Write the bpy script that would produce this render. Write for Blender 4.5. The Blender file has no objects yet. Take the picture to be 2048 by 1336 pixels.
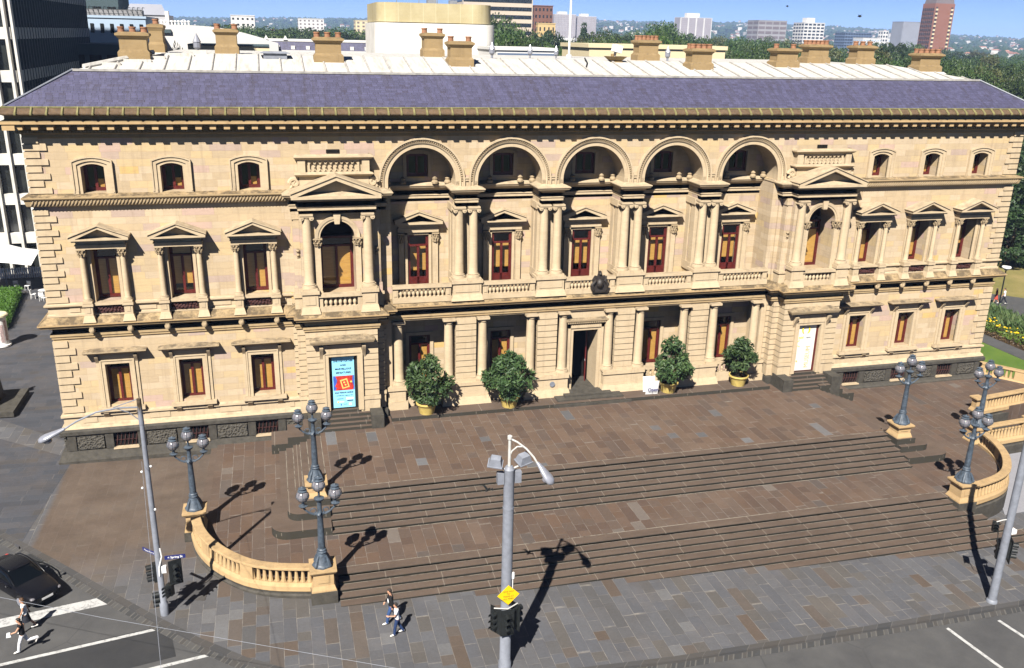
import bpy, bmesh, math, random
import numpy as np
from mathutils import Vector, Matrix
from mathutils.geometry import tessellate_polygon
R = math.radians
SC = 1.15; Z0 = 2.0                      # survey units are turned into metres at the very end
rng = random.Random(7)
scene = bpy.context.scene
col = scene.collection
# ------------------------------------------------------------------ camera
cd = bpy.data.cameras.new('camera'); cam = bpy.data.objects.new('camera', cd); col.objects.link(cam)
yaw, pitch, roll = R(-15.2239), R(18.6), R(1.3054)
fw = Vector((-math.sin(yaw)*math.cos(pitch), math.cos(yaw)*math.cos(pitch), -math.sin(pitch)))
rt = Vector((math.cos(yaw), math.sin(yaw), 0)); up = rt.cross(fw)
r2 = rt*math.cos(roll)+up*math.sin(roll); u2 = up*math.cos(roll)-rt*math.sin(roll)
m3 = Matrix((r2, u2, -fw)).transposed()
cam.matrix_world = Matrix.Translation((-18.1214, -49.1226, 25.3078)) @ m3.to_4x4()
cd.sensor_width = 36; cd.lens = 36*1768.2/2048; cd.clip_end = 30000; cd.clip_start = .5
scene.camera = cam
# ------------------------------------------------------------------ world, sun, exposure
SUNV = Vector((-2.35, -3.65, 4.65)).normalized()
w = bpy.data.worlds.new('World'); scene.world = w; w.use_nodes = True
nt = w.node_tree; bg = nt.nodes['Background']
sky = nt.nodes.new('ShaderNodeTexSky'); sky.sky_type = 'NISHITA'; sky.sun_disc = False
sky.sun_elevation = math.asin(SUNV.z); sky.sun_rotation = math.atan2(SUNV.x, SUNV.y)
sky.air_density = .22; sky.dust_density = 0.0; sky.ozone_density = 4.0; sky.altitude = 50
nt.links.new(sky.outputs[0], bg.inputs[0]); bg.inputs[1].default_value = 0.05
ld = bpy.data.lights.new('sun', 'SUN'); lo = bpy.data.objects.new('sun', ld); col.objects.link(lo)
lo.rotation_euler = (-SUNV).to_track_quat('-Z', 'Y').to_euler(); ld.energy = 5.0; ld.angle = R(.5); ld.color = (1, .945, .87)
scene.view_settings.view_transform = 'Standard'; scene.view_settings.look = 'None'
scene.view_settings.exposure = 1.43; scene.view_settings.gamma = 1
scene.cycles.max_bounces = 5; scene.cycles.diffuse_bounces = 1; scene.cycles.glossy_bounces = 2
scene.cycles.transparent_max_bounces = 8; scene.cycles.volume_bounces = 0
scene.cycles.caustics_reflective = False; scene.cycles.caustics_refractive = False
# ------------------------------------------------------------------ material helpers
class G:
    def __init__(s, name, rough=.85, spec=.3):
        s.m = bpy.data.materials.new(name); s.m.use_nodes = True
        s.t = s.m.node_tree; s.b = s.t.nodes['Principled BSDF']
        s.b.inputs['Roughness'].default_value = rough; s.b.inputs['Specular IOR Level'].default_value = spec
        g = s.n('ShaderNodeNewGeometry'); vm = s.n('ShaderNodeVectorMath'); vm.operation = 'SCALE'
        s.t.links.new(g.outputs['Position'], vm.inputs[0]); vm.inputs['Scale'].default_value = 1/SC
        va = s.n('ShaderNodeVectorMath'); va.operation = 'ADD'; s.t.links.new(vm.outputs[0], va.inputs[0]); va.inputs[1].default_value = (0, 0, Z0)
        s.pos = va.outputs[0]; s.nrm = g.outputs['True Normal']
        sx = s.n('ShaderNodeSeparateXYZ'); s.t.links.new(s.pos, sx.inputs[0]); s.x, s.y, s.z = sx.outputs
    def n(s, ty): return s.t.nodes.new(ty)
    def put(s, sock, v):
        if hasattr(v, 'is_linked') or isinstance(v, bpy.types.NodeSocket): s.t.links.new(v, sock)
        else: sock.default_value = v
    def ma(s, op, a, b=0.0, c=0.0):
        q = s.n('ShaderNodeMath'); q.operation = op
        s.put(q.inputs[0], a); s.put(q.inputs[1], b); s.put(q.inputs[2], c); return q.outputs[0]
    def comb(s, x, y, z=0.0):
        q = s.n('ShaderNodeCombineXYZ'); s.put(q.inputs[0], x); s.put(q.inputs[1], y); s.put(q.inputs[2], z); return q.outputs[0]
    def wn(s, vec):
        q = s.n('ShaderNodeTexWhiteNoise'); q.noise_dimensions = '3D'; s.put(q.inputs['Vector'], vec); return q.outputs['Value']
    def noise(s, scale, detail=4, rough=.6, vec=None, stretch=None):
        v = vec or s.pos
        if stretch:
            q = s.n('ShaderNodeVectorMath'); q.operation = 'MULTIPLY'; s.put(q.inputs[0], v); q.inputs[1].default_value = stretch; v = q.outputs[0]
        q = s.n('ShaderNodeTexNoise'); s.put(q.inputs['Vector'], v); q.inputs['Scale'].default_value = scale
        q.inputs['Detail'].default_value = detail; q.inputs['Roughness'].default_value = rough; return q.outputs['Fac']
    def voro(s, scale, feat='F1', vec=None):
        q = s.n('ShaderNodeTexVoronoi'); q.feature = feat; s.put(q.inputs['Vector'], vec or s.pos); q.inputs['Scale'].default_value = scale; return q.outputs[0]
    def ramp(s, f, stops, interp='LINEAR'):
        q = s.n('ShaderNodeValToRGB'); e = q.color_ramp; e.interpolation = interp
        while len(e.elements) < len(stops): e.elements.new(.5)
        for el, (p, c) in zip(e.elements, stops):
            el.position = p; el.color = (*c, 1) if len(c) == 3 else c
        s.put(q.inputs[0], f); return q.outputs[0]
    def mix(s, f, a, b, mode='MIX'):
        q = s.n('ShaderNodeMix'); q.data_type = 'RGBA'; q.blend_type = mode; s.put(q.inputs['Factor'], f)
        for k, v in ((6, a), (7, b)):
            if isinstance(v, tuple): v = (*v, 1) if len(v) == 3 else v
            s.put(q.inputs[k], v)
        return q.outputs[2]
    def mr(s, v, a, b, c, d):
        q = s.n('ShaderNodeMapRange'); s.put(q.inputs[0], v)
        for i, x in enumerate((a, b, c, d)): q.inputs[i+1].default_value = x
        return q.outputs[0]
    def base(s, v):
        v = tuple(.8*q for q in v)+(1,) if isinstance(v, tuple) else s.mix(1.0, v, (.8, .8, .8), 'MULTIPLY')
        s.put(s.b.inputs['Base Color'], v); return s
    def bump(s, h, strength=.4, dist=.03):
        q = s.n('ShaderNodeBump'); s.put(q.inputs['Height'], h); q.inputs['Strength'].default_value = strength; q.inputs['Distance'].default_value = dist
        if s.b.inputs['Normal'].is_linked: s.t.links.new(s.b.inputs['Normal'].links[0].from_socket, q.inputs['Normal'])
        s.t.links.new(q.outputs[0], s.b.inputs['Normal']); return s
    def blocks(s, u, v, bw, bh, mort, vary=.5):
        row = s.ma('FLOOR', s.ma('DIVIDE', v, bh))
        r1 = s.wn(s.comb(row, 3.7, 1.3)); uu = s.ma('ADD', s.ma('DIVIDE', u, bw), s.ma('MULTIPLY', r1, 7.31))
        # uneven lengths: warp u inside each row
        wv = s.ma('SINE', s.ma('ADD', s.ma('MULTIPLY', uu, 2.1), s.ma('MULTIPLY', r1, 40.0)))
        uu = s.ma('ADD', uu, s.ma('MULTIPLY', wv, .42*vary))
        cl = s.ma('FLOOR', uu); rnd = s.wn(s.comb(cl, row, 5.5)); rnd2 = s.wn(s.comb(cl, row, 9.1))
        fu = s.ma('FRACT', uu); fv = s.ma('FRACT', s.ma('DIVIDE', v, bh))
        du = s.ma('MULTIPLY', s.ma('MINIMUM', fu, s.ma('SUBTRACT', 1.0, fu)), bw)
        dv = s.ma('MULTIPLY', s.ma('MINIMUM', fv, s.ma('SUBTRACT', 1.0, fv)), bh)
        d = s.ma('MINIMUM', du, dv); joint = s.mr(d, mort*.5, mort*1.1, 1.0, 0.0)
        return rnd, rnd2, joint

def plain(name, c, rough=.6, spec=.4, metal=0.0, var=.12, scale=3.0, bump=0.0):
    g = G(name, rough, spec)
    if var:
        f = g.noise(scale, 5); lo_ = tuple(max(0, x*(1-var*2)) for x in c); hi = tuple(min(1, x*(1+var*1.4)) for x in c)
        g.base(g.ramp(f, [(.25, lo_), (.75, hi)]))
        if bump: g.bump(g.noise(scale*9, 4), bump, .02)
    else: g.base(c)
    g.b.inputs['Metallic'].default_value = metal
    return g.m

M = {}
def stone(name, blocks=True, soot=.55, tint=(1, 1, 1)):
    g = G(name, .9, .2)
    if blocks:
        u = g.ma('ADD', g.x, g.y); rnd, rnd2, j = g.blocks(u, g.ma('SUBTRACT', g.z, 5.18), 1.15, .372, .012)
        c = g.ramp(rnd, [(0, (.455, .358, .230)), (.18, (.495, .400, .275)), (.36, (.435, .342, .222)), (.52, (.50, .385, .222)), (.64, (.46, .370, .255)), (.78, (.48, .375, .225)), (.86, (.405, .315, .255)), (.93, (.455, .335, .27)), (.978, (.53, .37, .155))], 'CONSTANT')
    else:
        c = g.ramp(g.noise(.8, 3), [(.25, (.445, .352, .228)), (.55, (.495, .400, .268)), (.8, (.46, .36, .228))])
    # bedding streaks of the sandstone itself
    c = g.mix(.5, c, g.ramp(g.noise(2.2, 6, .7, stretch=(1, 1, 4)), [(.25, (.38, .36, .34)), (.5, (.52, .5, .48)), (.75, (.6, .58, .55))]), 'OVERLAY')
    # soot and lichen lying on upward faces and in patches
    sz = g.n('ShaderNodeSeparateXYZ'); g.t.links.new(g.nrm, sz.inputs[0])
    upf = g.mr(sz.outputs[2], .25, .8, 0, 1)
    soot_f = g.ma('MULTIPLY', g.ma('MULTIPLY', upf, g.mr(g.noise(1.6, 6, .75), .38, .62, .15, 1)), soot)
    c = g.mix(soot_f, c, (.13, .105, .075))
    st = g.mr(g.noise(1.0, 5, .65, stretch=(3.2, 3.2, .35)), .52, .76, 0, .45)
    c = g.mix(st, c, (.24, .18, .12))
    if blocks: c = g.mix(g.ma('MULTIPLY', j, .4), c, (.34, .24, .14))
    if tint != (1, 1, 1): c = g.mix(1.0, c, tint, 'MULTIPLY')
    g.base(c)
    g.bump(g.noise(14, 6, .7), .25, .02)
    if blocks: g.bump(g.ma('SUBTRACT', 1.0, j), .35, .012)
    return g.m
M['wall'] = stone('sandstone_ashlar'); M['stone'] = stone('sandstone_trim', False)
M['stone_old'] = stone('sandstone_weathered', False, 1.0, (.80, .78, .74))
M['chim'] = stone('sandstone_chimney', False, .7, (.58, .52, .40))
M['ochre'] = stone('sandstone_ochre', False, .45, (.90, .79, .62))
M['ledge'] = stone('sandstone_ledge', False, 1.25, (.80, .74, .62)); M['corn'] = stone('sandstone_cornice', False, .9, (.62, .58, .47))
g = G('bluestone_dark', .85, .25); c = g.ramp(g.noise(3, 6, .7), [(.3, (.036, .033, .027)), (.7, (.078, .071, .058))])
g.base(c).bump(g.noise(20, 5), .4, .02); M['blue'] = g.m
g = G('bluestone_vermiculated', .9, .2); v = g.voro(9.0); g.base(g.ramp(v, [(.05, (.015, .014, .011)), (.4, (.085, .078, .064))])).bump(v, 1.0, .08); M['verm'] = g.m

def paving(name, stops, bw, bh, along='y', joint=(.23, .21, .185), jm=.75, mort=.016, stain=.3, apron=False):
    g = G(name, .82, .3)
    u, v = (g.y, g.x) if along == 'y' else (g.x, g.y)
    rnd, rnd2, j = g.blocks(u, v, bw, bh, mort, .9)
    c = g.ramp(rnd, stops, 'CONSTANT')
    if apron:
        wob = g.ma('MULTIPLY', g.ma('SUBTRACT', g.noise(.35, 5, .7), .5), 5.0)
        f1 = g.mr(g.ma('ADD', g.ma('ADD', g.y, g.ma('MULTIPLY', g.x, -.25)), wob), -7.5, -3.0, 0, 1); f2 = g.mr(g.ma('ADD', g.x, g.ma('MULTIPLY', wob, .06)), -30.15, -29.9, 0, 1); f3 = g.mr(g.x, -19.5, -20.5, 0, 1); fa = g.ma('MULTIPLY', f1, g.ma('MULTIPLY', f2, f3))
        c = g.mix(fa, c, g.ramp(g.noise(.45, 6, .7), [(.3, (.074, .053, .039)), (.55, (.098, .073, .055)), (.75, (.082, .066, .054))])); j = g.ma('MULTIPLY', j, g.ma('SUBTRACT', 1.0, g.ma('MULTIPLY', fa, .8)))
    c = g.mix(.30, c, g.ramp(rnd2, [(0, (.39, .39, .39)), (1, (.61, .61, .61))]), 'OVERLAY')
    c = g.mix(.6, c, g.ramp(g.noise(9, 6, .75), [(.25, (.38, .38, .38)), (.75, (.62, .62, .62))]), 'OVERLAY')
    c = g.mix(g.mr(g.noise(.5, 5, .7), .45, .75, 0, stain), c, (.05, .04, .032))
    c = g.mix(g.mr(g.noise(.23, 6, .7), .5, .8, 0, .30), c, (.19, .15, .115))
    jn = g.ma('MULTIPLY', j, g.mr(g.noise(1.3, 4, .7), .40, .66, .05, 1))
    c = g.mix(g.ma('MULTIPLY', jn, jm), c, joint)
    gm = g.ma('MULTIPLY', g.mr(g.voro(3.1), .03, .055, 1, 0), g.mr(g.noise(.9, 3), .5, .6, 0, .75)); c = g.mix(gm, c, (.025, .023, .021))
    sl = g.mr(g.noise(3.0, 7, .8, stretch=(1, 1, 1)), .55, .75, 0, .45); c = g.mix(sl, c, (.055, .046, .038))
    sp = g.mr(g.voro(1.7), .0, .035, 1, 0); c = g.mix(g.ma('MULTIPLY', sp, g.mr(g.noise(.7), .5, .6, 0, .8)), c, (.4, .38, .33))
    g.base(c).bump(g.noise(25, 5), .25, .01); g.bump(g.ma('SUBTRACT', 1.0, j), .5, .012)
    return g.m
BR = (.094, .060, .041); BR2 = (.106, .071, .050); BR3 = (.080, .053, .039); BG = (.086, .085, .088); DG = (.062, .06, .058); GR = (.098, .10, .108); GR2 = (.078, .082, .092)
M['terr'] = paving('terrace_bluestone', [(0, BR), (.2, BR2), (.42, BR3), (.6, (.10, .066, .045)), (.78, BR2), (.9, (.084, .060, .047)), (.965, BG), (.982, (.12, .12, .125))], 1.05, .56)
M['land'] = paving('landing_bluestone', [(0, BR), (.3, (.088, .062, .047)), (.6, BR3), (.85, (.098, .066, .048)), (.96, (.075, .06, .052)), (.985, (.12, .1, .085))], 1.1, .56)
M['street'] = paving('street_bluestone', [(0, (.078, .080, .088)), (.2, (.086, .087, .093)), (.42, (.076, .075, .076)), (.54, (.082, .076, .070)), (.66, (.084, .070, .060)), (.73, (.082, .082, .086)), (.86, (.090, .091, .097)), (.945, (.082, .062, .048)), (.975, (.115, .115, .118))], 1.0, .54, jm=.8, apron=True)
M['side'] = paving('side_bluestone', [(0, (.050, .054, .064)), (.3, (.057, .059, .068)), (.6, (.046, .050, .060)), (.85, (.054, .052, .053)), (.95, (.066, .066, .072))], 1.0, .55, along='x', joint=(.13, .12, .115), jm=.4, stain=.5)
g = G('step_bluestone', .8, .3); rnd, rnd2, j = g.blocks(g.x, g.ma('FLOOR', g.ma('MULTIPLY', g.z, 6.66)), 2.6, 1.0, .03)
j2 = g.mr(g.ma('ABSOLUTE', g.ma('SUBTRACT', g.ma('FRACT', g.ma('ADD', g.ma('DIVIDE', g.x, 2.3), g.wn(g.comb(g.ma('FLOOR', g.ma('ADD', g.ma('MULTIPLY', g.z, 6.667), .35)), 1.0, 2.0)))), .5)), .490, .496, 0, 1)
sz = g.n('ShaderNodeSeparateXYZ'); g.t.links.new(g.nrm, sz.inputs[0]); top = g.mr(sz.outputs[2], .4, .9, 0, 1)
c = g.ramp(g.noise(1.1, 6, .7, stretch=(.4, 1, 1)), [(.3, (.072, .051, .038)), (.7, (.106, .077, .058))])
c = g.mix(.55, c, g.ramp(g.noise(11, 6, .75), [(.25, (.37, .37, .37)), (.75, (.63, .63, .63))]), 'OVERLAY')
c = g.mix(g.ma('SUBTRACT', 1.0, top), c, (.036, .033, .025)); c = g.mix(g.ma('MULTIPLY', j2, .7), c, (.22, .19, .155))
g.base(c).bump(g.noise(25, 5), .3, .012); M['step'] = g.m
g = G('asphalt', .75, .35); c = g.ramp(g.noise(.6, 6, .7), [(.3, (.050, .050, .051)), (.7, (.082, .081, .079))])
c = g.mix(.5, c, g.ramp(g.noise(40, 3), [(.3, (.4, .4, .4)), (.7, (.6, .6, .6))]), 'OVERLAY')
ck = g.ma('MULTIPLY', g.mr(g.voro(.22, 'DISTANCE_TO_EDGE'), 0, .008, .45, 0), g.mr(g.noise(.15), .45, .6, 0, 1)); c = g.mix(ck, c, (.02, .02, .02)); g.base(c).bump(g.noise(60, 3), .3, .01); M['asph'] = g.m
g = G('asphalt_dark', .8, .3); g.base(g.ramp(g.noise(.8, 6, .7), [(.3, (.022, .023, .025)), (.7, (.037, .037, .038))])).bump(g.noise(60, 3), .3, .01); M['asphd'] = g.m
g = G('road_paint', .6, .3); g.base(g.mix(g.mr(g.noise(6, 6, .75), .48, .68, 0, .8), (.44, .44, .43), (.07, .07, .07))); M['paint'] = g.m
g = G('kerb_bluestone', .85, .3); rnd, r2_, j = g.blocks(g.ma('SUBTRACT', g.x, g.y), g.ma('ADD', g.ma('MULTIPLY', g.z, 0.0), 4.5), .9, 9.0, .02)
g.base(g.mix(g.ma('MULTIPLY', j, .6), g.ramp(rnd, [(0, (.045, .045, .046)), (.5, (.065, .062, .06)), (1, (.055, .05, .045))]), (.13, .125, .115))).bump(g.noise(20, 5), .3, .02); M['kerb'] = g.m
g = G('gutter_pitchers', .85, .3); rnd, r2_, j = g.blocks(g.ma('ADD', g.x, g.ma('MULTIPLY', g.y, -.6)), g.ma('ADD', g.ma('MULTIPLY', g.y, 0.0), 4.5), .28, 9.0, .035)
g.base(g.mix(g.ma('MULTIPLY', j, .8), g.ramp(rnd, [(0, (.045, .045, .045)), (.4, (.07, .068, .065)), (.8, (.058, .054, .05))], 'CONSTANT'), (.115, .11, .10))).bump(g.ma('SUBTRACT', 1.0, j), .6, .02); M['gutter'] = g.m
# roofs
g = G('slate', .55, .5); rnd, rnd2, j = g.blocks(g.ma('ADD', g.x, 0.0), g.ma('MULTIPLY', g.y, 1.13), .30, .19, .014, .0)
c = g.ramp(rnd, [(0, (.060, .058, .108)), (.25, (.067, .065, .122)), (.5, (.055, .053, .098)), (.75, (.073, .071, .132)), (.93, (.052, .047, .082))], 'CONSTANT')
c = g.mix(g.mr(g.noise(1.1, 5, .7, stretch=(2.6, .25, .25)), .48, .70, 0, .6), c, (.040, .033, .040)); c = g.mix(g.mr(g.noise(1.0, 6, .7, stretch=(2.2, .2, .2)), .52, .75, 0, .4), c, (.105, .105, .18))
c = g.mix(g.ma('MULTIPLY', j, .6), c, (.028, .026, .04)); g.base(c).bump(g.ma('SUBTRACT', 1.0, j), .5, .015); M['slate'] = g.m
g = G('white_metal_roof', .55, .4)
c = g.ramp(g.noise(1.4, 6, .7, stretch=(3, .35, .35)), [(.3, (.36, .34, .30)), (.52, (.50, .485, .45)), (.8, (.56, .545, .51))])
c = g.mix(g.mr(g.noise(.8, 6, .75, stretch=(2, .5, .5)), .60, .74, 0, .7), c, (.36, .28, .18)); g.base(c); M['deck'] = g.m
g = G('copper_green', .7, .3); g.base(g.ramp(g.noise(3, 5), [(.35, (.075, .072, .03)), (.65, (.17, .155, .06))])); M['copper'] = g.m
g = G('gutter_tile', .85, .2); g.base(g.ramp(g.noise(4, 5), [(.3, (.075, .05, .03)), (.7, (.13, .088, .052))])); M['gtile'] = g.m
M['terracotta'] = plain('terracotta', (.30, .15, .085), .8, .2, var=.18, scale=6)
# joinery
M['red'] = plain('oxblood_timber', (.095, .013, .011), .4, .4, var=.2, scale=5)
g = G('timber_blind', .6, .3); fz = g.ma('FRACT', g.ma('MULTIPLY', g.z, 11.0)); c = g.ramp(g.noise(2.5, 4, stretch=(1, 1, 6)), [(.3, (.54, .28, .065)), (.7, (.68, .39, .10))])
c = g.mix(g.mr(fz, 0, .16, .8, 0), c, (.22, .11, .03)); g.base(c).bump(fz, .4, .02); M['blind'] = g.m
g = G('window_glass', .04, .5); gl = g.n('ShaderNodeBsdfGlossy'); gl.inputs['Roughness'].default_value = .03; tr = g.n('ShaderNodeBsdfTransparent'); tr.inputs[0].default_value = (.88, .89, .87, 1)
fr = g.n('ShaderNodeFresnel'); fr.inputs[0].default_value = 1.5; mx = g.n('ShaderNodeMixShader'); mx.inputs[0].default_value = .07; g.put(mx.inputs[1], tr.outputs[0]); g.put(mx.inputs[2], gl.outputs[0])
g.t.links.new(mx.outputs[0], g.t.nodes['Material Output'].inputs[0]); M['glass'] = g.m
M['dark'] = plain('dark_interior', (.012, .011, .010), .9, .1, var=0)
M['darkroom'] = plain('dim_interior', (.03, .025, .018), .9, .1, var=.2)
M['iron'] = plain('cast_iron_grille', (.065, .022, .018), .6, .4, var=.3, scale=9)
M['crest'] = plain('bronze_crest', (.028, .022, .018), .55, .5, var=.3, scale=9, bump=.5)
M['lampiron'] = plain('lamp_blue_iron', (.060, .080, .105), .5, .4, var=.3, scale=7, bump=.25)
g = G('globe_glass', .12, .6); g.base(g.ramp(g.noise(4, 4), [(.3, (.16, .15, .165)), (.7, (.27, .26, .28))])); g.b.inputs['Transmission Weight'].default_value = .25; g.b.inputs['Coat Weight'].default_value = .5; M['globe'] = g.m
M['galv'] = plain('galvanised_grey', (.20, .215, .25), .55, .4, var=.12, scale=4, bump=.15)
M['galvl'] = plain('pale_steel', (.50, .49, .46), .5, .5, var=.12, scale=5)
M['alum'] = plain('cast_aluminium', (.24, .25, .29), .3, .6, metal=.1, var=.1, scale=5)
M['black'] = plain('black_plastic', (.012, .014, .014), .5, .4, var=.2)
M['lens'] = plain('dark_lens', (.02, .012, .012), .2, .5, var=0)
M['yellow'] = plain('yellow_sheet', (.80, .50, .005), .45, .4, var=.04)
M['signblue'] = plain('sign_blue', (.015, .022, .13), .4, .4, var=.05)
M['white'] = plain('white_paint', (.78, .78, .76), .5, .4, var=.06)
M['tub'] = plain('yellow_glazed_tub', (.58, .44, .13), .55, .4, var=.12, scale=4)
M['soil'] = plain('potting_soil', (.05, .035, .02), .95, .1, var=.4, scale=12)
M['bark'] = plain('bark', (.10, .075, .05), .95, .1, var=.35, scale=6, bump=.6)
def leafmat(name, a, b, c_, trans=.25):
    g = G(name, .55, .35); oi = g.n('ShaderNodeObjectInfo')
    f = g.ma('ADD', g.ma('MULTIPLY', g.noise(.55, 3), .6), g.ma('MULTIPLY', g.wn(g.comb(g.ma('FLOOR', g.ma('MULTIPLY', g.x, 5)), g.ma('FLOOR', g.ma('MULTIPLY', g.y, 5)), g.ma('FLOOR', g.ma('MULTIPLY', g.z, 5)))), .4))
    c = g.ramp(f, [(.25, a), (.5, b), (.78, c_)])
    hs = g.n('ShaderNodeHueSaturation'); g.put(hs.inputs['Color'], c); g.put(hs.inputs['Value'], g.mr(oi.outputs['Random'], 0, 1, .75, 1.25)); g.put(hs.inputs['Hue'], g.mr(oi.outputs['Random'], 0, 1, .485, .515))
    c = hs.outputs[0]; g.base(c)
    td = g.n('ShaderNodeBsdfTranslucent'); g.put(td.inputs[0], c); mx = g.n('ShaderNodeMixShader'); mx.inputs[0].default_value = trans
    g.put(mx.inputs[1], g.b.outputs[0]); g.put(mx.inputs[2], td.outputs[0]); g.t.links.new(mx.outputs[0], g.t.nodes['Material Output'].inputs[0]); return g.m
M['leaf'] = leafmat('park_leaves', (.028, .056, .013), (.050, .090, .018), (.085, .13, .028))
M['leafd'] = leafmat('dark_leaves', (.018, .038, .013), (.032, .062, .018), (.055, .088, .025))
M['leafo'] = leafmat('olive_leaves', (.05, .065, .02), (.09, .10, .03), (.12, .13, .045))
M['leafs'] = leafmat('shrub_leaves', (.034, .075, .028), (.062, .122, .040), (.115, .180, .062))
M['hedge'] = leafmat('hedge_leaves', (.04, .11, .014), (.07, .17, .02), (.10, .23, .03))
g = G('lawn', .9, .15); g.base(g.ramp(g.noise(.35, 6, .7), [(.3, (.060, .115, .018)), (.55, (.095, .15, .026)), (.75, (.16, .17, .05))])).bump(g.noise(30, 4), .6, .05); M['lawn'] = g.m
g = G('drylawn', .9, .15); g.base(g.ramp(g.noise(.25, 6, .7), [(.3, (.12, .12, .035)), (.55, (.2, .17, .06)), (.75, (.27, .21, .09))])).bump(g.noise(30, 4), .6, .05); M['drylawn'] = g.m
# ------------------------------------------------------------------ mesh helpers
class MB:
    def __init__(s): s.v = []; s.f = []
    def add(s, vs, fs):
        o = len(s.v); s.v += [tuple(p) for p in vs]; s.f += [tuple(i+o for i in f) for f in fs]; return s
    def box(s, x0, x1, y0, y1, z0, z1):
        if x0 > x1: x0, x1 = x1, x0
        if y0 > y1: y0, y1 = y1, y0
        if z0 > z1: z0, z1 = z1, z0
        return s.add([(x0, y0, z0), (x1, y0, z0), (x1, y1, z0), (x0, y1, z0), (x0, y0, z1), (x1, y0, z1), (x1, y1, z1), (x0, y1, z1)],
                     [(0, 3, 2, 1), (4, 5, 6, 7), (0, 1, 5, 4), (1, 2, 6, 5), (2, 3, 7, 6), (3, 0, 4, 7)])
    def taper(s, x0, x1, y0, y1, z0, z1, e):      # box whose top is inset by e (negative e: flares)
        return s.add([(x0, y0, z0), (x1, y0, z0), (x1, y1, z0), (x0, y1, z0), (x0+e, y0+e, z1), (x1-e, y0+e, z1), (x1-e, y1-e, z1), (x0+e, y1-e, z1)],
                     [(0, 3, 2, 1), (4, 5, 6, 7), (0, 1, 5, 4), (1, 2, 6, 5), (2, 3, 7, 6), (3, 0, 4, 7)])
    def lathe(s, cx, cy, prof, n=16, axis='z'):
        vs = []; fs = []
        for (r, z) in prof:
            for k in range(n):
                a = 2*math.pi*k/n
                p = (r*math.cos(a), r*math.sin(a), z)
                if axis == 'y': p = (p[0], z, p[1])
                if axis == 'x': p = (z, p[0], p[1])
                vs.append(p)
        if axis == 'z': vs = [(x+cx, y+cy, z) for x, y, z in vs]
        m = len(prof)
        for i in range(m-1):
            for k in range(n):
                q = (i*n+k, i*n+(k+1) % n, (i+1)*n+(k+1) % n, (i+1)*n+k)
                fs.append(q if axis != 'y' else q[::-1])
        fs.append(tuple(range(n-1, -1, -1)) if axis != 'y' else tuple(range(n))); fs.append(tuple(range((m-1)*n, m*n)) if axis != 'y' else tuple(range(m*n-1, (m-1)*n-1, -1)))
        return s.add(vs, fs)
    def tube(s, pts, r, n=8):
        pts = [Vector(p) for p in pts]; rs = r if isinstance(r, (list, tuple)) else [r]*len(pts); vs = []; fs = []
        up_ = None
        for i, p in enumerate(pts):
            d = (pts[min(i+1, len(pts)-1)]-pts[max(i-1, 0)]).normalized()
            if up_ is None: up_ = Vector((0, 0, 1)) if abs(d.z) < .9 else Vector((1, 0, 0))
            a = d.cross(up_).normalized(); b = a.cross(d).normalized(); up_ = b
            for k in range(n):
                t = 2*math.pi*k/n; vs.append(p+(a*math.cos(t)+b*math.sin(t))*rs[i])
        for i in range(len(pts)-1):
            for k in range(n): fs.append((i*n+k, i*n+(k+1) % n, (i+1)*n+(k+1) % n, (i+1)*n+k))
        fs.append(tuple(range(n-1, -1, -1))); fs.append(tuple(range((len(pts)-1)*n, len(pts)*n)))
        return s.add(vs, fs)
    def ball(s, c, r, n=12, m=8, sz=1.0):
        prof = [(max(1e-4, r*math.sin(math.pi*i/m)), c[2]-r*sz*math.cos(math.pi*i/m)) for i in range(m+1)]
        return s.lathe(c[0], c[1], prof, n)
    def prism(s, poly, y0, y1):                   # poly of (x, z), extruded along y (front y0)
        n = len(poly); vs = [(x, y0, z) for x, z in poly]+[(x, y1, z) for x, z in poly]
        ar = sum(poly[i][0]*poly[(i+1) % n][1]-poly[(i+1) % n][0]*poly[i][1] for i in range(n))
        idx = list(range(n)) if ar > 0 else list(range(n-1, -1, -1))
        fs = [tuple(idx), tuple(i+n for i in idx[::-1])]
        for k in range(n): a, b = idx[k], idx[(k+1) % n]; fs.append((a, a+n, b+n, b)[::1])
        return s.add(vs, fs)
    def slab(s, poly, z0, z1):                    # poly of (x, y) extruded along z; z1 may be a function of (x, y)
        n = len(poly); f1 = z1 if callable(z1) else (lambda x, y: z1); f0 = z0 if callable(z0) else (lambda x, y: z0)
        ar = sum(poly[i][0]*poly[(i+1) % n][1]-poly[(i+1) % n][0]*poly[i][1] for i in range(n))
        if ar < 0: poly = poly[::-1]
        vs = [(x, y, f1(x, y)) for x, y in poly]+[(x, y, f0(x, y)) for x, y in poly]
        tr = tessellate_polygon([[Vector((x, y, 0)) for x, y in poly]]); fs = []
        for t in tr:
            a, b, c = [Vector(poly[i]) for i in t]
            if (b-a).x*(c-a).y-(b-a).y*(c-a).x < 0: t = t[::-1]
            fs.append(tuple(t))
        for k in range(n): b = (k+1) % n; fs.append((k, k+n, b+n, b))
        return s.add(vs, fs)
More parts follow.
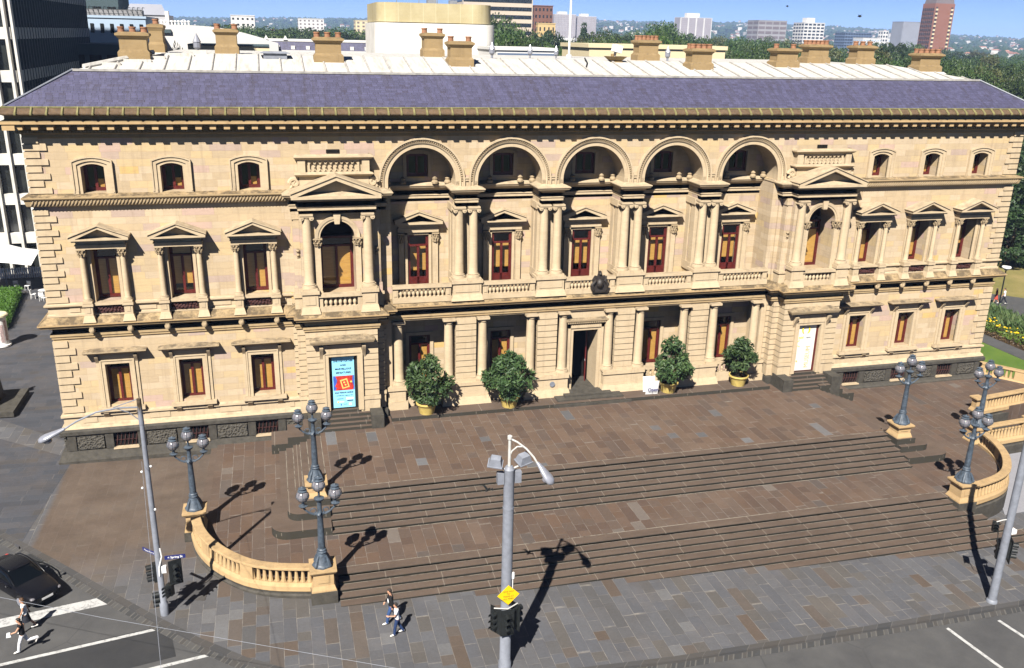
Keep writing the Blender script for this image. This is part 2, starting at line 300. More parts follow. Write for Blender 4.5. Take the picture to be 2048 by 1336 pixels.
    def plate(s, outer, holes, y, depth, yo=None):   # wall in the plane y with holes (lists of (x, z)); reveals of the holes
        loops = [outer]+holes; pts = [p for l in loops for p in l]
        tr = tessellate_polygon([[Vector((x, z, 0)) for x, z in l] for l in loops]); fs = []
        for t in tr:
            a, b, c = [Vector(pts[i]) for i in t]
            if (b-a).x*(c-a).y-(b-a).y*(c-a).x < 0: t = t[::-1]
            fs.append(tuple(t))
        s.add([(x, y, z) for x, z in pts], fs)
        for h in holes:
            n = len(h); ar = sum(h[i][0]*h[(i+1) % n][1]-h[(i+1) % n][0]*h[i][1] for i in range(n)); hh = h if ar > 0 else h[::-1]
            s.add([(x, y, z) for x, z in hh]+[(x, y+depth, z) for x, z in hh], [(k, (k+1) % n, (k+1) % n+n, k+n) for k in range(n)])
        return s
    def sweep(s, path, prof, closed=False, caps=True):   # path of (x, y) with the outside on its right; prof of (out, z)
        P = [Vector(p) for p in path]; n = len(P); off = []
        for i in range(n):
            ds = []
            if i > 0 or closed: ds.append((P[i]-P[i-1]).normalized())
            if i < n-1 or closed: ds.append((P[(i+1) % n]-P[i]).normalized())
            ns = [Vector((d.y, -d.x)) for d in ds]
            if len(ns) == 1: off.append(ns[0])
            else:
                den = 1+ns[0].dot(ns[1]); off.append((ns[0]+ns[1])/max(den, .15))
        m = len(prof); vs = []; fs = []
        for p, o in zip(P, off):
            for (a, z) in prof: vs.append((p.x+o.x*a, p.y+o.y*a, z))
        for i in range(n if closed else n-1):
            j = (i+1) % n
            for k in range(m-1): fs.append((i*m+k, j*m+k, j*m+k+1, i*m+k+1))
        if caps and not closed: fs.append(tuple(range(m))[::-1]); fs.append(tuple((n-1)*m+k for k in range(m)))
        return s.add(vs, fs)
    def rot(s, ang, c=(0, 0, 0), axis='Z'):
        mt = Matrix.Translation(c) @ Matrix.Rotation(ang, 4, axis) @ Matrix.Translation([-q for q in c]); s.v = [tuple(mt @ Vector(p)) for p in s.v]; return s
    def move(s, dx, dy, dz): s.v = [(x+dx, y+dy, z+dz) for x, y, z in s.v]; return s
    def flipx(s): s.v = [(-x, y, z) for x, y, z in s.v]; s.f = [f[::-1] for f in s.f]; return s
    def pieces(s, tol=.012):
        """separate pieces: faces joined by shared points, then pieces whose boxes touch"""
        n = len(s.v); par = list(range(n))
        def fd(i):
            while par[i] != i: par[i] = par[par[i]]; i = par[i]
            return i
        for f in s.f:
            a = fd(f[0])
            for q in f[1:]: par[fd(q)] = a
        grp = {}
        for i in range(n): grp.setdefault(fd(i), []).append(i)
        ks = list(grp); bb = [(np.min([s.v[i] for i in grp[k]], 0)-tol, np.max([s.v[i] for i in grp[k]], 0)+tol) for k in ks]; p2 = list(range(len(ks)))
        def f2(i):
            while p2[i] != i: p2[i] = p2[p2[i]]; i = p2[i]
            return i
        for i in range(len(ks)):
            for j in range(i):
                if (bb[i][0] <= bb[j][1]).all() and (bb[j][0] <= bb[i][1]).all(): p2[f2(i)] = f2(j)
        own = {}
        for i, k in enumerate(ks):
            for v in grp[k]: own[v] = f2(i)
        res = {}
        for f in s.f: res.setdefault(own[f[0]], []).append(f)
        out = []
        for fs in res.values():
            m = MB(); mp = {}
            for f in fs:
                for q in f:
                    if q not in mp: mp[q] = len(m.v); m.v.append(s.v[q])
                m.f.append(tuple(mp[q] for q in f))
            out.append(m)
        return out
    def builds(s, name, m, parent=None, smooth=0, loc=(0, 0, 0), tol=.012): return [p.build(name, m, parent, smooth, loc) for p in s.pieces(tol)]
    def build(s, name, m, parent=None, smooth=0, loc=(0, 0, 0)):
        me = bpy.data.meshes.new(name); me.from_pydata(s.v, [], s.f); me.materials.append(m if not isinstance(m, str) else M[m])
        if smooth:
            me.polygons.foreach_set('use_smooth', [True]*len(me.polygons)); me.set_sharp_from_angle(angle=R(smooth))
        o = bpy.data.objects.new(name, me); col.objects.link(o); o.location = loc
        if parent is not None: o.parent = parent
        return o
def tag(o, label, cat, group=None):
    o['label'] = label; o['category'] = cat
    if group: o['group'] = group
    return o
def struct(o): o['kind'] = 'structure'; return o
def stuff(o, label=None): o['kind'] = 'stuff'; return o
def thing(name, label, cat, loc=(0, 0, 0), rz=0, group=None):
    o = bpy.data.objects.new(name, None); col.objects.link(o); o.location = loc; o.rotation_euler = (0, 0, rz); o.empty_display_size = .3
    return tag(o, label, cat, group)
def dup(o, loc=None, rz=None, label=None, parent='keep', scale=None):
    c = o.copy(); col.objects.link(c)
    if loc is not None: c.location = loc
    if rz is not None: c.rotation_euler = (0, 0, rz)
    if scale is not None: c.scale = scale
    if label: c['label'] = label
    if parent != 'keep': c.parent = parent
    for ch in list(o.children): dup(ch, parent=c)
    return c
def zs(x): return 1.77-.0215*max(-70, min(30, x))
# ================================================================== the sandstone building
B = thing('sandstone_building', 'long three-storey sandstone building with arched central loggia and hipped slate roof', 'building', (0, 0, 0))
WX = (27.03, 23.25, 19.41); AX = [-10.174, -5.087, 0, 5.087, 10.174]; PX = [-7.63, -2.543, 2.543, 7.63]; EX = 15.0
def rect(x0, x1, z0, z1): return [(x0, z0), (x1, z0), (x1, z1), (x0, z1)]
def arched(xc, hw, z0, z1, n=28): return [(xc-hw, z0), (xc+hw, z0)]+[(xc+hw*math.cos(math.pi*k/n), z1+hw*math.sin(math.pi*k/n)) for k in range(0, n+1)]
def segm(xc, hw, z0, z1, rise, n=10):
    return [(xc-hw, z0), (xc+hw, z0)]+[(xc+hw*(1-2*k/n), z1+rise*(1-(1-2*k/n)**2)) for k in range(n+1)]
# ---- walls
for sgn in (-1, 1):
    mb = MB(); x0, x1 = sorted((sgn*30, sgn*12.4)); hs = [rect(sgn*15-.98, sgn*15+.98, 11.45, 15.7)]
    for wx in WX:
        c = sgn*wx; hs += [rect(c-.62, c+.62, 5.55, 7.96), rect(c-.62, c+.62, 11.45, 14.4), segm(c, .55, 17.25, 18.58, .15)]
    mb.plate(rect(x0, x1, 4.2, 21.3), hs, 0, .98); mb.build('front_wall', 'wall', B)
mb = MB(); outer = [(-12.4, 17.15)]
for a in AX: outer += [(a-1.93, 17.15)]+[(a-1.93*math.cos(math.pi*k/36), 17.5+1.93*math.sin(math.pi*k/36)) for k in range(37)]+[(a+1.93, 17.15)]
outer += [(12.4, 17.15), (12.4, 21.3), (-12.4, 21.3)]
mb.plate(outer, [], 0, 0); mb.build('arcade_wall', 'wall', B)
for sgn in (-1, 1):
    mb = MB(); x = sgn*30; mb.add([(x, 0, 2), (x, 24, 2), (x, 24, 21.3), (x, 0, 21.3)], [(0, 1, 2, 3)[::-sgn]]); mb.build('end_wall', 'wall', B)
MB().add([(30, 24, 2), (-30, 24, 2), (-30, 24, 21.3), (30, 24, 21.3)], [(0, 1, 2, 3)]).build('back_wall', 'wall', B)
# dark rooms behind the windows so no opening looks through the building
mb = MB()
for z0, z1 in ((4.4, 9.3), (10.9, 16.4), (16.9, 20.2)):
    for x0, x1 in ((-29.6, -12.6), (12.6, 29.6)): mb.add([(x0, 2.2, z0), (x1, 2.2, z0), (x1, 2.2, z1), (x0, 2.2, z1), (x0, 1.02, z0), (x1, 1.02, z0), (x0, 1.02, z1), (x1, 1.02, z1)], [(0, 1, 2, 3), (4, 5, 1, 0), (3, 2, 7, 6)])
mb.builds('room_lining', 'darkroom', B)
# ---- loggia back walls, piers and barrel vaults
LB = 1.65
mb = MB(); hs = []
for a in AX: hs += [rect(a-.63, a+.63, 10.95, 14.15), segm(a, .62, 17.55, 18.75, .15)]
mb.plate(rect(-12.4, 12.4, 10.5, 20.2), hs, LB, .5)
hs = [rect(a-.65, a+.65, 5.0, 7.95) for a in AX if a]+[rect(-.83, .83, 4.05, 8.15)]
mb.plate(rect(-12.4, 12.4, 3.9, 9.6), hs, 1.6, .5)
mb.build('loggia_wall', 'wall', B)
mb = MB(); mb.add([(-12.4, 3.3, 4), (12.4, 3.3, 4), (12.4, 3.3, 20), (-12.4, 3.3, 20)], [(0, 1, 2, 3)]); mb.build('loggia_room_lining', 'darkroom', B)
mb = MB()
for a in AX:
    n = 24; vs = []
    for yy in (0, LB): vs += [(a-1.93, yy, 17.15)]+[(a-1.93*math.cos(math.pi*k/n), yy, 17.5+1.93*math.sin(math.pi*k/n)) for k in range(n+1)]+[(a+1.93, yy, 17.15)]
    k = n+3; mb.add(vs, [(i, i+1, i+1+k, i+k) for i in range(k-1)])
mb.build('barrel_vaults', 'stone', B, 40)
mb = MB()
for p in PX: mb.box(p-.66, p+.66, .42, LB, 10.6, 17.2); 
for sgn in (-1, 1): mb.box(sgn*12.45, sgn*11.95, -.0, LB, 10.5, 17.2)
mb.box(-12.4, 12.4, -.05, LB, 10.05, 10.62)
mb.builds('loggia_pier', 'wall', B)
# ---- plinth
def wingpath(sgn, xe=17.4):
    return [(-30, 14), (-30, 0), (-xe, 0)] if sgn < 0 else [(xe, 0), (30, 0), (30, 14)]
for sgn in (-1, 1):
    p = wingpath(sgn, 16.9)
    MB().sweep(p, [(.55, 1.2), (.55, 2.55+.25*(sgn > 0)), (.47, 2.72+.15*(sgn > 0)), (.40, 2.9), (.34, 3.05), (.12, 3.05)]).build('plinth_step', 'blue', B)
    MB().sweep(p, [(.12, 3.95), (.30, 3.95), (.36, 4.02), (.36, 4.22), (.26, 4.33), (0, 4.36)]).build('plinth_cap', 'blue', B)
    mb = MB(); mb.sweep(p, [(.12, 2.9), (.12, 4.0)], caps=False)
    xs = sorted([sgn*v for v in WX]); edges = [-30.3*1 if sgn < 0 else 16.9]
    vm = MB(); pl = MB()
    segs = []; cur = -30.0 if sgn < 0 else 17.3
    for c in xs: segs.append((cur, c-.62)); cur = c+.62
    segs.append((cur, -17.3 if sgn < 0 else 30.0))
    for (a, b) in segs:
        pl.box(a, b, -.24, -.1, 3.05, 3.95)
        for q in (a+.01, b-.43): pl.box(q, q+.42, -.31, -.2, 3.08, 3.93); 
        if b-a > 1.3: vm.box(a+.5, b-.5, -.33, -.2, 3.14, 3.88)
    mb.build('plinth_wall', 'blue', B); pl.builds('plinth_pier', 'blue', B); vm.builds('plinth_panel', 'verm', B)
    if sgn < 0: MB().box(-30.3, -30.1, .3, 9, 3.1, 3.9).builds('plinth_panel', 'verm', B)
    MB().sweep(p, [(.26, 4.33), (.22, 4.45), (.08, 4.56), (.08, 4.98), (.19, 5.02), (.19, 5.13), (.0, 5.2)]).build('base_course', 'stone', B)
def grille():
    o = MB().box(-.6, .6, -.13, -.11, 3.1, 3.94).build('basement_window', 'dark', B)
    g_ = MB()
    for k in range(6): g_.tube([(-.55+.2*k, -.14, 3.08), (-.45+.2*k, -.2, 3.5), (-.40+.2*k, -.14, 3.92)], .022, 5)
    g_.box(-.6, .6, -.17, -.15, 3.45, 3.49); g_.build('iron_bars', 'iron', o)
    MB().box(-.66, .66, -.42, -.1, 3.02, 3.1).build('sill', 'stone', o)
    return o
gr0 = grille(); gp = [s*v for s in (-1, 1) for v in WX]; gr0.location.x = gp[0]
for x in gp[1:]: dup(gr0, (x, 0, 0))
# ---- windows of the wings
def joinery(par, hw, z0, z1, y, mid=True, transom=.16, blind='blind', arch=0):
    f = MB(); t = .115; h = z1-z0
    f.box(-hw, -hw+t, y, y+.1, z0, z1); f.box(hw-t, hw, y, y+.1, z0, z1); f.box(-hw+t, hw-t, y, y+.1, z0, z0+t*1.6); f.box(-hw+t, hw-t, y, y+.1, z1-t, z1+arch)
    if transom: f.box(-hw+t, hw-t, y-.04, y+.1, z1-h*transom-.05, z1-h*transom+.05)
    if mid: f.box(-.068, .068, y-.01, y+.1, z0+t*1.6, z1-(h*transom+.05 if transom else t))
    for s in (-1, 1): f.box(s*(hw-t), s*(hw-t-.05), y+.02, y+.1, z0+.1, z1-t)
    f.build('frame', 'red', par)
    MB().add([(-hw+t, y+.06, z0), (hw-t, y+.06, z0), (hw-t, y+.06, z1+arch), (-hw+t, y+.06, z1+arch)], [(0, 1, 2, 3)]).build('pane', 'glass', par)
    if blind: MB().box(-hw+t, hw-t, y+.13, y+.15, z0+.05, z1-(h*transom if transom else 0)-.02).build('blind', blind, par)
def console(mb, x, w, y1, z0, z1, d):
    n = 10; pr = []
    for k in range(n+1):
        t = k/n; pr.append((y1-d*(.45+.55*math.cos(t*math.pi))*(1-.25*math.sin(t*math.pi)), z1+(z0-z1)*t))
    poly = [(y1, z1)]+pr+[(y1, z0)]; vs = [(x-w/2, a, b) for a, b in poly]+[(x+w/2, a, b) for a, b in poly]; m = len(poly)
    mb.add(vs, [tuple(range(m)), tuple(range(2*m-1, m-1, -1))]+[(k+m, (k+1) % m+m, (k+1) % m, k) for k in range(m)])
def ground_window():
    mb = MB()
    for s in (-1, 1): mb.box(s*.62, s*.80, -.10, .1, 5.45, 7.96+.18); mb.box(s*.80, s*.88, -.14, .05, 5.45, 8.22); mb.box(s*.9, s*1.06, -.07, .05, 5.45, 8.3)
    mb.box(-.62, .62, -.10, .1, 7.96, 8.14); mb.box(-.8, .8, -.14, .05, 8.14, 8.22)
    mb.box(-1.0, 1.0, -.08, .05, 8.22, 8.48)
    w_ = mb.build('window', 'stone', B)
    h = MB(); h.sweep([(-1.1, .02), (-1.1, -.02), (1.1, -.02), (1.1, .02)], [(0, 8.46), (.08, 8.5), (.14, 8.6), (.42, 8.655), (.45, 8.69), (.50, 8.74), (.50, 8.79), (0, 8.87)]); h.build('hood', 'stone_old', w_)
    c = MB(); [console(c, s*.98, .17, -.0, 7.75, 8.48, .34) for s in (-1, 1)]; c.builds('console', 'stone', w_, 40)
    s_ = MB(); s_.box(-1.2, 1.2, -.34, .1, 5.26, 5.44); s_.box(-1.1, 1.1, -.26, .0, 5.17, 5.26); [console(s_, s*.83, .26, -.06, 4.72, 5.17, .26) for s in (-1, 1)]; s_.build('sill', 'stone', w_)
    joinery(w_, .62, 5.5, 7.94, .44)
    return w_
def corinthian(mb, x, y, z0, r, h):
    mb.lathe(x, y, [(r*.92, z0), (r*1.1, z0+.03), (r*.95, z0+.05), (r*1.0, z0+h*.4), (r*1.25, z0+h*.8), (r*1.6, z0+h*.95)], 12)
    for k in range(8):
        a = k*math.pi/4; rr = r*1.12
        for (zz, q) in ((z0+h*.1, 0), (z0+h*.42, .39)):
            px, py = x+rr*math.cos(a+q), y+rr*math.sin(a+q)
            mb.tube([(px, py, zz), (px+.5*r*math.cos(a+q), py+.5*r*math.sin(a+q), zz+h*.42), (px+.75*r*math.cos(a+q), py+.75*r*math.sin(a+q), zz+h*.30)], [r*.34, r*.3, r*.12], 5)
    mb.box(x-r*1.55, x+r*1.55, y-r*1.55, y+r*1.55, z0+h*.92, z0+h*1.06)
def shaft(mb, x, y, z0, z1, r, n=20, base=True, flute=False):
    pr = []
    if base: pr += [(r*1.5, z0), (r*1.5, z0+r*.25), (r*1.42, z0+r*.3), (r*1.42, z0+r*.5), (r*1.12, z0+r*.62), (r*1.22, z0+r*.75), (r*1.02, z0+r*.95)]
    b = z0+(r if base else 0)
    for k in range(7): t = k/6; pr.append((r*(1-.16*t**1.8), b+(z1-b)*t))
    mb.lathe(x, y, pr, n)
    if base: mb.box(x-r*1.52, x+r*1.52, y-r*1.52, y+r*1.52, z0-.1, z0+.01)
def pediment(mb, hw, z0, zc, za, y0, y1, t=.14):
    # horizontal cornice, raking cornices and recessed tympanum between y0 (front) and y1 (wall)
    mb.box(-hw, hw, y0, y1, z0, zc); mb.box(-hw+.1, hw-.1, y0+.12, y1, z0-.09, z0)
    mb.prism([(-hw+.25, zc), (hw-.25, zc), (0, za-t*1.3)], y0+.5, y1)
    L = math.hypot(hw, za-zc)
    for s in (-1, 1):
        p = [(s*hw, zc), (s*hw, zc+t*.75), (0, za+t*.55), (0, za-t*.75), (s*(hw-.3), zc)]
        mb.prism(p, y0, y1)
        p2 = [(s*(hw+.06), zc+t*.76), (s*(hw+.04), zc+t*1.1), (0, za+t*.95), (0, za+t*.56)]; mb.prism(p2, y0-.06, y1)
def main_window():
    mb = MB()
    for s in (-1, 1): mb.box(s*.62, s*.78, -.05, .1, 11.45, 14.35); mb.box(s*.86, s*1.14, -.1, .05, 11.5, 14.45)
    mb.box(-.78, .78, -.05, .1, 14.35, 14.5)
    w_ = mb.build('window', 'stone', B)
    pd = MB(); pd.box(-1.2, 1.2, -.47, 0, 14.42, 14.62); pd.box(-1.24, 1.24, -.52, 0, 14.62, 14.66); pd.box(-1.15, 1.15, -.42, 0, 14.66, 14.94)
    pediment(pd, 1.42, 14.94, 15.02, 15.62, -.84, 0, .12); pd.build('pediment', 'stone', w_)
    for s in (-1, 1):
        c = MB(); shaft(c, s*.98, -.27, 11.62, 14.02, .155, 16); cc = c.build('column', 'stone', w_, 40, )
        c = MB(); corinthian(c, s*.98, -.27, 14.0, .14, .4); c.build('capital', 'stone_old', w_, 40)
        pe = MB(); pe.box(s*.98-.27, s*.98+.27, -.55, -.05, 11.36, 11.5); pe.box(s*.98-.21, s*.98+.21, -.48, -.05, 10.86, 11.36); pe.taper(s*.98-.33, s*.98+.33, -.6, -.0, 10.5, 10.86, .1); pe.box(s*.98-.1, s*.98+.1, -.5, -.4, 11.0, 11.28); pe.build('pedestal', 'stone', w_)
        bs = MB(); bs.lathe(s*.95, -.36, [(.03, 9.84), (.13, 9.88), (.17, 9.98), (.15, 10.1), (.08, 10.17)], 10); bs.box(s*.95-.1, s*.95+.1, -.5, -.1, 10.02, 10.2); bs.build('boss', 'stone_old', w_, 40)
    ap = MB(); ap.box(-.7, .7, -.16, 0, 10.9, 11.32)
    for k in range(30):
        x = -.62+1.24*((k*.37) % 1); z = 10.98+.28*((k*.61) % 1); ap.ball((x, -.17, z), .07, 6, 4)
    ap.build('carved_panel', 'iron', w_, 40)
    MB().box(-.78, .78, -.34, .2, 11.36, 11.48).build('sill', 'stone', w_)
    joinery(w_, .62, 11.48, 14.36, .82, transom=.24)
    return w_
def upper_window():
    mb = MB()
    def ring(h0, h1, y0, yb, z0, s0, r0, s1, r1):
        a = segm(0, h0, z0, s0, r0); b = segm(0, h1, z0, s1, r1); a = a[1:]+[a[0]]; b = b[1:]+[b[0]]; n = len(a)
        mb.add([(x, y0, z) for x, z in a]+[(x, y0, z) for x, z in b]+[(x, yb, z) for x, z in b]+[(x, yb, z) for x, z in a],
               [q for i in range(n-1) for q in ((i+n, i+n+1, i+1, i)[::-1], (i+2*n, i+1+2*n, i+1+n, i+n)[::-1], (i, i+1, i+1+3*n, i+3*n)[::-1])])
    ring(.55, .72, -.06, .1, 17.2, 18.58, .15, 18.7, .18); ring(.72, .9, -.12, .05, 17.22, 18.7, .18, 18.84, .2); ring(.9, .97, -.17, .05, 17.3, 18.84, .2, 18.9, .21)
    for s in (-1, 1): mb.box(s*.74, s*.99, -.14, 0, 17.22, 17.4)
    w_ = mb.build('window', 'stone', B)
    joinery(w_, .55, 17.25, 18.62, .7, transom=0, blind=None, arch=.1)
    MB().box(.06, .36, .82, .84, 17.3, 17.85).build('blind', 'blind', w_)
    return w_
for mk in (ground_window, main_window, upper_window):
    o = mk(); o.location.x = gp[0]
    for i_, x in enumerate(gp[1:]):
        q_ = dup(o, (x, 0, 0))
        if mk is main_window:
            for ch in q_.children:
                if ch.name.startswith('blind'): ch.location.z = (.5, .0, .9, .25, .0)[i_]
# ---- quoins
for sgn in (-1, 1):
    mb = MB(); big = True
    for z0, z1, n in ((5.22, 9.42, 10), (11.48, 16.5, 14), (17.24, 20.1, 8)):
        for k in range(n):
            h = (z1-z0)/n; L = 1.0 if big else .66; D = .66 if big else 1.0; big = not big
            a, b = sorted((sgn*30.07, sgn*(30-L))); mb.taper(a, b, -.075, D, z0+h*k+.035, z0+h*(k+1)-.035, 0)
    mb.builds('quoins', 'stone', B, tol=.06)
# ---- string courses and cornices
GFC = [(0, 9.46), (.07, 9.52), (.07, 9.62), (.12, 9.66), (.12, 9.8), (.0, 9.84), (.0, 10.04), (.1, 10.08), (.14, 10.2), (.46, 10.22), (.46, 10.28), (.56, 10.36), (.56, 10.43), (.12, 10.74), (0, 10.76)]
aed = lambda s: [(s*17.42, 0), (s*17.42, -.6), (s*17.0, -.6), (s*17.0, -1.25), (s*12.95, -1.25), (s*12.95, -.6), (s*12.4, -.6), (s*12.4, 0)]
AL = aed(-1); AR = [(-x, y) for x, y in AL][::-1]
MB().sweep([(-30, 14), (-30, 0)]+AL+AR+[(30, 0), (30, 14)], GFC).build('storey_cornice', 'ledge', B)
MB().sweep([(-30, 14), (-30, 0)]+AL+AR+[(30, 0), (30, 14)], [(.5, 10.365), (.565, 10.367), (.568, 10.436), (.5, 10.44)]).build('cornice_lip', 'ochre', B)
for sgn in (-1, 1):
    MB().sweep(wingpath(sgn, 17.42), [(0, 10.74), (.12, 10.76), (.12, 10.86), (.05, 10.9), (.05, 11.24), (.14, 11.28), (.2, 11.34), (.2, 11.42), (0, 11.48)]).build('pedestal_course', 'stone', B)
    mb = MB(); xs = sorted([sgn*v for v in WX])
    cur = -29.0 if sgn < 0 else 17.9
    for c in xs+[None]:
        e = c-1.45 if c else (-17.9 if sgn < 0 else 29.0); mb.box(cur, e, -.085, 0, 10.98, 11.2); mb.box(cur-.1, e+.1, -.11, 0, 4.62, 4.93); cur = (c or 0)+1.45
    mb.builds('raised_panel', 'stone', B)
    MB().sweep(wingpath(sgn, 17.42), [(0, 16.6), (.22, 16.63), (.25, 16.66), (.27, 16.72), (.33, 16.98), (.40, 17.02), (.42, 17.06), (.42, 17.12), (0, 17.24)]).build('string_course', 'ledge', B)
    mb = MB(); x = -30.05 if sgn < 0 else 17.5
    for k in range(74):
        xx = x+.17*k; mb.tube([(xx, -.27, 16.70), (xx+.1, -.32, 16.83), (xx+.15, -.33, 16.96)], .032, 5)
    mb.build('guilloche_band', 'stone_old', B)
ENT = [(0, 16.12), (.0, 16.28), (.05, 16.3), (.05, 16.44), (.1, 16.48), (.0, 16.52), (.0, 16.76), (.08, 16.8), (.14, 16.88), (.32, 16.95), (.34, 17.0), (.39, 17.06), (.39, 17.11), (0, 17.26)]
pe_ = [(-17.42, 0), (-17.42, -.6), (-17.0, -.6), (-17.0, -1.3), (-12.95, -1.3), (-12.95, -.6), (-12.3, -.6), (-12.3, LB)]
for p in PX: pe_ += [(p-.62, LB), (p-.62, -.12), (p+.62, -.12), (p+.62, LB)]
pe_ += [(12.3, LB), (12.3, -.6), (12.95, -.6), (12.95, -1.3), (17.0, -1.3), (17.0, -.6), (17.42, -.6), (17.42, 0)]
MB().sweep(pe_, ENT).build('loggia_entablature', 'stone', B)
mb = MB()
for p in PX: mb.box(p-.62, p+.62, -.12, LB, 16.12, 17.27)
for s in (-1, 1): mb.box(s*12.95, s*17.0, -1.3, 0, 16.12, 17.26); mb.box(s*12.3, s*17.42, -.6, 0, 16.12, 17.25)
mb.builds('entablature_core', 'stone', B)
CP = [(-30, 24), (-30, 0), (30, 0), (30, 24)]
MB().sweep(CP, [(0, 20.0), (.05, 20.04), (.05, 20.2), (.12, 20.26), (.12, 20.42), (.2, 20.46), (.2, 20.68), (.70, 20.70), (.70, 20.74), (.78, 20.76), (.78, 20.90), (.62, 20.93), (.56, 21.0), (.56, 21.14), (.66, 21.2), (.92, 21.215), (.95, 21.22)]).build('main_cornice', 'corn', B)
MB().sweep(CP, [(.75, 20.755), (.785, 20.757), (.787, 20.872), (.75, 20.874)]).build('bright_fillet', 'ochre', B)
MB().sweep(CP, [(.95, 21.22), (.96, 21.28), (.66, 21.52), (.62, 21.52)]).build('gutter_tiles', 'gtile', B)
MB().sweep(CP, [(.66, 21.50), (.68, 21.55), (.60, 21.60), (.56, 21.58), (.50, 21.48)]).build('gutter_rim', 'copper', B)
ribs = MB(); mods = MB(); dent = MB(); n = 88
for k in range(n):
    x = -30.3+60.6*(k+.5)/n
    ribs.tube([(x, -1.0, 21.29), (x, -.66, 21.56)], [.062, .055], 6); ribs.ball((x, -1.0, 21.265), .08, 6, 4)
    mods.box(x-.15, x+.15, -.66, -.1, 20.48, 20.70); mods.box(x-.17, x+.17, -.69, -.1, 20.64, 20.70)
    for q in (-.26, -.09, .09, .26): dent.box(x+q-.055, x+q+.055, -.19, 0, 20.27, 20.40)
for k in range(34):
    y = -.7+.689*k
    for s in (-1, 1): ribs.tube([(s*31.0, y, 21.29), (s*30.66, y, 21.56)], [.062, .055], 6); mods.box(s*30.1, s*30.66, y-.15, y+.15, 20.48, 20.7)
M['rib'] = plain('lichened_copper', (.19, .172, .07), .7, .3, var=.2); ribs.build('gutter_ribs', 'rib', B, 40); mods.build('modillions', 'ochre', B); dent.build('dentils', 'corn', B)
# ---- great arches
def archivolt():
    mb = MB(); n = 40; prof = [(1.90, .0), (1.90, -.10), (2.12, -.10), (2.12, -.15), (2.2, -.19), (2.2, -.12), (2.34, -.12), (2.34, -.22), (2.43, -.22), (2.43, 0)]
    vs = []; m = len(prof)
    for k in range(n+1):
        a = math.pi*k/n
        for r, y in prof: vs.append((-r*math.cos(a), y, 17.5+r*math.sin(a)))
    for r, y in prof: vs.append((r, y, 17.15))
    for r, y in prof: vs.append((-r, y, 17.15))
    fs = [(k*m+i, (k+1)*m+i, (k+1)*m+i+1, k*m+i+1) for k in range(n+1) for i in range(m-1)]+[((n+2)*m+i, i, i+1, (n+2)*m+i+1) for i in range(m-1)]
    mb.add(vs, fs)
    o = mb.build('arch', 'stone', B, 30)
    bd = MB()
    for k in range(58):
        a = math.pi*(k+.5)/58; bd.ball((-2.27*math.cos(a), -.13, 17.5+2.27*math.sin(a)), .055, 6, 4)
    bd.build('bead_moulding', 'stone_old', o, 60)
    return o
a0 = archivolt(); a0.location.x = AX[0]
for a in AX[1:]: dup(a0, (a, 0, 0))
mb = MB()
for p in PX:
    mb.box(p-.64, p+.64, -.03, LB, 17.2, 17.5); mb.box(p-.62, p+.62, -.1, .3, 17.28, 17.5); mb.box(p-.2, p+.2, -.16, .3, 17.52, 17.66); mb.box(p-.24, p+.24, -.2, .3, 17.66, 17.72)
for s in (-1, 1): mb.box(s*12.1, s*12.5, -.05, LB, 17.2, 17.5)
mb.builds('arch_impost', 'stone', B)
mb = MB()
for a in AX:
    for dx in (-1.75, -.9, .95, 1.7): mb.lathe(a+dx, LB-.5+.08*abs(dx), [(.18, 17.2), (.2, 17.3), (.12, 17.42), (.16, 17.5), (.05, 17.6)], 8)
mb.builds('carved_boss', 'stone_old', B, 40)
# ---- loggia windows and doors
def loggia_upper():
    mb = MB(); mb.box(-.82, -.62, LB-.06, LB+.1, 17.5, 18.85); mb.box(.62, .82, LB-.06, LB+.1, 17.5, 18.85); mb.prism(segm(0, .82, 18.75, 18.9, .18)[2:]+[(-.62, 18.85), (.62, 18.85)][::1], LB-.06, LB+.05)
    o = mb.build('window', 'stone', B); joinery(o, .62, 17.55, 18.8, LB+.14, transom=0, blind=None, arch=.08); return o
def loggia_door():
    mb = MB(); y = LB
    for s in (-1, 1):
        mb.box(s*.63, s*.78, y-.08, y+.1, 10.95, 14.3); mb.box(s*.86, s*1.16, y-.16, y+.02, 10.95, 13.72); mb.box(s*.82, s*1.2, y-.2, y+.02, 10.8, 11.08)
    mb.box(-.78, .78, y-.08, y+.1, 14.15, 14.32)
    o = mb.build('balcony_door', 'stone', B)
    pd = MB(); pd.box(-1.2, 1.2, -.2, 0, 14.32, 14.56); pd.box(-1.16, 1.16, -.17, 0, 14.56, 14.78); pediment(pd, 1.4, 14.84, 14.95, 15.5, -.5, 0); pd.move(0, y, 0); pd.build('pediment', 'stone', o)
    for s in (-1, 1):
        c = MB(); corinthian(c, s*1.01, y-.1, 13.7, .13, .56); c.build('bracket', 'stone_old', o, 40)
    joinery(o, .63, 10.95, 14.15, y+.03, transom=.2, blind=None)
    MB().box(-.55, .55, y+.02, y+.07, 11.05, 11.6).build('door_panel', 'red', o); MB().box(-.55, .55, y+.40, y+.42, 11.9, 13.4).build('blind', 'blind', o)
    return o
for mk in (loggia_upper, loggia_door):
    o = mk(); o.location.x = AX[0]
    for a in AX[1:]: dup(o, (a, 0, 0))
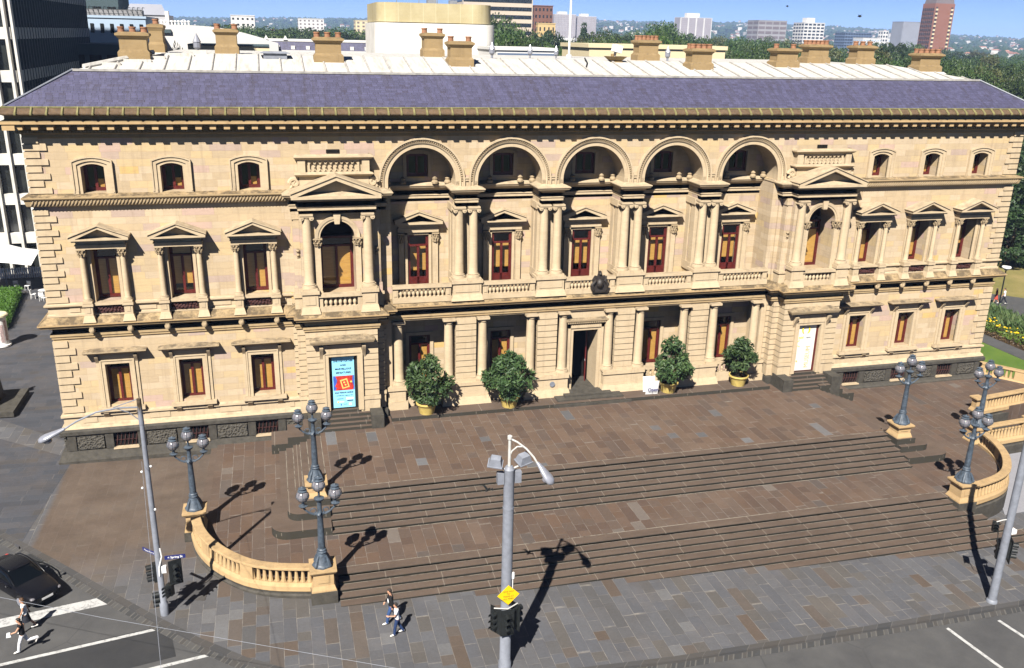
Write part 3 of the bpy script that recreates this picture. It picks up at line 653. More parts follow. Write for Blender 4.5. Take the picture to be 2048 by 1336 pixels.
def ionic(mb, x, y, z, r):
    mb.lathe(x, y, [(r*.86, z), (r*1.0, z+.04), (r*.9, z+.08), (r*1.1, z+.16)], 16)
    for s in (-1, 1):
        mb2 = MB().lathe(0, 0, [(r*.52, -r*1.1), (r*.52, -r*.95), (r*.34, -r*.3), (r*.34, r*.3), (r*.52, r*.95), (r*.52, r*1.1)], 12, axis='y'); mb2.move(x+s*r*1.05, y, z+.08); mb.add(mb2.v, mb2.f)
        mb2 = MB().lathe(0, 0, [(r*.2, -r*1.22), (r*.2, -r*1.05)], 8, axis='y'); mb2.move(x+s*r*1.05, y, z+.08); mb.add(mb2.v, mb2.f)
    mb.box(x-r*1.3, x+r*1.3, y-r*1.12, y+r*1.12, z+.13, z+.2); mb.box(x-r*1.4, x+r*1.4, y-r*1.25, y+r*1.25, z+.2, z+.29)
# paired columns of the loggia
c = MB(); shaft(c, 0, 0, 11.9, 15.8, .272, 24); c0 = c.build('column', 'stone', B, 40, loc=(PX[0]-.42, -.02, 0)); c = MB(); ionic(c, 0, 0, 15.78, .25); c.build('capital', 'stone', c0, 40)
for i, p in enumerate(PX):
    for s in (-1, 1):
        if i or s > 0: dup(c0, (p+s*.42, -.02, 0))
mb = MB()
for p in PX:
    for s in (-1, 1): mb.box(p+s*.44, p+s*.66, .3, LB, 16.0, 16.12) if 0 else None
    mb.box(p-.80, p+.80, .36, LB, 15.72, 16.1); mb.box(p-.75, p+.75, .36, LB, 11.5, 12.0); mb.box(p-.72, p+.72, .4, .9, 12.0, 15.75); mb.box(p-.72, p+.72, LB-.5, LB, 12.0, 15.75)
mb.builds('loggia_pilaster', 'stone', B)
# balcony balustrade: pedestals under the columns, balusters between
mb = MB()
for p in PX:
    mb.box(p-.93, p+.93, -.52, .5, 11.62, 11.8); mb.box(p-.84, p+.84, -.44, .5, 10.98, 11.62); mb.taper(p-.97, p+.97, -.58, .5, 10.6, 10.98, .12); mb.box(p-.7, p+.7, -.47, 0, 11.1, 11.5)
mb.builds('column_pedestal', 'stone', B)
bm_ = MB().lathe(0, 0, [(.075, 0), (.075, .05), (.05, .07), (.095, .2), (.09, .27), (.045, .42), (.06, .45), (.075, .47), (.075, .52)], 10)
bal_me = None
def baluster(par, loc, sc=1.0):
    global bal_me
    if bal_me is None: o = bm_.build('baluster', 'stone', par, 40); bal_me = o.data
    else: o = bpy.data.objects.new('baluster', bal_me); col.objects.link(o); o.parent = par
    o.location = loc; o.scale = (sc, sc, 1); return o
for a in AX:
    x0, x1 = a-1.62, a+1.62
    if a == AX[0]: x0 = -12.0
    if a == AX[-1]: x1 = 12.0
    b = MB(); b.box(x0, x1, -.42, -.02, 11.45, 11.62); b.box(x0, x1, -.38, -.06, 11.40, 11.45); b.box(x0, x1, -.40, .0, 10.6, 10.90)
    for q in (x0+.03, x1-.33): b.box(q, q+.3, -.34, -.08, 10.9, 11.4); b.box(q+.07, q+.23, -.37, -.3, 11.0, 11.32)
    b = b.build('balustrade', 'stone', B); n = 11
    for k in range(n): baluster(b, (x0+.5+(x1-x0-1.0)*k/(n-1), -.22, 10.89))
    MB().box(x0, x1, 0, LB, 10.62, 10.9).build('balcony_floor', 'stone_old', B)
# coat of arms on the middle balustrade
cm = MB(); cm.prism([(-.42, 10.72), (.42, 10.72), (.55, 10.95), (.38, 11.2), (.46, 11.5), (.3, 11.75), (.15, 11.7), (.06, 12.02), (-.06, 12.02), (-.15, 11.7), (-.3, 11.75), (-.46, 11.5), (-.38, 11.2), (-.55, 10.95)], -.62, -.46)
for s in (-1, 1): cm.tube([(s*.4, -.6, 10.8), (s*.5, -.66, 11.2), (s*.3, -.68, 11.45), (s*.38, -.64, 11.72)], [.09, .1, .08, .05], 7)
cm.ball((0, -.6, 11.25), .24, 10, 8, 1.25); cm.ball((0, -.62, 11.85), .1, 8, 6)
cm.move(.52, 0, 0).build('coat_of_arms', 'crest', B, 40)
# ---- ground floor arcade
def coursed(mb, x0, x1, y0, y1, z0, z1, h=.372, gap=.05, setb=.06):
    n = max(1, round((z1-z0)/h)); h = (z1-z0)/n
    mb.box(x0+setb, x1-setb, y0+setb, y1, z0, z1)
    for k in range(n): mb.box(x0, x1, y0, y1-.01, z0+h*k+gap*.5, z0+h*(k+1)-gap*.5)
mb = MB()
for p in PX:
    coursed(mb, p-.62, p+.62, -.12, 1.2, 5.55, 9.4)
mb.builds('rusticated_pier', 'stone', B)
mb = MB()
for p in PX:
    mb.box(p-.72, p+.72, -.25, 1.3, 5.38, 5.56); mb.box(p-1.42, p+1.42, -.46, .6, 5.2, 5.40); mb.box(p-1.36, p+1.36, -.38, .6, 4.5, 5.2); mb.taper(p-1.52, p+1.52, -.6, .6, 4.0, 4.5, .12); mb.box(p-.62, p+.62, 1.2, 2.0, 4, 9.5)
for s in (-1, 1):
    mb.box(s*12.4, s*11.28, -.46, .6, 5.2, 5.40); mb.box(s*12.4, s*11.33, -.38, .6, 4.5, 5.2); mb.box(s*12.4, s*11.22, -.55, .6, 4.0, 4.5); mb.box(s*12.45, s*12.05, -.05, 2.0, 4, 9.5)
mb.builds('pier_pedestal', 'stone', B)
MB().box(-12.4, 12.4, .0, 1.0, 9.42, 10.3).build('arcade_beam', 'stone', B)
MB().add([(-12.4, 0, 9.44), (12.4, 0, 9.44), (12.4, 2, 9.44), (-12.4, 2, 9.44)], [(0, 1, 2, 3)[::-1]]).build('arcade_ceiling', 'stone', B)
def tuscan(): 
    c = MB(); shaft(c, 0, 0, 5.5, 9.16, .285, 20); c.lathe(0, 0, [(.25, 9.12), (.29, 9.14), (.25, 9.18), (.26, 9.24), (.36, 9.31)], 20); c.box(-.37, .37, -.37, .37, 9.31, 9.44); return c
c0 = tuscan().build('arcade_column', 'stone', B, 40, loc=(-11.66, .02, 0))
for p in PX:
    for s in (-1, 1): dup(c0, (p+s*1.04, .02, 0))
dup(c0, (11.66, .02, 0))
for a in AX:
    if not a: continue
    x0, x1 = a-1.1, a+1.1
    b = MB(); b.box(x0, x1, -.1, .25, 5.2, 5.38); b.box(x0, x1, -.12, .28, 4.0, 4.62); b = b.build('arcade_balustrade', 'stone', B)
    for k in range(6): baluster(b, (x0+.3+.32*k, .08, 4.65), 1.1)
    mb = MB()
    for s in (-1, 1): mb.box(a+s*.65, a+s*.85, 1.5, 1.7, 5.0, 8.15)
    mb.box(a-.65, a+.65, 1.5, 1.7, 7.95, 8.15); mb.box(a-.95, a+.95, 1.42, 1.7, 4.82, 5.0)
    mb.move(-a, 0, 0); o = mb.build('arcade_window', 'stone', B, loc=(a, 0, 0)); joinery(o, .65, 5.0, 7.95, 1.68, transom=.2)
# main doorway
mb = MB()
for s in (-1, 1): mb.box(s*.8, s*1.0, .02, .6, 4.05, 8.3); mb.box(s*1.0, s*1.16, -.05, .6, 4.05, 8.5); mb.box(s*1.16, s*1.5, .15, .6, 4.05, 8.6); mb.box(s*.8, s*.84, .6, 2.0, 4.05, 8.3)
mb.box(-.8, .8, .02, .6, 8.12, 8.3); mb.box(-1.16, 1.16, -.05, .6, 8.3, 8.5); mb.box(-1.5, 1.5, .12, 1, 8.5, 9.44); mb.box(-.84, .84, .6, 2.0, 8.12, 8.3)
d = mb.build('main_doorway', 'stone', B)
h = MB(); h.sweep([(-1.2, .1), (-1.2, 0), (1.2, 0), (1.2, .1)], [(0, 8.6), (.1, 8.64), (.2, 8.76), (.22, 8.86), (0, 8.95)])
for k in range(18): h.box(-1.24+.14*k, -1.16+.14*k, -.16, 0, 8.62, 8.72)
h.build('hood', 'stone_old', d)
dl = MB(); dl.box(-.03, .03, -.72, 0, 4.1, 7.9); dl.box(-.05, .05, -.62, -.1, 4.35, 5.6); dl.box(-.05, .05, -.62, -.1, 5.8, 7.6); dl.rot(R(-20)).move(.76, 1.9, 0); dl.build('door', 'red', d)
MB().box(-.02, .05, -.02, .05, 5.6, 5.72).move(.5, 1.25, 0).build('door_handle', 'galvl', d)
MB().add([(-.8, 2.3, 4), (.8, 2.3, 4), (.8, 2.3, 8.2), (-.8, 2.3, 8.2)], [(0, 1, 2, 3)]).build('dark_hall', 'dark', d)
mb = MB().lathe(0, 0, [(.17, -.02), (.17, .02), (.14, .03)], 16, axis='y').move(-2.2, -.43, 4.85); mb.build('wall_vent', 'galv', B, 40)
# ---- aedicules
def aedicule():
    x = 0
    mb = MB(); 
    for a, b in ((-2.0, -1.02), (1.02, 2.0)): coursed(mb, a, b, -1.25, 0, 5.4, 9.45)
    mb.box(-1.02, 1.02, -1.25, 0, 8.3, 9.45); coursed(mb, -1.02, 1.02, -1.255, -.5, 8.72, 9.45)
    for s in (-1, 1): coursed(mb, *sorted((s*2.0, s*2.42)), -.6, 0, 5.4, 9.45); coursed(mb, *sorted((s*2.42, s*2.62)), -.12, 0, 5.4, 9.45)
    o = mb.build('aedicule', 'stone', B)
    b = MB()
    for s in (-1, 1): b.box(s*.95, s*2.08, -1.35, 0, 5.2, 5.4); b.box(s*.95, s*2.04, -1.3, 0, 4.36, 5.2); b.box(s*2.0, s*2.5, -.7, 0, 5.2, 5.4); b.box(s*2.0, s*2.46, -.65, 0, 4.36, 5.2)
    b.builds('base', 'stone', o)
    q = MB()
    for s in (-1, 1): q.box(s*1.42, s*2.12, -2.38, -.9, 2.6, 4.62); q.box(s*1.0, s*2.12, -1.4, 0, 2.6, 4.36); q.box(s*2.0, s*2.55, -.8, 0, 2.6, 4.30)
    q.builds('plinth_block', 'blue', o)
    st = MB()
    for k in range(5): st.box(-1.42, 1.42, -2.3+.26*k, -.6, 3.6+.01*k, 3.8+.165*(k+1))
    st.build('doorstep', 'step', o)
    f = MB()
    for s in (-1, 1): f.box(s*.80, s*1.0, -1.34, -.6, 4.6, 8.1); f.box(s*1.0, s*1.1, -1.38, -.6, 4.6, 8.28)
    f.box(-.8, .8, -1.34, -.6, 7.95, 8.12); f.box(-1.0, 1.0, -1.38, -.6, 8.12, 8.28); f.box(-1.05, 1.05, -1.36, -.6, 8.28, 8.66)
    [console(f, s*1.18, .2, -1.24, 7.6, 8.6, .42) for s in (-1, 1)]; f.build('door_surround', 'stone', o)
    h = MB(); h.sweep([(-1.3, -1.0), (-1.3, -1.25), (1.3, -1.25), (1.3, -1.0)], [(0, 8.66), (.12, 8.7), (.2, 8.78), (.42, 8.82), (.48, 8.95), (.5, 9.03), (0, 9.2)]); h.build('hood', 'stone_old', o)
    MB().box(-.8, .8, -.95, -.8, 4.6, 8.0).build('closed_door', 'dark', o)
    # upper storey: arched window between engaged columns
    u_ = MB(); u_.plate(rect(-2.0, 2.0, 10.7, 16.2), [arched(0, .93, 11.5, 14.72)], -.98, 1.9); u_.box(-2.0, -1.99, -.98, 0, 10.7, 16.2); u_.box(1.99, 2.0, -.98, 0, 10.7, 16.2)
    for s in (-1, 1): u_.box(s*1.9, s*2.36, -.62, 0, 10.7, 16.13); u_.box(s*1.96, s*2.30, -.66, 0, 12.0, 15.72); u_.box(s*1.92, s*2.4, -.7, 0, 15.72, 16.12); u_.box(s*1.9, s*2.42, -.72, 0, 11.5, 12.0); u_.box(s*2.3, s*2.6, -.12, 0, 10.7, 16.13)
    u_.build('upper_wall', 'wall', o)
    av = MB(); n = 28; prof = [(.93, -1.0), (.93, -1.06), (1.05, -1.06), (1.05, -1.1), (1.22, -1.12), (1.22, -.98)]; m = len(prof)
    av.add([(-r*math.cos(math.pi*k/n), y, 14.72+r*math.sin(math.pi*k/n)) for k in range(n+1) for r, y in prof], [(k*m+i, (k+1)*m+i, (k+1)*m+i+1, k*m+i+1) for k in range(n) for i in range(m-1)])
    av.prism([(-.13, 15.5), (.13, 15.5), (.2, 16.08), (-.2, 16.08)], -1.22, -.98)
    for s in (-1, 1): av.box(s*.93, s*1.24, -1.1, -.9, 11.55, 14.3); av.box(s*.9, s*1.3, -1.14, -.9, 11.5, 11.75)
    av.build('arch', 'stone', o, 30)
    cp = MB(); [corinthian(cp, s*1.08, -1.0, 14.28, .16, .42) for s in (-1, 1)]; cp.builds('impost_capital', 'stone_old', o, 40)
    for s in (-1, 1):
        c = MB(); shaft(c, s*1.62, -1.18, 12.02, 15.85, .27, 22); c.build('column', 'stone', o, 40); c = MB(); ionic(c, s*1.62, -1.18, 15.82, .25); c.build('capital', 'stone', o, 40)
        p = MB(); p.box(s*1.62-.5, s*1.62+.5, -1.62, -.9, 11.72, 11.92); p.box(s*1.62-.42, s*1.62+.42, -1.54, -.9, 11.0, 11.72); p.taper(s*1.62-.54, s*1.62+.54, -1.66, -.9, 10.6, 11.0, .1); p.box(s*1.62-.28, s*1.62+.28, -1.57, -1, 11.12, 11.58)
        p.box(s*1.95, s*2.5, -.85, 0, 11.36, 11.5); p.box(s*1.95, s*2.44, -.78, 0, 10.7, 11.36); p.build('pedestal', 'stone', o)
        wl = MB(); wl.box(s*2.13-.07, s*2.13+.07, -.70, -.64, 13.6, 14.1); wl.ball((s*2.13, -.70, 14.0), .11, 8, 6); wl.ball((s*2.13, -.70, 13.75), .09, 8, 6); wl.build('carved_wreath', 'stone_old', o, 40)
    bl = MB(); bl.box(-1.2, 1.2, -1.5, -1.12, 11.5, 11.68); bl.box(-1.2, 1.2, -1.48, -1.1, 10.65, 10.95)
    for s in (-1, 1): bl.box(s*1.2, s*.95, -1.42, -1.16, 10.95, 11.5)
    bl = bl.build('balustrade', 'stone', o)
    for k in range(7): baluster(bl, (-.78+.26*k, -1.3, 10.94), 1.1)
    MB().box(-2, 2, -1.2, 0, 10.7, 10.9).build('balcony_floor', 'stone_old', o)
    pd = MB(); pediment(pd, 2.36, 16.95, 17.1, 18.05, -1.76, .0, .17); pd.build('pediment', 'stone', o)
    at = MB(); at.box(-1.85, 1.85, -.42, 0, 17.2, 18.0); at.sweep([(-1.9, 0), (-1.9, -.46), (1.9, -.46), (1.9, 0)], [(0, 17.95), (.12, 18.0), (.2, 18.08), (.2, 18.12), (0, 18.2)]); at.box(-1.85, 1.85, -.28, 0, 18.1, 18.9)
    for s in (-1, 1): at.box(s*1.5, s*1.9, -.46, 0, 18.1, 18.86); at.box(s*1.26, s*1.36, -.4, 0, 18.1, 18.86)
    at.sweep([(-1.9, 0), (-1.9, -.42), (1.9, -.42), (1.9, 0)], [(0, 18.84), (.1, 18.88), (.2, 18.98), (.2, 19.06), (0, 19.14)])
    at.build('attic', 'stone', o)
    lt = MB()
    for k in range(9):
        cx = -1.14+.285*k; nn = 14; pr = [(.16, 0), (.1, 0)]
        ring = [(cx+.15*math.cos(2*math.pi*i/nn), 18.48+.27*math.sin(2*math.pi*i/nn)) for i in range(nn+1)]; lt.tube([(a, -.36, b) for a, b in ring], .04, 5); lt.ball((cx+.1425, -.36, 18.48), .06, 6, 4)
    lt.box(-1.3, 1.3, -.42, -.25, 18.76, 18.84); lt.box(-1.3, 1.3, -.42, -.25, 18.12, 18.2); lt.build('lattice_panel', 'stone', o, 40)
    sc = MB()
    for s in (-1, 1):
        pts = [(s*(2.1+.26*math.cos(t)*(1-t/9)), -.3, 17.62+.26*math.sin(t)*(1-t/9)) for t in [i*.5 for i in range(15)]]; sc.tube(pts, [.13]*14+[.06], 7); sc.tube([(s*2.3, -.3, 17.35), (s*1.95, -.3, 17.9), (s*1.95, -.3, 18.1)], .09, 7)
    sc.builds('scroll', 'stone', o, 40); MB().box(-.35, .35, -.05, .0, 19.16, 19.34).build('air_slot', 'dark', o)
    joinery(o, .93, 11.5, 14.5, .45, transom=.18); MB().prism(arched(0, .9, 14.4, 14.72)[2:], .50, .56).build('fanlight', 'dark', o)
    return o
ae = aedicule(); ae.location.x = -EX; dup(ae, (EX, 0, 0))
# ---- roof
z1, zb, yb, ye = 23.2, 21.62, 2.15, -.62
def hip(o0, za, o1, zt, mat, name, back=24):
    MB().add([(-30+o0, o0, za), (30-o0, o0, za), (30-o0, back-o0, za), (-30+o0, back-o0, za), (-30+o1, o1, zt), (30-o1, o1, zt), (30-o1, back-o1, zt), (-30+o1, back-o1, zt)],
             [(0, 1, 5, 4), (1, 2, 6, 5), (2, 3, 7, 6), (3, 0, 4, 7)]).build(name, mat, B)
hip(-.55, 21.56, 2.25, 23.18, 'slate', 'slate_roof')
hip(2.25, 23.2, 6.2, 23.98, 'deck', 'metal_roof')
MB().add([(-23.8, 6.2, 23.98), (23.8, 6.2, 23.98), (23.8, 17.8, 23.98), (-23.8, 17.8, 23.98)], [(0, 1, 2, 3)]).build('roof_deck', 'deck', B)
mb = MB(); 
for k in range(46):
    x = -27.0+1.2*k; d_ = 30-abs(x)
    ytop = min(6.2, d_); f = (ytop-2.25)/3.95; 
    if f > .08: mb.tube([(x, 2.28, 23.23), (x, ytop, 23.23+.78*f)], .06, 5)
mb.box(-27.75, 27.75, 2.12, 2.34, 23.15, 23.26)
M['seam'] = plain('roof_seam_metal', (.36, .345, .32), .6, .3, var=.2); mb.build('roof_seams', 'seam', B, 40)
mb = MB()
for sgn in (-1, 1): mb.tube([(sgn*30.5, -.5, 21.62), (sgn*27.75, 2.25, 23.24)], .05, 6)
mb.builds('hip_flashing', 'galv', B)
mb = MB()
for k in range(5): mb.box(-26.6+k*1.05, -25.6+k*1.05+.4*(k % 2), 3.3+.75*k, 3.5+.75*k, 23.3+.16*k, 23.55+.16*k)
mb.tube([(-27.3, 2.7, 23.35), (-25.6, 4.4, 23.72), (-24.2, 5.9, 24.05)], .14, 6); mb.build('hip_capping', 'deck', B)
def zroof(y): return 23.2+.78*(min(y, 6.2)-2.25)/3.95
def chimney(x, y, w, d, h, pots, potr=.17):
    w *= .9; h *= .88; z = zroof(y-d/2)-.05; mb = MB(); s = w/2; q = d/2
    mb.box(-s, s, -q, q, 0, h*.32); mb.taper(-s, s, -q, q, h*.32, h*.42, w*.07); e = w*.07; mb.box(-s+e, s-e, -q+e, q-e, h*.42, h*.82); mb.taper(-s+e, s-e, -q+e, q-e, h*.80, h*.92, -w*.085); mb.box(-s-w*.03, s+w*.03, -q-w*.03, q+w*.03, h*.92, h); mb.taper(-s-w*.03, s+w*.03, -q-w*.03, q+w*.03, h, h+.08, .2)
    o = mb.build('chimney', 'chim', B, loc=(x, y, z))
    p = MB(); n = pots; rows = 1 if pots < 4 else 2
    for r_ in range(rows):
        for k in range(n): p.lathe(-s*.72+(1.44*s*k/(n-1) if n > 1 else .72*s), (r_-.5)*.45*(rows-1)-.0, [(potr*1.05, h+.05), (potr, h+.12), (potr*.95, h+.26), (potr*1.1, h+.28), (potr*1.1, h+.35), (potr*.85, h+.35), (potr*.85, h+.2)], 10)
    p.builds('chimney_pot', 'terracotta', o, 40)
    MB().taper(-s-.25, s+.25, -q-.25, q+.2, -.08, .06, .15).build('flashing', 'deck', o)
for a in ((-25.05, 5, 1.8, 1.0, 1.62, 3), (-24.17, 8.2, .95, 1.4, 1.75, 1), (-20.34, 8.2, 1.5, 1.5, 1.55, 2), (-14.7, 5, 1.85, .9, 1.55, 3), (-8.1, 8.2, 1.5, 1.2, 1.6, 2), (-7.1, 4.6, 1.65, 1.2, 1.6, 2), (6.15, 8, 1.75, 1.2, 1.45, 5), (8.35, 4.6, 1.75, 1.2, 1.45, 4), (15.0, 5.6, 1.95, 1.2, 1.35, 2), (18.85, 8, 2.0, 1.2, 1.4, 5), (22.3, 7.6, 1.75, 1.2, 1.4, 3), (25.6, 5, 2.05, 1.2, 1.35, 4)): chimney(*a)
def vent(x, y, z, h):
    r = h*.17; mb = MB().lathe(x, y, [(r*.45, z-.2), (r*.45, z+h*.18), (r*1.1, z+h*.3), (r*1.1, z+h*.55), (r*1.25, z+h*.57), (0.01, z+h)], 8); mb.build('roof_vent', 'alum', B, 30)
for a in ((-21.9, 6.5, 24.0, 1.1), (-4.55, 7, 24.0, .95), (-1.52, 9, 24, .85), (.26, 9, 24, .8), (7.2, 6.8, 24, .95)): vent(*a)
mb = MB(); mb.box(-18.3, -17.0, 5.2, 6.0, 23.75, 24.1); mb.taper(-18.5, -16.8, 5.1, 6.2, 24.1, 24.2, .25); mb.build('skylight', 'galv', B)
sp = MB(); sp.lathe(3.35, 6.2, [(.09, 23.7), (.09, 24.5), (.06, 24.6)], 8); sp.box(3.1, 3.65, 5.9, 6.4, 24.5, 24.95); sp.rot(R(14), (3.35, 6.2, 24.6), 'Y').build('roof_floodlight', 'white', B)
mb = MB(); mb.taper(2.75, 3.85, 5.6, 6.6, 23.75, 24.0, .25); mb.taper(2.95, 3.65, 5.8, 6.4, 24.0, 24.25, -.25); mb.lathe(3.1, 6.1, [(.12, 24.2), (.12, 24.4)], 8); mb.build('low_chimney', 'chim', B)
MB().tube([(.7, 4.2, 23.6), (1.15, 5.3, 23.85), (1.25, 6.1, 24.1)], .05, 5).build('roof_cable', 'black', B)
M['palep'] = plain('pale_concrete_paving', (.23, .23, .25), .85, .2, var=.05, scale=5, bump=.2)
# ================================================================== ground sheets, steps, street
KERB = [(-95, 60), (-60, 22.8), (-45, 6.9), (-31.8, -7.25), (-28.6, -10.6), (-26.5, -12.9), (-24.2, -15.35), (-22.1, -17.45), (-20.3, -19.0), (-18.4, -20.25), (-16, -21.2), (-13, -21.85), (-9, -22.2), (-3.8, -22.38), (2, -22.32), (8.3, -22.18), (13.7, -22.05), (29, -21.7)]
def off(path, d):
    out = []
    for i, p in enumerate(path):
        a = Vector(path[max(0, i-1)]); b = Vector(path[min(len(path)-1, i+1)]); t = (b-a).normalized(); out.append((p[0]+t.y*d, p[1]-t.x*d))
    return out
zg = lambda x, y: zs(x)
K2 = off(KERB, .26); K3 = off(KERB, .56)
struct(MB().slab(KERB+[(29, 1), (-22, 1), (-22, 3), (-30.3, 3), (-30.3, -.3)][:1]+[(-29.95, 2), (-29.95, 60)], lambda x, y: zs(x)-.6, zg).build('street_pavement', 'street'))
struct(MB().slab([(-29.95, 60), (-29.95, -.0), (-30.6, -9.0), (-31.8, -7.25), (-45, 6.9), (-60, 22.8), (-95, 60)], lambda x, y: zs(x)-.5, lambda x, y: zs(x)+.006).build('side_pavement', 'side'))
struct(MB().slab(K2+KERB[::-1], lambda x, y: zs(x)-.6, lambda x, y: zs(x)+.015).build('kerb', 'kerb'))
struct(MB().slab(K3+K2[::-1], lambda x, y: zs(x)-.6, lambda x, y: zs(x)-.105).build('gutter', 'gutter'))
struct(MB().slab(K3+[(29, -75), (-95, -75)], lambda x, y: zs(x)-.9, lambda x, y: zs(x)-.12).build('road', 'asph'))
mb = MB().slab([(29, -75), (200, -75), (200, -21.7+.002*170), (29, -21.7)], 0.2, 1.0); struct(mb.build('road', 'asph'))
struct(MB().slab([(29, -21.7), (120, -21.5), (120, -9.5), (29, -9.5)], .3, 1.12).build('street_pavement', 'street'))
rz = lambda x, y: zs(x)-.112
def strip(p, q, w0):
    a, b = Vector(p), Vector(q); t = (b-a).normalized(); n = Vector((t.y, -t.x))*w0/2; return [tuple(a+n), tuple(b+n), tuple(b-n), tuple(a-n)]
for nm, poly in (('stop_line', strip((-25.95, -13.85), (-34, -15.55), .62)), ('crosswalk_line', strip((-23.75, -16.3), (-34, -18.35), .17)), ('crosswalk_line', strip((-21.5, -18.35), (-28, -19.6), .17)), ('lane_line', strip((8.8, -22.95), (9.3, -26.6), .16)), ('lane_line', strip((11.5, -22.95), (12.1, -26.4), .16)), ('lane_line', strip((-30.0, -10.6), (-29.25, -11.3), .16))):
    struct(MB().slab(poly, lambda x, y: zs(x)-.12, rz).build(nm, 'paint'))
struct(MB().slab(strip((-23.2, -17.15), (-34, -19.4), 2.2), lambda x, y: zs(x)-.12, lambda x, y: zs(x)-.116).build('crossing_asphalt', 'asphd'))
g_ = thing('storm_drain', 'dark iron drain grate in the road beside the kerb', 'drain', (0, 0, 0)); mb = MB().slab([(-30.3, -9.75), (-29.75, -9.2), (-29.0, -9.95), (-29.55, -10.5)], lambda x, y: zs(x)-.3, lambda x, y: zs(x)-.10); mb.build('frame', 'black', g_)
mb = MB()
for k in range(7):
    a = Vector((-30.2, -9.73)).lerp(Vector((-29.5, -10.42)), (k+.5)/7); b = a+Vector((.5, .5)); mb.tube([(a.x, a.y, zs(a.x)-.09), (b.x, b.y, zs(b.x)-.09)], .03, 5)
mb.build('grate', 'asph', g_)
for s in (0, .5): 
    r_ = strip((-33.5, -14.6-s*2.4), (-26.4, -21.6-s*2.4), .09); o = MB().slab(r_, lambda x, y: zs(x)-.14, lambda x, y: zs(x)-.108).build('tram_rail', 'galv'); struct(o)
mh = MB().slab([(-23.2, -14.6), (-22.1, -14.9), (-21.9, -13.6), (-22.9, -13.3)], lambda x, y: zs(x)-.1, lambda x, y: zs(x)+.018); tag(mh.build('service_cover', 'kerb'), 'pale square service cover in paving beside the corner pole', 'cover')
struct(MB().slab([(18.9, -15.3), (22.3, -10.4), (24, -9.0), (36, -6.9), (36, -11.6), (22, -14.3), (20.3, -15.2)], .3, lambda x, y: zs(x)+.03).build('pale_pavement', 'palep'))
# landing and terrace sheets
LB_ = [(-17.3, -15.45), (-18.2, -15.25), (-19.3, -14.92), (-20.3, -14.35), (-21.3, -13.3), (-22.0, -12.2), (-22.45, -11.1), (-22.7, -10.0)]
RB_ = [(-x-.95, y) for x, y in LB_]
inner = lambda pts, d: pts
struct(MB().slab([(-22.2, -.35), (-22.3, -9.6)]+LB_[::-1]+[(-16.5, -15.3), (-16.5, -14.95), (15.5, -14.95), (15.5, -15.3)]+RB_+[(22.2, -9.2), (26.0, -5.4), (31.4, -5.2), (33.8, -3.8), (30.6, .2), (30.0, -.35)], 1.2, 2.75).build('landing_paving', 'land'))
struct(MB().slab([(-22.55, -.35), (-22.75, -9.4), (-22.3, -9.5), (-22.2, -.35)], 1.9, 2.6).build('landing_edge', 'step'))
struct(MB().slab([(-16.5, -9.43), (15.6, -9.43), (15.6, -.8), (-16.5, -.8)], 1.5, 3.8).build('terrace_paving', 'terr'))
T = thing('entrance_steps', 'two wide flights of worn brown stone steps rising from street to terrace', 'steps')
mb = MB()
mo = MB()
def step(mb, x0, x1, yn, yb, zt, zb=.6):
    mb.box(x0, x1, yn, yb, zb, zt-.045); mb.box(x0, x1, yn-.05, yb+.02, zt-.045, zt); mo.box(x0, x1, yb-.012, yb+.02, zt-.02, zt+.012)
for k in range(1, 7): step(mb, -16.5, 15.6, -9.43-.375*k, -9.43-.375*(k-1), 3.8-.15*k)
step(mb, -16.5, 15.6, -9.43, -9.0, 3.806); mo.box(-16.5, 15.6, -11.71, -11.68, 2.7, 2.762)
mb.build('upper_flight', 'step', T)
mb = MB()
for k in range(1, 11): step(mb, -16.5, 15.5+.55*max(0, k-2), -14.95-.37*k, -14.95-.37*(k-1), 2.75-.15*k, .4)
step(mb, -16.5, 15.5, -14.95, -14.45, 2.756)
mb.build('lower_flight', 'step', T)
g = G('pale_mortar', .9, .2); g.base(g.ramp(g.noise(1.6, 6, .75), [(.36, (.07, .058, .046)), (.54, (.22, .195, .16))])); M['mortar'] = g.m
mo.build('mortar_lines', 'mortar', T)
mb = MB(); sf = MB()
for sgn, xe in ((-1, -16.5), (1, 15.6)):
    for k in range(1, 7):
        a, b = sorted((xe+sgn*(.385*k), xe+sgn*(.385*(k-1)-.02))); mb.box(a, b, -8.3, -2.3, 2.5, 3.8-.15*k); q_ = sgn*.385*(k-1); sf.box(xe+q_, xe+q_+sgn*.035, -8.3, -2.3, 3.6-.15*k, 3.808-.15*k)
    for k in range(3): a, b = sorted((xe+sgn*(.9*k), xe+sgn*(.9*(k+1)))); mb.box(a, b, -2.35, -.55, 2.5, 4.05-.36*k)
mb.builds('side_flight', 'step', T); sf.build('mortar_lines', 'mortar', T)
def rounded(x0, x1, y0, y1, r, left=True):
    pts = []
    cx, cy = (x0+r, y0+r) if left else (x1-r, y0+r)
    arc = [(cx+r*math.cos(math.pi+math.pi/2*k/8), cy+r*math.sin(math.pi+math.pi/2*k/8)) if left else (cx+r*math.cos(-math.pi/2+math.pi/2*k/8), cy+r*math.sin(-math.pi/2+math.pi/2*k/8)) for k in range(9)]
    return [(x0, y1)]+arc+[(x1, y0), (x1, y1)] if left else [(x0, y1), (x0, y0)]+arc+[(x1, y1)]
pb = MB(); 
pb.slab(rounded(-19.27, -16.5, -11.62, -8.3, .8), 2.6, 3.16); pb.slab(rounded(-18.5, -16.5, -10.72, -8.3, .6), 3.1, 3.52); pb.box(-17.72, -16.45, -10.12, -8.85, 3.4, 3.86)
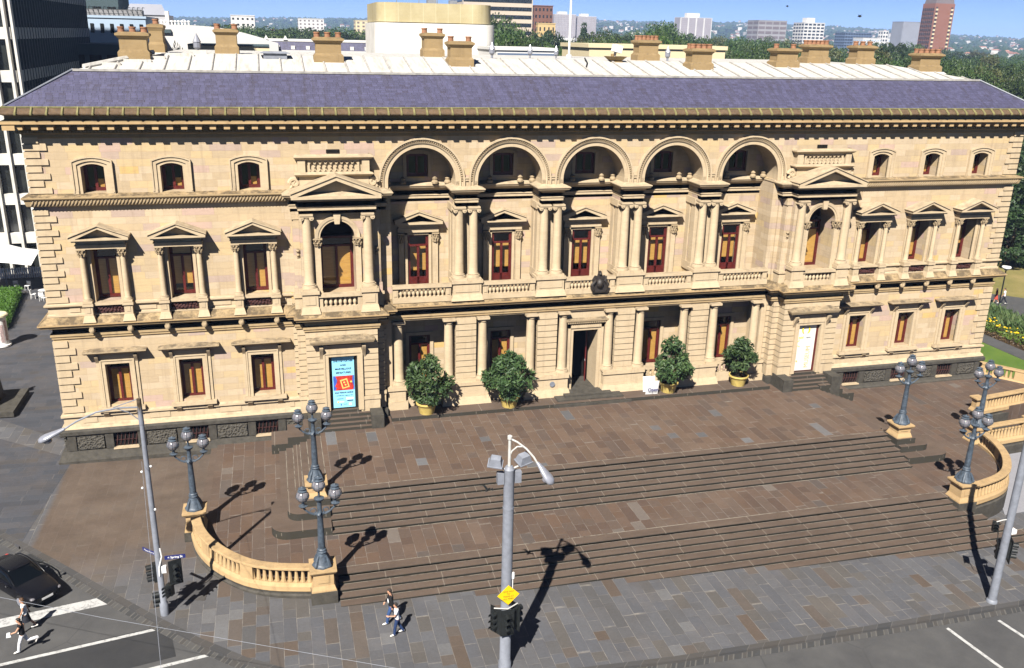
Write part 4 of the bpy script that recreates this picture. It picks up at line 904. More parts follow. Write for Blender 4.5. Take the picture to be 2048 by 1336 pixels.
pb.slab(rounded(15.6, 18.55, -11.3, -8.3, .8, False), 2.6, 3.16); pb.slab(rounded(15.6, 17.6, -10.6, -8.3, .5, False), 3.1, 3.52); pb.box(15.5, 16.72, -10.3, -9.05, 3.4, 3.86)
pb.builds('end_block', 'step', T)
P = thing('portico_platform', 'dark stone ledge along the arcade with steps up to the main doorway', 'platform')
mb = MB(); mb.box(-12.35, 12.35, -1.66, 2.2, 3.6, 4.02); mb.box(-12.6, -2.4, -1.9, -1.66, 3.6, 3.9) if 0 else None; mb.build('ledge', 'step', P)
mb = MB(); mb.box(-2.45, 2.62, -1.75, .1, 3.6, 3.97); mb.box(-2.1, 2.25, -1.35, .3, 3.9, 4.10); mb.box(-1.5, 1.6, -.95, 2.1, 4.0, 4.22); mb.build('steps', 'blue', P)
# ---- curved balustrades
def balustrade_run(name, label, path, zb, zt, ends=True, group=None, nb=None, dark=None, gaps=()):
    o = thing(name, label, 'balustrade', (0, 0, 0), 0, group)
    MB().sweep(path, [(-.18, zt-.14), (.18, zt-.14), (.22, zt-.10), (.22, zt-.015), (.19, zt), (-.19, zt), (-.22, zt-.015), (-.22, zt-.10), (-.18, zt-.14)]).build('coping', 'ochre', o)
    MB().sweep(path, [(-.18, zb-.02), (-.18, zb+.13), (.17, zb+.13), (.19, zb+.08), (.26, zb-.02), (.26, zb-.24), (.20, zb-.3)]).build('plinth', 'ochre', o)
    if dark is not None: MB().sweep(path, [(.20, zb-.22), (.20, zb-.4), (.27, zb-.46), (.27, dark), (-.2, dark), (-.2, zb-.1)]).build('base', 'blue', o)
    pts = [Vector(p) for p in path]; L = [0]
    for a, b in zip(pts, pts[1:]): L.append(L[-1]+(b-a).length)
    n = int(L[-1]/.27)
    for k in range(n):
        s = L[-1]*(k+.5)/n; i = max(j_ for j_ in range(len(L)-1) if L[j_] <= s+1e-6); f = (s-L[i])/(L[i+1]-L[i]); p = pts[i].lerp(pts[i+1], f)
        b = baluster2(o); tn = (pts[i+1]-pts[i]).normalized(); b.location = (p.x+tn.y*.05, p.y-tn.x*.05, zb+.12)
    for s in gaps:
        i = max(j_ for j_ in range(len(L)-1) if L[j_] <= s*L[-1]+1e-6); f = (s*L[-1]-L[i])/(L[i+1]-L[i]); p = pts[i].lerp(pts[i+1], f); t = (pts[i+1]-pts[i]).normalized()
        MB().box(-.32, .32, -.16, .16, zb+.1, zt-.13).rot(math.atan2(t.y, t.x)).move(p.x+t.y*.02, p.y-t.x*.02, 0).build('pier', 'ochre', o)
    return o
b2 = None
def baluster2(par):
    global b2
    if b2 is None:
        o = MB().taper(-.10, .10, -.10, .10, 0, .45, .045).build('baluster', 'ochre', par); b2 = o.data
        m_ = MB().lathe(0, 0, [(.115, 0), (.115, .06), (.105, .09), (.06, .50), (.09, .53), (.09, .62)], 8); me = bpy.data.meshes.new('baluster'); me.from_pydata(m_.v, [], m_.f); me.materials.append(M['ochre']); o.data = me; b2 = me
    else: o = bpy.data.objects.new('baluster', b2); col.objects.link(o); o.parent = par
    return o
def smooth_path(p, n=3):
    P_ = [Vector(q) for q in p]; out = []
    for i in range(len(P_)-1):
        p0, p1, p2, p3 = P_[max(0, i-1)], P_[i], P_[i+1], P_[min(len(P_)-1, i+2)]
        for k in range(n):
            t = k/n; out.append(tuple(.5*((2*p1)+(p2-p0)*t+(2*p0-5*p1+4*p2-p3)*t*t+(3*p1-p0-3*p2+p3)*t**3)))
    return out+[tuple(P_[-1])]
balustrade_run('curved_balustrade', 'curved ochre stone balustrade sweeping round the street corner beside the signals', smooth_path(LB_)[::-1], 2.75, 3.62, dark=1.9, gaps=(.0, .28, .62))
balustrade_run('curved_balustrade', 'curved ochre stone balustrade beside the grey pole with pale pavement behind', smooth_path(RB_), 2.75, 3.62, dark=.7, gaps=(.4, .75))
def pedestal(x, y, w, z0, z1, zd, label, name='lamp_pedestal'):
    o = thing(name, label, 'pedestal', (x, y, 0)); s = w/2
    mb = MB(); mb.box(-s+.1, s-.1, -s+.1, s-.1, z0+.25, z1-.14); mb.taper(-s, s, -s, s, z0+.02, z0+.26, .08); mb.box(-s, s, -s, s, z0-.02, z0+.06); mb.box(-s+.28, s-.28, -s+.07, -s+.1, z0+.4, z1-.3); mb.build('shaft', 'ochre', o)
    mb = MB(); mb.taper(-s+.02, s-.02, -s+.02, s-.02, z1-.18, z1-.08, -.06); mb.box(-s-.04, s+.04, -s-.04, s+.04, z1-.08, z1); mb.build('cap', 'ochre', o)
    if zd is not None: MB().box(-s-.03, s+.03, -s-.03, s+.03, zd, z0).build('base', 'blue', o)
PED = [(-22.75, -9.45, 1.0, 2.75, 3.76, 1.9, 'left end of the corner balustrade, below the office tower'), (-17.15, -15.6, 1.05, 2.72, 3.76, 1.6, 'bottom of the steps, beside the two strolling pedestrians'), (-17.08, -9.45, 1.0, 3.86, 4.62, None, 'top of the steps, in front of the blue poster doorway'), (16.05, -9.7, 1.0, 3.86, 4.62, None, 'top of the steps, in front of the white banner doorway'), (15.85, -15.2, 1.05, 2.72, 3.76, .9, 'bottom of the steps, above the leaning grey pole shadow'), (21.85, -9.4, 1.0, 2.75, 3.76, .9, 'back end of the curved balustrade near the lawn')]
for x, y, w_, a, b, c_, l in PED: pedestal(x, y, w_, a, b, c_, 'ochre stone lamp pedestal at '+l)
# ---- cast-iron lamps
def lamp():
    o = thing('street_lamp', 'x', 'street lamp', (0, 0, 0), 0, 'cast iron globe lamps round the steps')
    mb = MB(); n = 8; prof = [(.44, 0), (.44, .06), (.40, .08), (.36, .16), (.25, .42), (.19, .6), (.22, .64), (.22, .68), (.17, .72)]; mb.lathe(0, 0, prof, 8)
    for k in range(4):
        a = math.pi/4+k*math.pi/2; mb.tube([(.42*math.cos(a), .42*math.sin(a), .06), (.34*math.cos(a), .34*math.sin(a), .3), (.22*math.cos(a), .22*math.sin(a), .52)], [.08, .06, .04], 6)
    mb.build('base', 'lampiron', o, 50)
    mb = MB().lathe(0, 0, [(.19, .7), (.19, .78), (.15, .82), (.155, .86), (.14, 1.6), (.115, 2.3), (.13, 2.34), (.15, 2.4), (.17, 2.46), (.12, 2.52), (.1, 2.58), (.09, 3.0), (.11, 3.06), (.19, 3.12), (.22, 3.2), (.12, 3.24), (.05, 3.26), (.045, 3.5), (.1, 3.54)], 14); mb.build('column', 'lampiron', o, 40)
    mb = MB()
    for s in (-1, 1):
        mb.tube([(s*.1, 0, 2.5), (s*.22, 0, 2.44), (s*.42, 0, 2.55), (s*.6, 0, 2.72), (s*.66, 0, 2.86)], [.05, .05, .045, .04, .05], 7)
        t_ = [(s*(.26+.12*math.cos(q)), 0, 2.62+.12*math.sin(q)) for q in [i*.7 for i in range(9)]]; mb.tube(t_, .025, 5)
        mb.lathe(s*.66, 0, [(.02, 2.82), (.15, 2.86), (.19, 2.92), (.07, 2.96), (.05, 3.08), (.1, 3.13)], 12)
    for s in (-1, 1): mb.tube([(0, s*.1, 2.48), (0, s*.24, 2.46), (0, s*.28, 2.58), (0, s*.18, 2.66)], .03, 6)
    mb.build('arms', 'lampiron', o, 40)
    for (gx, gz) in ((0, 3.78), (-.66, 3.36), (.66, 3.36)):
        gl = MB().ball((gx, 0, gz), .265, 18, 12).build('globe', 'globe', o, 60)
        cg = MB()
        for k in range(4):
            a = k*math.pi/4; cg.tube([(gx+.272*math.sin(t)*math.cos(a), .272*math.sin(t)*math.sin(a), gz-.272*math.cos(t)) for t in [math.pi*2*i/20 for i in range(21)]], .009, 4)
        cg.tube([(gx+.272*math.cos(t), .272*math.sin(t), gz) for t in [math.pi*2*i/20 for i in range(21)]], .012, 4)
        cg.build('cage', 'lampiron', gl); MB().lathe(gx, 0, [(.17, gz+.2), (.2, gz+.25), (.13, gz+.29), (.13, gz+.33), (.17, gz+.36), (.05, gz+.4), (.02, gz+.44)], 12).build('cap', 'lampiron', gl, 40)
    return o
L0 = lamp()
LAMPS = [(-22.75, -9.45, 3.76, 'at the left end of the corner balustrade below the office tower'), (-17.15, -15.6, 3.76, 'at the bottom of the steps nearest the strolling couple'), (-17.08, -9.45, 4.62, 'directly in front of the blue poster doorway'), (16.05, -9.7, 4.62, 'standing alone at the top right of the steps'), (15.85, -15.2, 3.76, 'on the pedestal beside the leaning grey pole'), (21.85, -9.4, 3.76, 'partly behind another lamp, nearest the lawn')]
for i, (x, y, z, l) in enumerate(LAMPS):
    o = L0 if i == 0 else dup(L0); o.location = (x, y, z); o.rotation_euler.z = R(0 if x < 0 else -4); o['label'] = 'blue-grey three-globe lamp '+l
# ---- traffic poles
def txt(s, size, m, par=None, loc=(0, 0, 0), rot=(90, 0, 0), ext=.004, align='CENTER', sx=1.0, name='lettering', bold=.0):
    cu = bpy.data.curves.new('t', 'FONT'); cu.body = s; cu.size = size; cu.align_x = align; cu.align_y = 'CENTER'; cu.extrude = ext; cu.resolution_u = 2; cu.offset = bold
    t = bpy.data.objects.new('t', cu); me = bpy.data.meshes.new_from_object(t); bpy.data.objects.remove(t); bpy.data.curves.remove(cu); me.name = name; me.materials.append(M[m])
    o = bpy.data.objects.new(name, me); col.objects.link(o); o.location = loc; o.rotation_euler = tuple(R(a) for a in rot); o.scale = (sx, 1, 1)
    if par: o.parent = par
    return o
def signal(par, loc, rz, board=True, h=.82):
    """a three-lamp signal head facing its own -y"""
    mb = MB(); mb.box(-.13, .13, -.02, .18, -h/2, h/2)
    if board: mb.box(-.26, .26, .0, .03, -h/2-.16, h/2+.16)
    mt = Matrix.Translation(loc) @ Matrix.Rotation(rz, 4, 'Z'); tr = lambda m_: setattr(m_, 'v', [tuple(mt @ Vector(p)) for p in m_.v]) or m_
    o = tr(mb).build('signal_head', 'black', par)
    for k in (-1, 0, 1):
        z = k*h/3; v = MB(); n = 12
        vs = [(.115*math.cos(a), yy, z+.115*math.sin(a)) for yy in (-.02, -.28) for a in [math.pi*(-.15)+math.pi*1.3*i/n for i in range(n+1)]]
        v.add(vs, [(i, i+1, i+n+2, i+n+1) for i in range(n)]); tr(v).build('visor', 'black', o)
    ln = MB()
    for k in (-1, 0, 1): q = MB().lathe(0, 0, [(.1, -.03), (.1, -.024)], 12, 'y').move(0, 0, k*h/3); ln.add(q.v, q.f)
    tr(ln).build('lens', 'lens', o)
    return o
def cobra(par, p, d, L=1.0):
    d = Vector(d).normalized(); z = Vector((0, 0, 1)); sd = d.cross(z).normalized(); upv = sd.cross(d).normalized(); mb = MB(); vs = []; fs = []; n = 12
    prof = [(0, .07, .07), (.12, .09, .09), (.4, .17, .12), (.68, .235, .15), (.86, .22, .14), (.97, .12, .09), (1.0, .02, .02)]
    for t, w_, h_ in prof:
        for k in range(n): a = 2*math.pi*k/n; vs.append(Vector(p)+d*(t*L)+sd*(w_*math.cos(a))+upv*(h_*math.sin(a)*(1 if math.sin(a) > 0 else .55)))
    for i in range(len(prof)-1):
        for k in range(n): fs.append((i*n+k, i*n+(k+1) % n, (i+1)*n+(k+1) % n, (i+1)*n+k))
    mb.add(vs, fs); o = mb.build('lamp_head', 'alum', par, 60)
    c = Vector(p)+d*(.72*L)-upv*.1; q = MB().ball((0, 0, 0), .17, 12, 8, .7); q.v = [tuple(Vector(a)+c) for a in q.v]; q.build('diffuser', 'globe', o, 60); return o
cx, cy = -10.62, -21.6; zb = zs(cx)
PC = thing('light_pole', 'thick grey pole with curved lamp arm, floodlights, signals and yellow diamond sign', 'pole', (0, 0, 0))
MB().lathe(cx, cy, [(.25, zb-.02), (.25, zb+.3), (.215, zb+.35), (.205, 6.0), (.20, 9.0), (.21, 9.0), (.21, 9.08), (.195, 9.08), (.19, 10.55), (.20, 10.6), (.12, 10.72)], 20).build('shaft', 'galv', PC, 40)
MB().lathe(cx, cy, [(.06, 10.6), (.055, 11.75), (.09, 11.78), (.09, 11.9), (.0, 11.95)], 10).build('mast', 'galvl', PC, 40)
arm = MB(); arm.tube([(cx, cy, 11.8), (cx+.25, cy-.10, 11.68), (cx+.55, cy-.22, 11.45), (cx+.80, cy-.32, 11.15), (cx+.93, cy-.38, 10.92)], .036, 8); arm.tube([(cx, cy, 11.1), (cx+.08, cy-.04, 11.32), (cx+.25, cy-.1, 11.5), (cx+.48, cy-.18, 11.52)], .028, 7); arm.build('lamp_arm', 'galvl', PC, 40)
cobra(PC, (cx+.92, cy-.38, 10.94), (.42, -.42, -.62), .95)
for s in (-1, 1):
    f_ = MB(); f_.taper(-.24, .24, -.2, .2, -.12, .16, .07); f_.box(-.27, .27, -.23, .23, -.16, -.12); f_.rot(R(s*20), axis='Z'); f_.rot(R(18), axis='X'); f_.move(cx+s*.52, cy-.05, 11.0); f_.build('floodlight', 'galv', PC)
    q = MB(); q.tube([(cx+s*.12, cy, 10.6), (cx+s*.45, cy, 10.72), (cx+s*.5, cy, 10.9)], .035, 6); q.build('bracket', 'galvl', PC, 40)
    q = MB().box(cx+s*.2, cx+s*.44, cy-.1, cy+.12, 10.05, 10.5); q.build('control_box', 'galv', PC)
DZ = 4.95
sg = MB().box(-.30, .30, -.01, .01, -.30, .30).rot(R(45), axis='Y').move(cx, cy-.3, 5.5); sg = sg.build('yellow_sign', 'yellow', PC)
for i, s in enumerate(('GIVE WAY', 'TO', 'TRAMS AT', 'ALL TIMES')): txt(s, .088, 'black', sg, (cx, cy-.313, 5.655-.107*i), name='lettering', ext=.002)
wh = MB().lathe(cx+.22, cy-.05, [(.02, 5.5), (.02, 6.02), (.07, 6.04), (.08, 6.2), (.06, 6.28), (.0, 6.3)], 10).build('antenna', 'white', PC, 40)
for lx, ly, a in ((-.42, -.05, R(-55)), (-.02, -.33, R(0)), (.4, .05, R(115))): signal(PC, (cx+lx, cy+ly, 4.28), a, True)
MB().tube([(cx-.5, cy-.1, 4.86), (cx, cy-.24, 4.84), (cx+.45, cy, 4.86)], .025, 6).build('clamp', 'galvl', PC, 40)
# corner pole
lx, ly = -23.63, -15.53; zb = zs(lx)
PL = thing('light_pole', 'slim grey corner pole with long lamp arm, signals and blue street signs', 'pole', (0, 0, 0))
MB().lathe(lx, ly, [(.17, zb-.02), (.17, zb+.55), (.13, zb+.6), (.12, 6.0), (.10, 9.0), (.085, 10.9), (.10, 10.9), (.08, 11.95)], 16).build('shaft', 'galv', PL, 40)
MB().lathe(lx, ly, [(.095, 10.95), (.085, 11.95), (.0, 11.97)], 12).build('timber_top', 'bark', PL, 40)
arm = MB(); arm.tube([(lx, ly, 11.6), (lx-.7, ly-.1, 11.68), (lx-1.5, ly-.22, 11.62), (lx-2.2, ly-.33, 11.35), (lx-2.65, ly-.4, 11.1)], .035, 7); arm.tube([(lx, ly, 11.95), (lx-.9, ly-.13, 11.72)], .02, 5); arm.tube([(lx, ly, 11.0), (lx-.4, ly-.06, 11.45), (lx-.8, ly-.1, 11.65)], .02, 5); arm.build('lamp_arm', 'galv', PL, 40)
cobra(PL, (lx-2.6, ly-.4, 11.12), (-1.0, -.15, -.42), 1.0)
signal(PL, (lx+.62, ly-.12, 4.28), R(20)); signal(PL, (lx-.25, ly+.1, 4.25), R(-75), False); signal(PL, (lx+.3, ly-.25, 3.55), R(-35), False, .5); signal(PL, (lx-.12, ly+.05, 3.0), R(-80), False, .7)
ss = MB().box(-.40, .40, -.012, .012, -.085, .085).build('street_sign', 'signblue', PL, loc=(lx+.66, ly-.12, 5.0)); txt('◂ Spring St' if 0 else '< Spring St', .13, 'white', ss, (0, -.014, 0), name='lettering', ext=.001, bold=.003)
ss2 = MB().box(-.40, .40, -.012, .012, -.075, .075).build('street_sign', 'signblue', PL, loc=(lx-.36, ly+.36, 5.1)); ss2.rotation_euler.z = R(-45); txt('Macarthur St', .115, 'white', ss2, (0, -.014, 0), name='lettering', ext=.001)
MB().box(lx+.1, lx+.28, ly-.2, ly-.02, 4.35, 4.62).build('control_box', 'white', PL); MB().tube([(lx+.12, ly-.1, 5.45), (lx+.16, ly-.14, 5.1), (lx+.02, ly-.14, 4.6), (lx, ly-.14, 4.2)], .03, 6).build('cable', 'white', PL, 40)
for (dz, dx) in ((8.2, -.25), (9.1, .15), (8.9, -.2), (7.2, .12)): MB().ball((lx+dx, ly-.05, dz), .05, 8, 6).build('insulator', 'white', PL, 40)
# right pole
rx, ry = 12.1, -21.84; zb = zs(rx)
PR = thing('light_pole', 'leaning-looking pale grey pole at the edge of the frame with black signals', 'pole', (0, 0, 0))
MB().lathe(rx, ry, [(.24, zb-.02), (.235, zb+.1), (.18, zb+.16), (.165, 6), (.15, 11.5)], 18).build('shaft', 'galv', PR, 40)
signal(PR, (rx+.5, ry+.1, 4.05), R(60)); signal(PR, (rx-.55, ry+.15, 5.35), R(-40), False, .42); signal(PR, (rx+.15, ry+.35, 4.0), R(150), False)
MB().tube([(rx, ry, 5.75), (rx-.3, ry+.08, 5.7), (rx-.55, ry+.15, 5.6)], .025, 6).build('bracket', 'galvl', PR, 40); MB().box(rx+.1, rx+.5, ry-.02, ry+.2, 4.95, 5.15).build('control_box', 'white', PR)
MB().tube([(rx-.5, ry, 5.2), (rx-.46, ry-.05, 4.6), (rx-.3, ry-.05, 4.35), (rx-.2, ry, 4.3)], .018, 5).build('cable', 'black', PR, 40)
# overhead tram wires
for p, q, l in (((-40, -14, 7.4), (-9, -30, 6.9), 'thin pale overhead wire crossing in front of the black car'), ((-23.8, -15.5, 9.3), (-20, -40, 8.2), 'thin span wire running from the corner pole towards the road')):
    tag(MB().tube([p, [(a+b)/2-(.25 if i == 2 else 0) for i, (a, b) in enumerate(zip(p, q))], q], .007, 5).build('overhead_wire', 'galv'), l, 'wire')
# ---- signs hung in the two side doorways
def flat(poly, y0, y1): return MB().prism(poly, y0, y1)
bn = thing('exhibition_banner', 'light blue exhibition poster with red picture hung in the side doorway', 'banner', (-EX, -1.06, 0))
flat(rect(-.8, .8, 4.66, 7.95), .0, .05).build('backing', 'black', bn)
M['pblue'] = plain('poster_blue', (.27, .66, .86), .5, .3, var=.04, scale=1); M['pred'] = plain('poster_red', (.55, .045, .03), .5, .3, var=.3, scale=4); M['pdblue'] = plain('poster_deep_blue', (.05, .12, .5), .5, .3, var=.2, scale=4); M['pgold'] = plain('poster_gold', (.72, .5, .14), .5, .3, var=.1); M['pale'] = plain('poster_white', (.8, .85, .88), .5, .3, var=0); M['pnavy'] = plain('poster_navy', (.01, .02, .09), .5, .3, var=0)
flat(rect(-.62, .62, 4.72, 7.82), -.02, 0).build('sheet', 'pblue', bn)
for s, z, sz in (('ONE STEP FURTHER', 7.58, .155), ('AND', 7.33, .15), ('MARVELLOUS', 7.1, .15), ('MINIATURES', 6.87, .15)): txt(s, sz, 'pnavy', bn, (0, -.026, z), name='lettering', bold=.004, sx=.80 if len(s) > 12 else 1)
pc = flat(rect(-.58, .6, 5.8, 6.68), -.027, -.02).build('picture', 'pdblue', bn)
flat([(-.48, 5.8), (.52, 5.8), (.56, 6.0), (.48, 6.3), (.52, 6.68), (-.46, 6.68), (-.36, 6.4), (-.42, 6.2), (-.50, 6.05), (-.4, 5.95)], -.033, -.027).build('red_ground', 'pred', pc)
fr_ = MB().box(-.21, .21, -.04, -.033, -.28, .28).rot(R(-14), axis='Y').move(.06, 0, 6.2).build('gold_frame', 'pgold', pc); MB().box(-.14, .14, -.046, -.04, -.2, .2).rot(R(-14), axis='Y').move(.06, 0, 6.2).build('miniature', 'pred', pc)
mb = MB(); [mb.add(*[(q := MB().lathe(0, 0, [(r_, -.052), (r_, -.046)], 12, 'y').move(x, 0, z)).v, q.f]) for x, z, r_ in ((.03, 6.28, .06), (.1, 6.13, .055), (.42, 6.3, .06))]; mb.builds('ornament', 'pgold', pc)
txt('GOLD TREASURY MUSEUM', .115, 'pnavy', bn, (0, -.026, 5.64), name='lettering', bold=.003, sx=.76); txt('2 NOVEMBER 2003 - 2 FEBRUARY 2004', .07, 'pnavy', bn, (0, -.026, 5.46), name='lettering', sx=.82)
for x0, x1, z0, z1_, m_ in ((.12, .52, 5.2, 5.32, 'pale'), (.16, .5, 5.1, 5.16, 'pnavy'), (-.4, -.05, 5.24, 5.28, 'pdblue'), (-.4, -.3, 5.02, 5.12, 'pgold'), (-.26, -.02, 5.04, 5.1, 'pale'), (-.22, -.16, 4.84, 4.96, 'pdblue'), (-.05, .16, 4.9, 4.93, 'pdblue'), (.26, .4, 4.84, 4.98, 'pale')): flat(rect(x0, x1, z0, z1_), -.026, -.02).build('sponsor_mark', m_, bn)
bw = thing('door_banner', 'white banner with yellow lettering hung in the side doorway', 'banner', (EX, -1.06, 0))
M['bwhite'] = plain('banner_white', (.66, .655, .60), .6, .3, var=.03); M['byel'] = plain('banner_yellow', (.80, .58, .03), .6, .3, var=0); M['bpale'] = plain('banner_pale_print', (.50, .40, .18), .6, .3, var=0)
flat(rect(-.80, .80, 4.66, 7.95), .0, .05).build('backing', 'red', bw); flat(rect(-.72, .62, 4.72, 7.88), -.02, 0).build('sheet', 'bwhite', bw)
q = MB(); 
for s in (-1, 1): q.tube([(-.12+s*(.05+.2*math.sin(t)), -.022, 7.55+.28*math.cos(t)) for t in [math.pi*.12+math.pi*.76*i/10 for i in range(11)]], [.015, .03, .04, .05, .055, .055, .055, .05, .04, .03, .015], 6)
q.tube([(-.45+.22*math.cos(t), -.022, 6.62+.22*math.sin(t)) for t in [math.pi*.6+math.pi*.9*i/10 for i in range(11)]], .02, 5); q.build('yellow_emblem', 'byel', bw, 40)
txt('gold', .2, 'byel', bw, (-.42, -.026, 7.02), name='lettering', bold=.006); txt('open', .17, 'pnavy', bw, (.12, -.026, 7.02), name='lettering')
txt('MUSEUM', .46, 'bpale', bw, (.2, -.026, 5.65), rot=(90, -90, 0), name='lettering', sx=.85); MB().lathe(0, 0, [(.05, -.06), (.05, .0)], 10, 'y').move(-.56, 0, 5.4).build('door_knob', 'pgold', bw, 40)
af = thing('sandwich_board', 'white sandwich board with blue handwriting beside a potted shrub', 'sign', (4.14, -1.1, 4.02), R(-4))
for s in (-1, 1): b = MB().box(-.40, .40, -.012, .012, 0, .98).rot(R(-s*12), axis='X').move(0, s*.22, 0).build('panel', 'white', af)
t = txt("We're", .2, 'signblue', af, (-.12, -.315, .52), rot=(78, 0, 0)); t = txt('Open', .3, 'signblue', af, (.05, -.345, .33), rot=(78, 0, 0), bold=.004)
# ---- potted shrubs
def leafcloud(n, shape, size, seed, asp=2.2):
    r = np.random.default_rng(seed); P_ = shape(r, n); nrm = r.normal(size=(n, 3)); nrm /= np.linalg.norm(nrm, axis=1)[:, None]; nrm[:, 2] = np.abs(nrm[:, 2])*.8+.1
    a = np.cross(nrm, r.normal(size=(n, 3))); a /= np.linalg.norm(a, axis=1)[:, None]; b = np.cross(nrm, a); b /= np.linalg.norm(b, axis=1)[:, None]
    s = size*r.uniform(.6, 1.3, (n, 1)); a = a*s*asp/2; b = b*s/2
    V = np.stack([P_-a, P_-b*.9+a*.1, P_+a, P_+b*.9+a*.1], 1).reshape(-1, 3); F = np.arange(4*n).reshape(n, 4); mb = MB(); mb.v = [tuple(p) for p in V.tolist()]; mb.f = [tuple(f) for f in F.tolist()]; return mb
def shrub(x, y, z, h, w_, seed, label, bare=.25):
    o = thing('potted_shrub', label, 'potted shrub', (x, y, z), R(seed*70), 'tubbed shrubs along the arcade')
    MB().lathe(0, 0, [(.42, 0), (.44, .05), (.52, .46), (.60, .62), (.64, .64), (.64, .73), (.57, .73), (.55, .64)], 24).build('tub', 'tub', o, 40); MB().lathe(0, 0, [(.57, .6), (.54, .67), (.0, .69)], 16).build('soil', 'soil', o)
    st = MB(); st.tube([(0, 0, .6), (.03, .02, 1.1), (-.02, 0, 1.7), (.02, .03, .6+h*.8)], [.06, .05, .04, .015], 7); r = random.Random(seed)
    for k in range(14): a = r.uniform(0, 6.28); z0 = r.uniform(.9, .6+h*.6); q = r.uniform(.4, .8)*w_*.5; st.tube([(0, 0, z0), (q*.5*math.cos(a), q*.5*math.sin(a), z0+.2), (q*math.cos(a), q*math.sin(a), z0+.5)], [.03, .02, .008], 5)
    st.build('stems', 'bark', o, 40)
    def shape(g_, n):
        nc = 34; t = g_.uniform(0, 1, nc); a = g_.uniform(0, 6.283, nc); prof = np.interp(t, [0, .15, .4, .7, .9, 1], g_.permutation([[.35, .8, 1, .75, .45, .15], [.5, .95, 1, .62, .34, .1], [.3, .7, 1, .85, .5, .2]])[0]); rr = prof*w_/2*np.sqrt(g_.uniform(.25, 1, nc))
        c = np.stack([rr*np.cos(a), rr*np.sin(a), .6+h*bare*.5+t*h*(1-bare*.5)], 1); i = g_.integers(0, nc, n); d = g_.normal(size=(n, 3)); d *= (g_.uniform(.3, 1, n)**.5*.30/np.linalg.norm(d, axis=1))[:, None]*w_/1.9; return c[i]+d
    leafcloud(2700, shape, .125, seed, 2.8).build('foliage', 'leafs', o)
shrub(-10.22, -1.22, 3.98, 2.75, 2.75, 3, 'tall shaggy shrub in a yellow tub, nearest the blue poster')
shrub(-5.17, -1.25, 3.98, 2.5, 2.8, 5, 'broad round shrub in a yellow tub, between poster and main doorway')
shrub(5.38, -1.07, 3.98, 2.85, 2.45, 8, 'tall shrub in a yellow tub beside the sandwich board')
shrub(10.39, -.95, 3.98, 2.4, 2.15, 11, 'compact round shrub in a yellow tub, nearest the white banner', .5)
# ================================================================== people
def skinmesh(name, chains, m, par, sub=1, root=0):
    """chains: lists of (point, radius); equal points are shared, so limbs grow out of one continuous body"""
    bm = bmesh.new(); lay = bm.verts.layers.skin.verify(); idx = {}
    for ch in chains:
        prev = None
        for p, r in ch:
            k = tuple(round(c, 4) for c in p)
            if k not in idx: v = bm.verts.new(p); v[lay].radius = (r, r) if not isinstance(r, tuple) else r; idx[k] = v; v[lay].use_root = (len(idx) == 1)
            v = idx[k]
            if prev is not None and prev is not v and not bm.edges.get((prev, v)): bm.edges.new((prev, v))
            prev = v
    me = bpy.data.meshes.new(name); bm.to_mesh(me); bm.free(); me.materials.append(M[m] if isinstance(m, str) else m)
    o = bpy.data.objects.new(name, me); col.objects.link(o)
    if par: o.parent = par
    s = o.modifiers.new('skin', 'SKIN'); s.use_smooth_shade = True; s.branch_smoothing = .3
    if sub: u = o.modifiers.new('sub', 'SUBSURF'); u.levels = sub; u.render_levels = sub
    return o
M['skin'] = plain('skin', (.50, .27, .17), .5, .4, var=.06, scale=8); M['hair'] = plain('dark_hair', (.018, .012, .009), .5, .4, var=.2); M['hairb'] = plain('brown_hair', (.09, .045, .02), .5, .4, var=.2)
def cloth(n, c): M[n] = plain(n, c, .85, .2, var=.12, scale=9, bump=.3)
cloth('denim', (.035, .075, .19)); cloth('denim_dark', (.02, .04, .11)); cloth('white_cotton', (.72, .73, .74)); cloth('black_knit', (.012, .012, .013)); cloth('red_dress', (.42, .06, .04)); cloth('dark_trousers', (.02, .022, .03)); cloth('cream_trousers', (.66, .66, .68)); cloth('shoe_white', (.7, .68, .64))
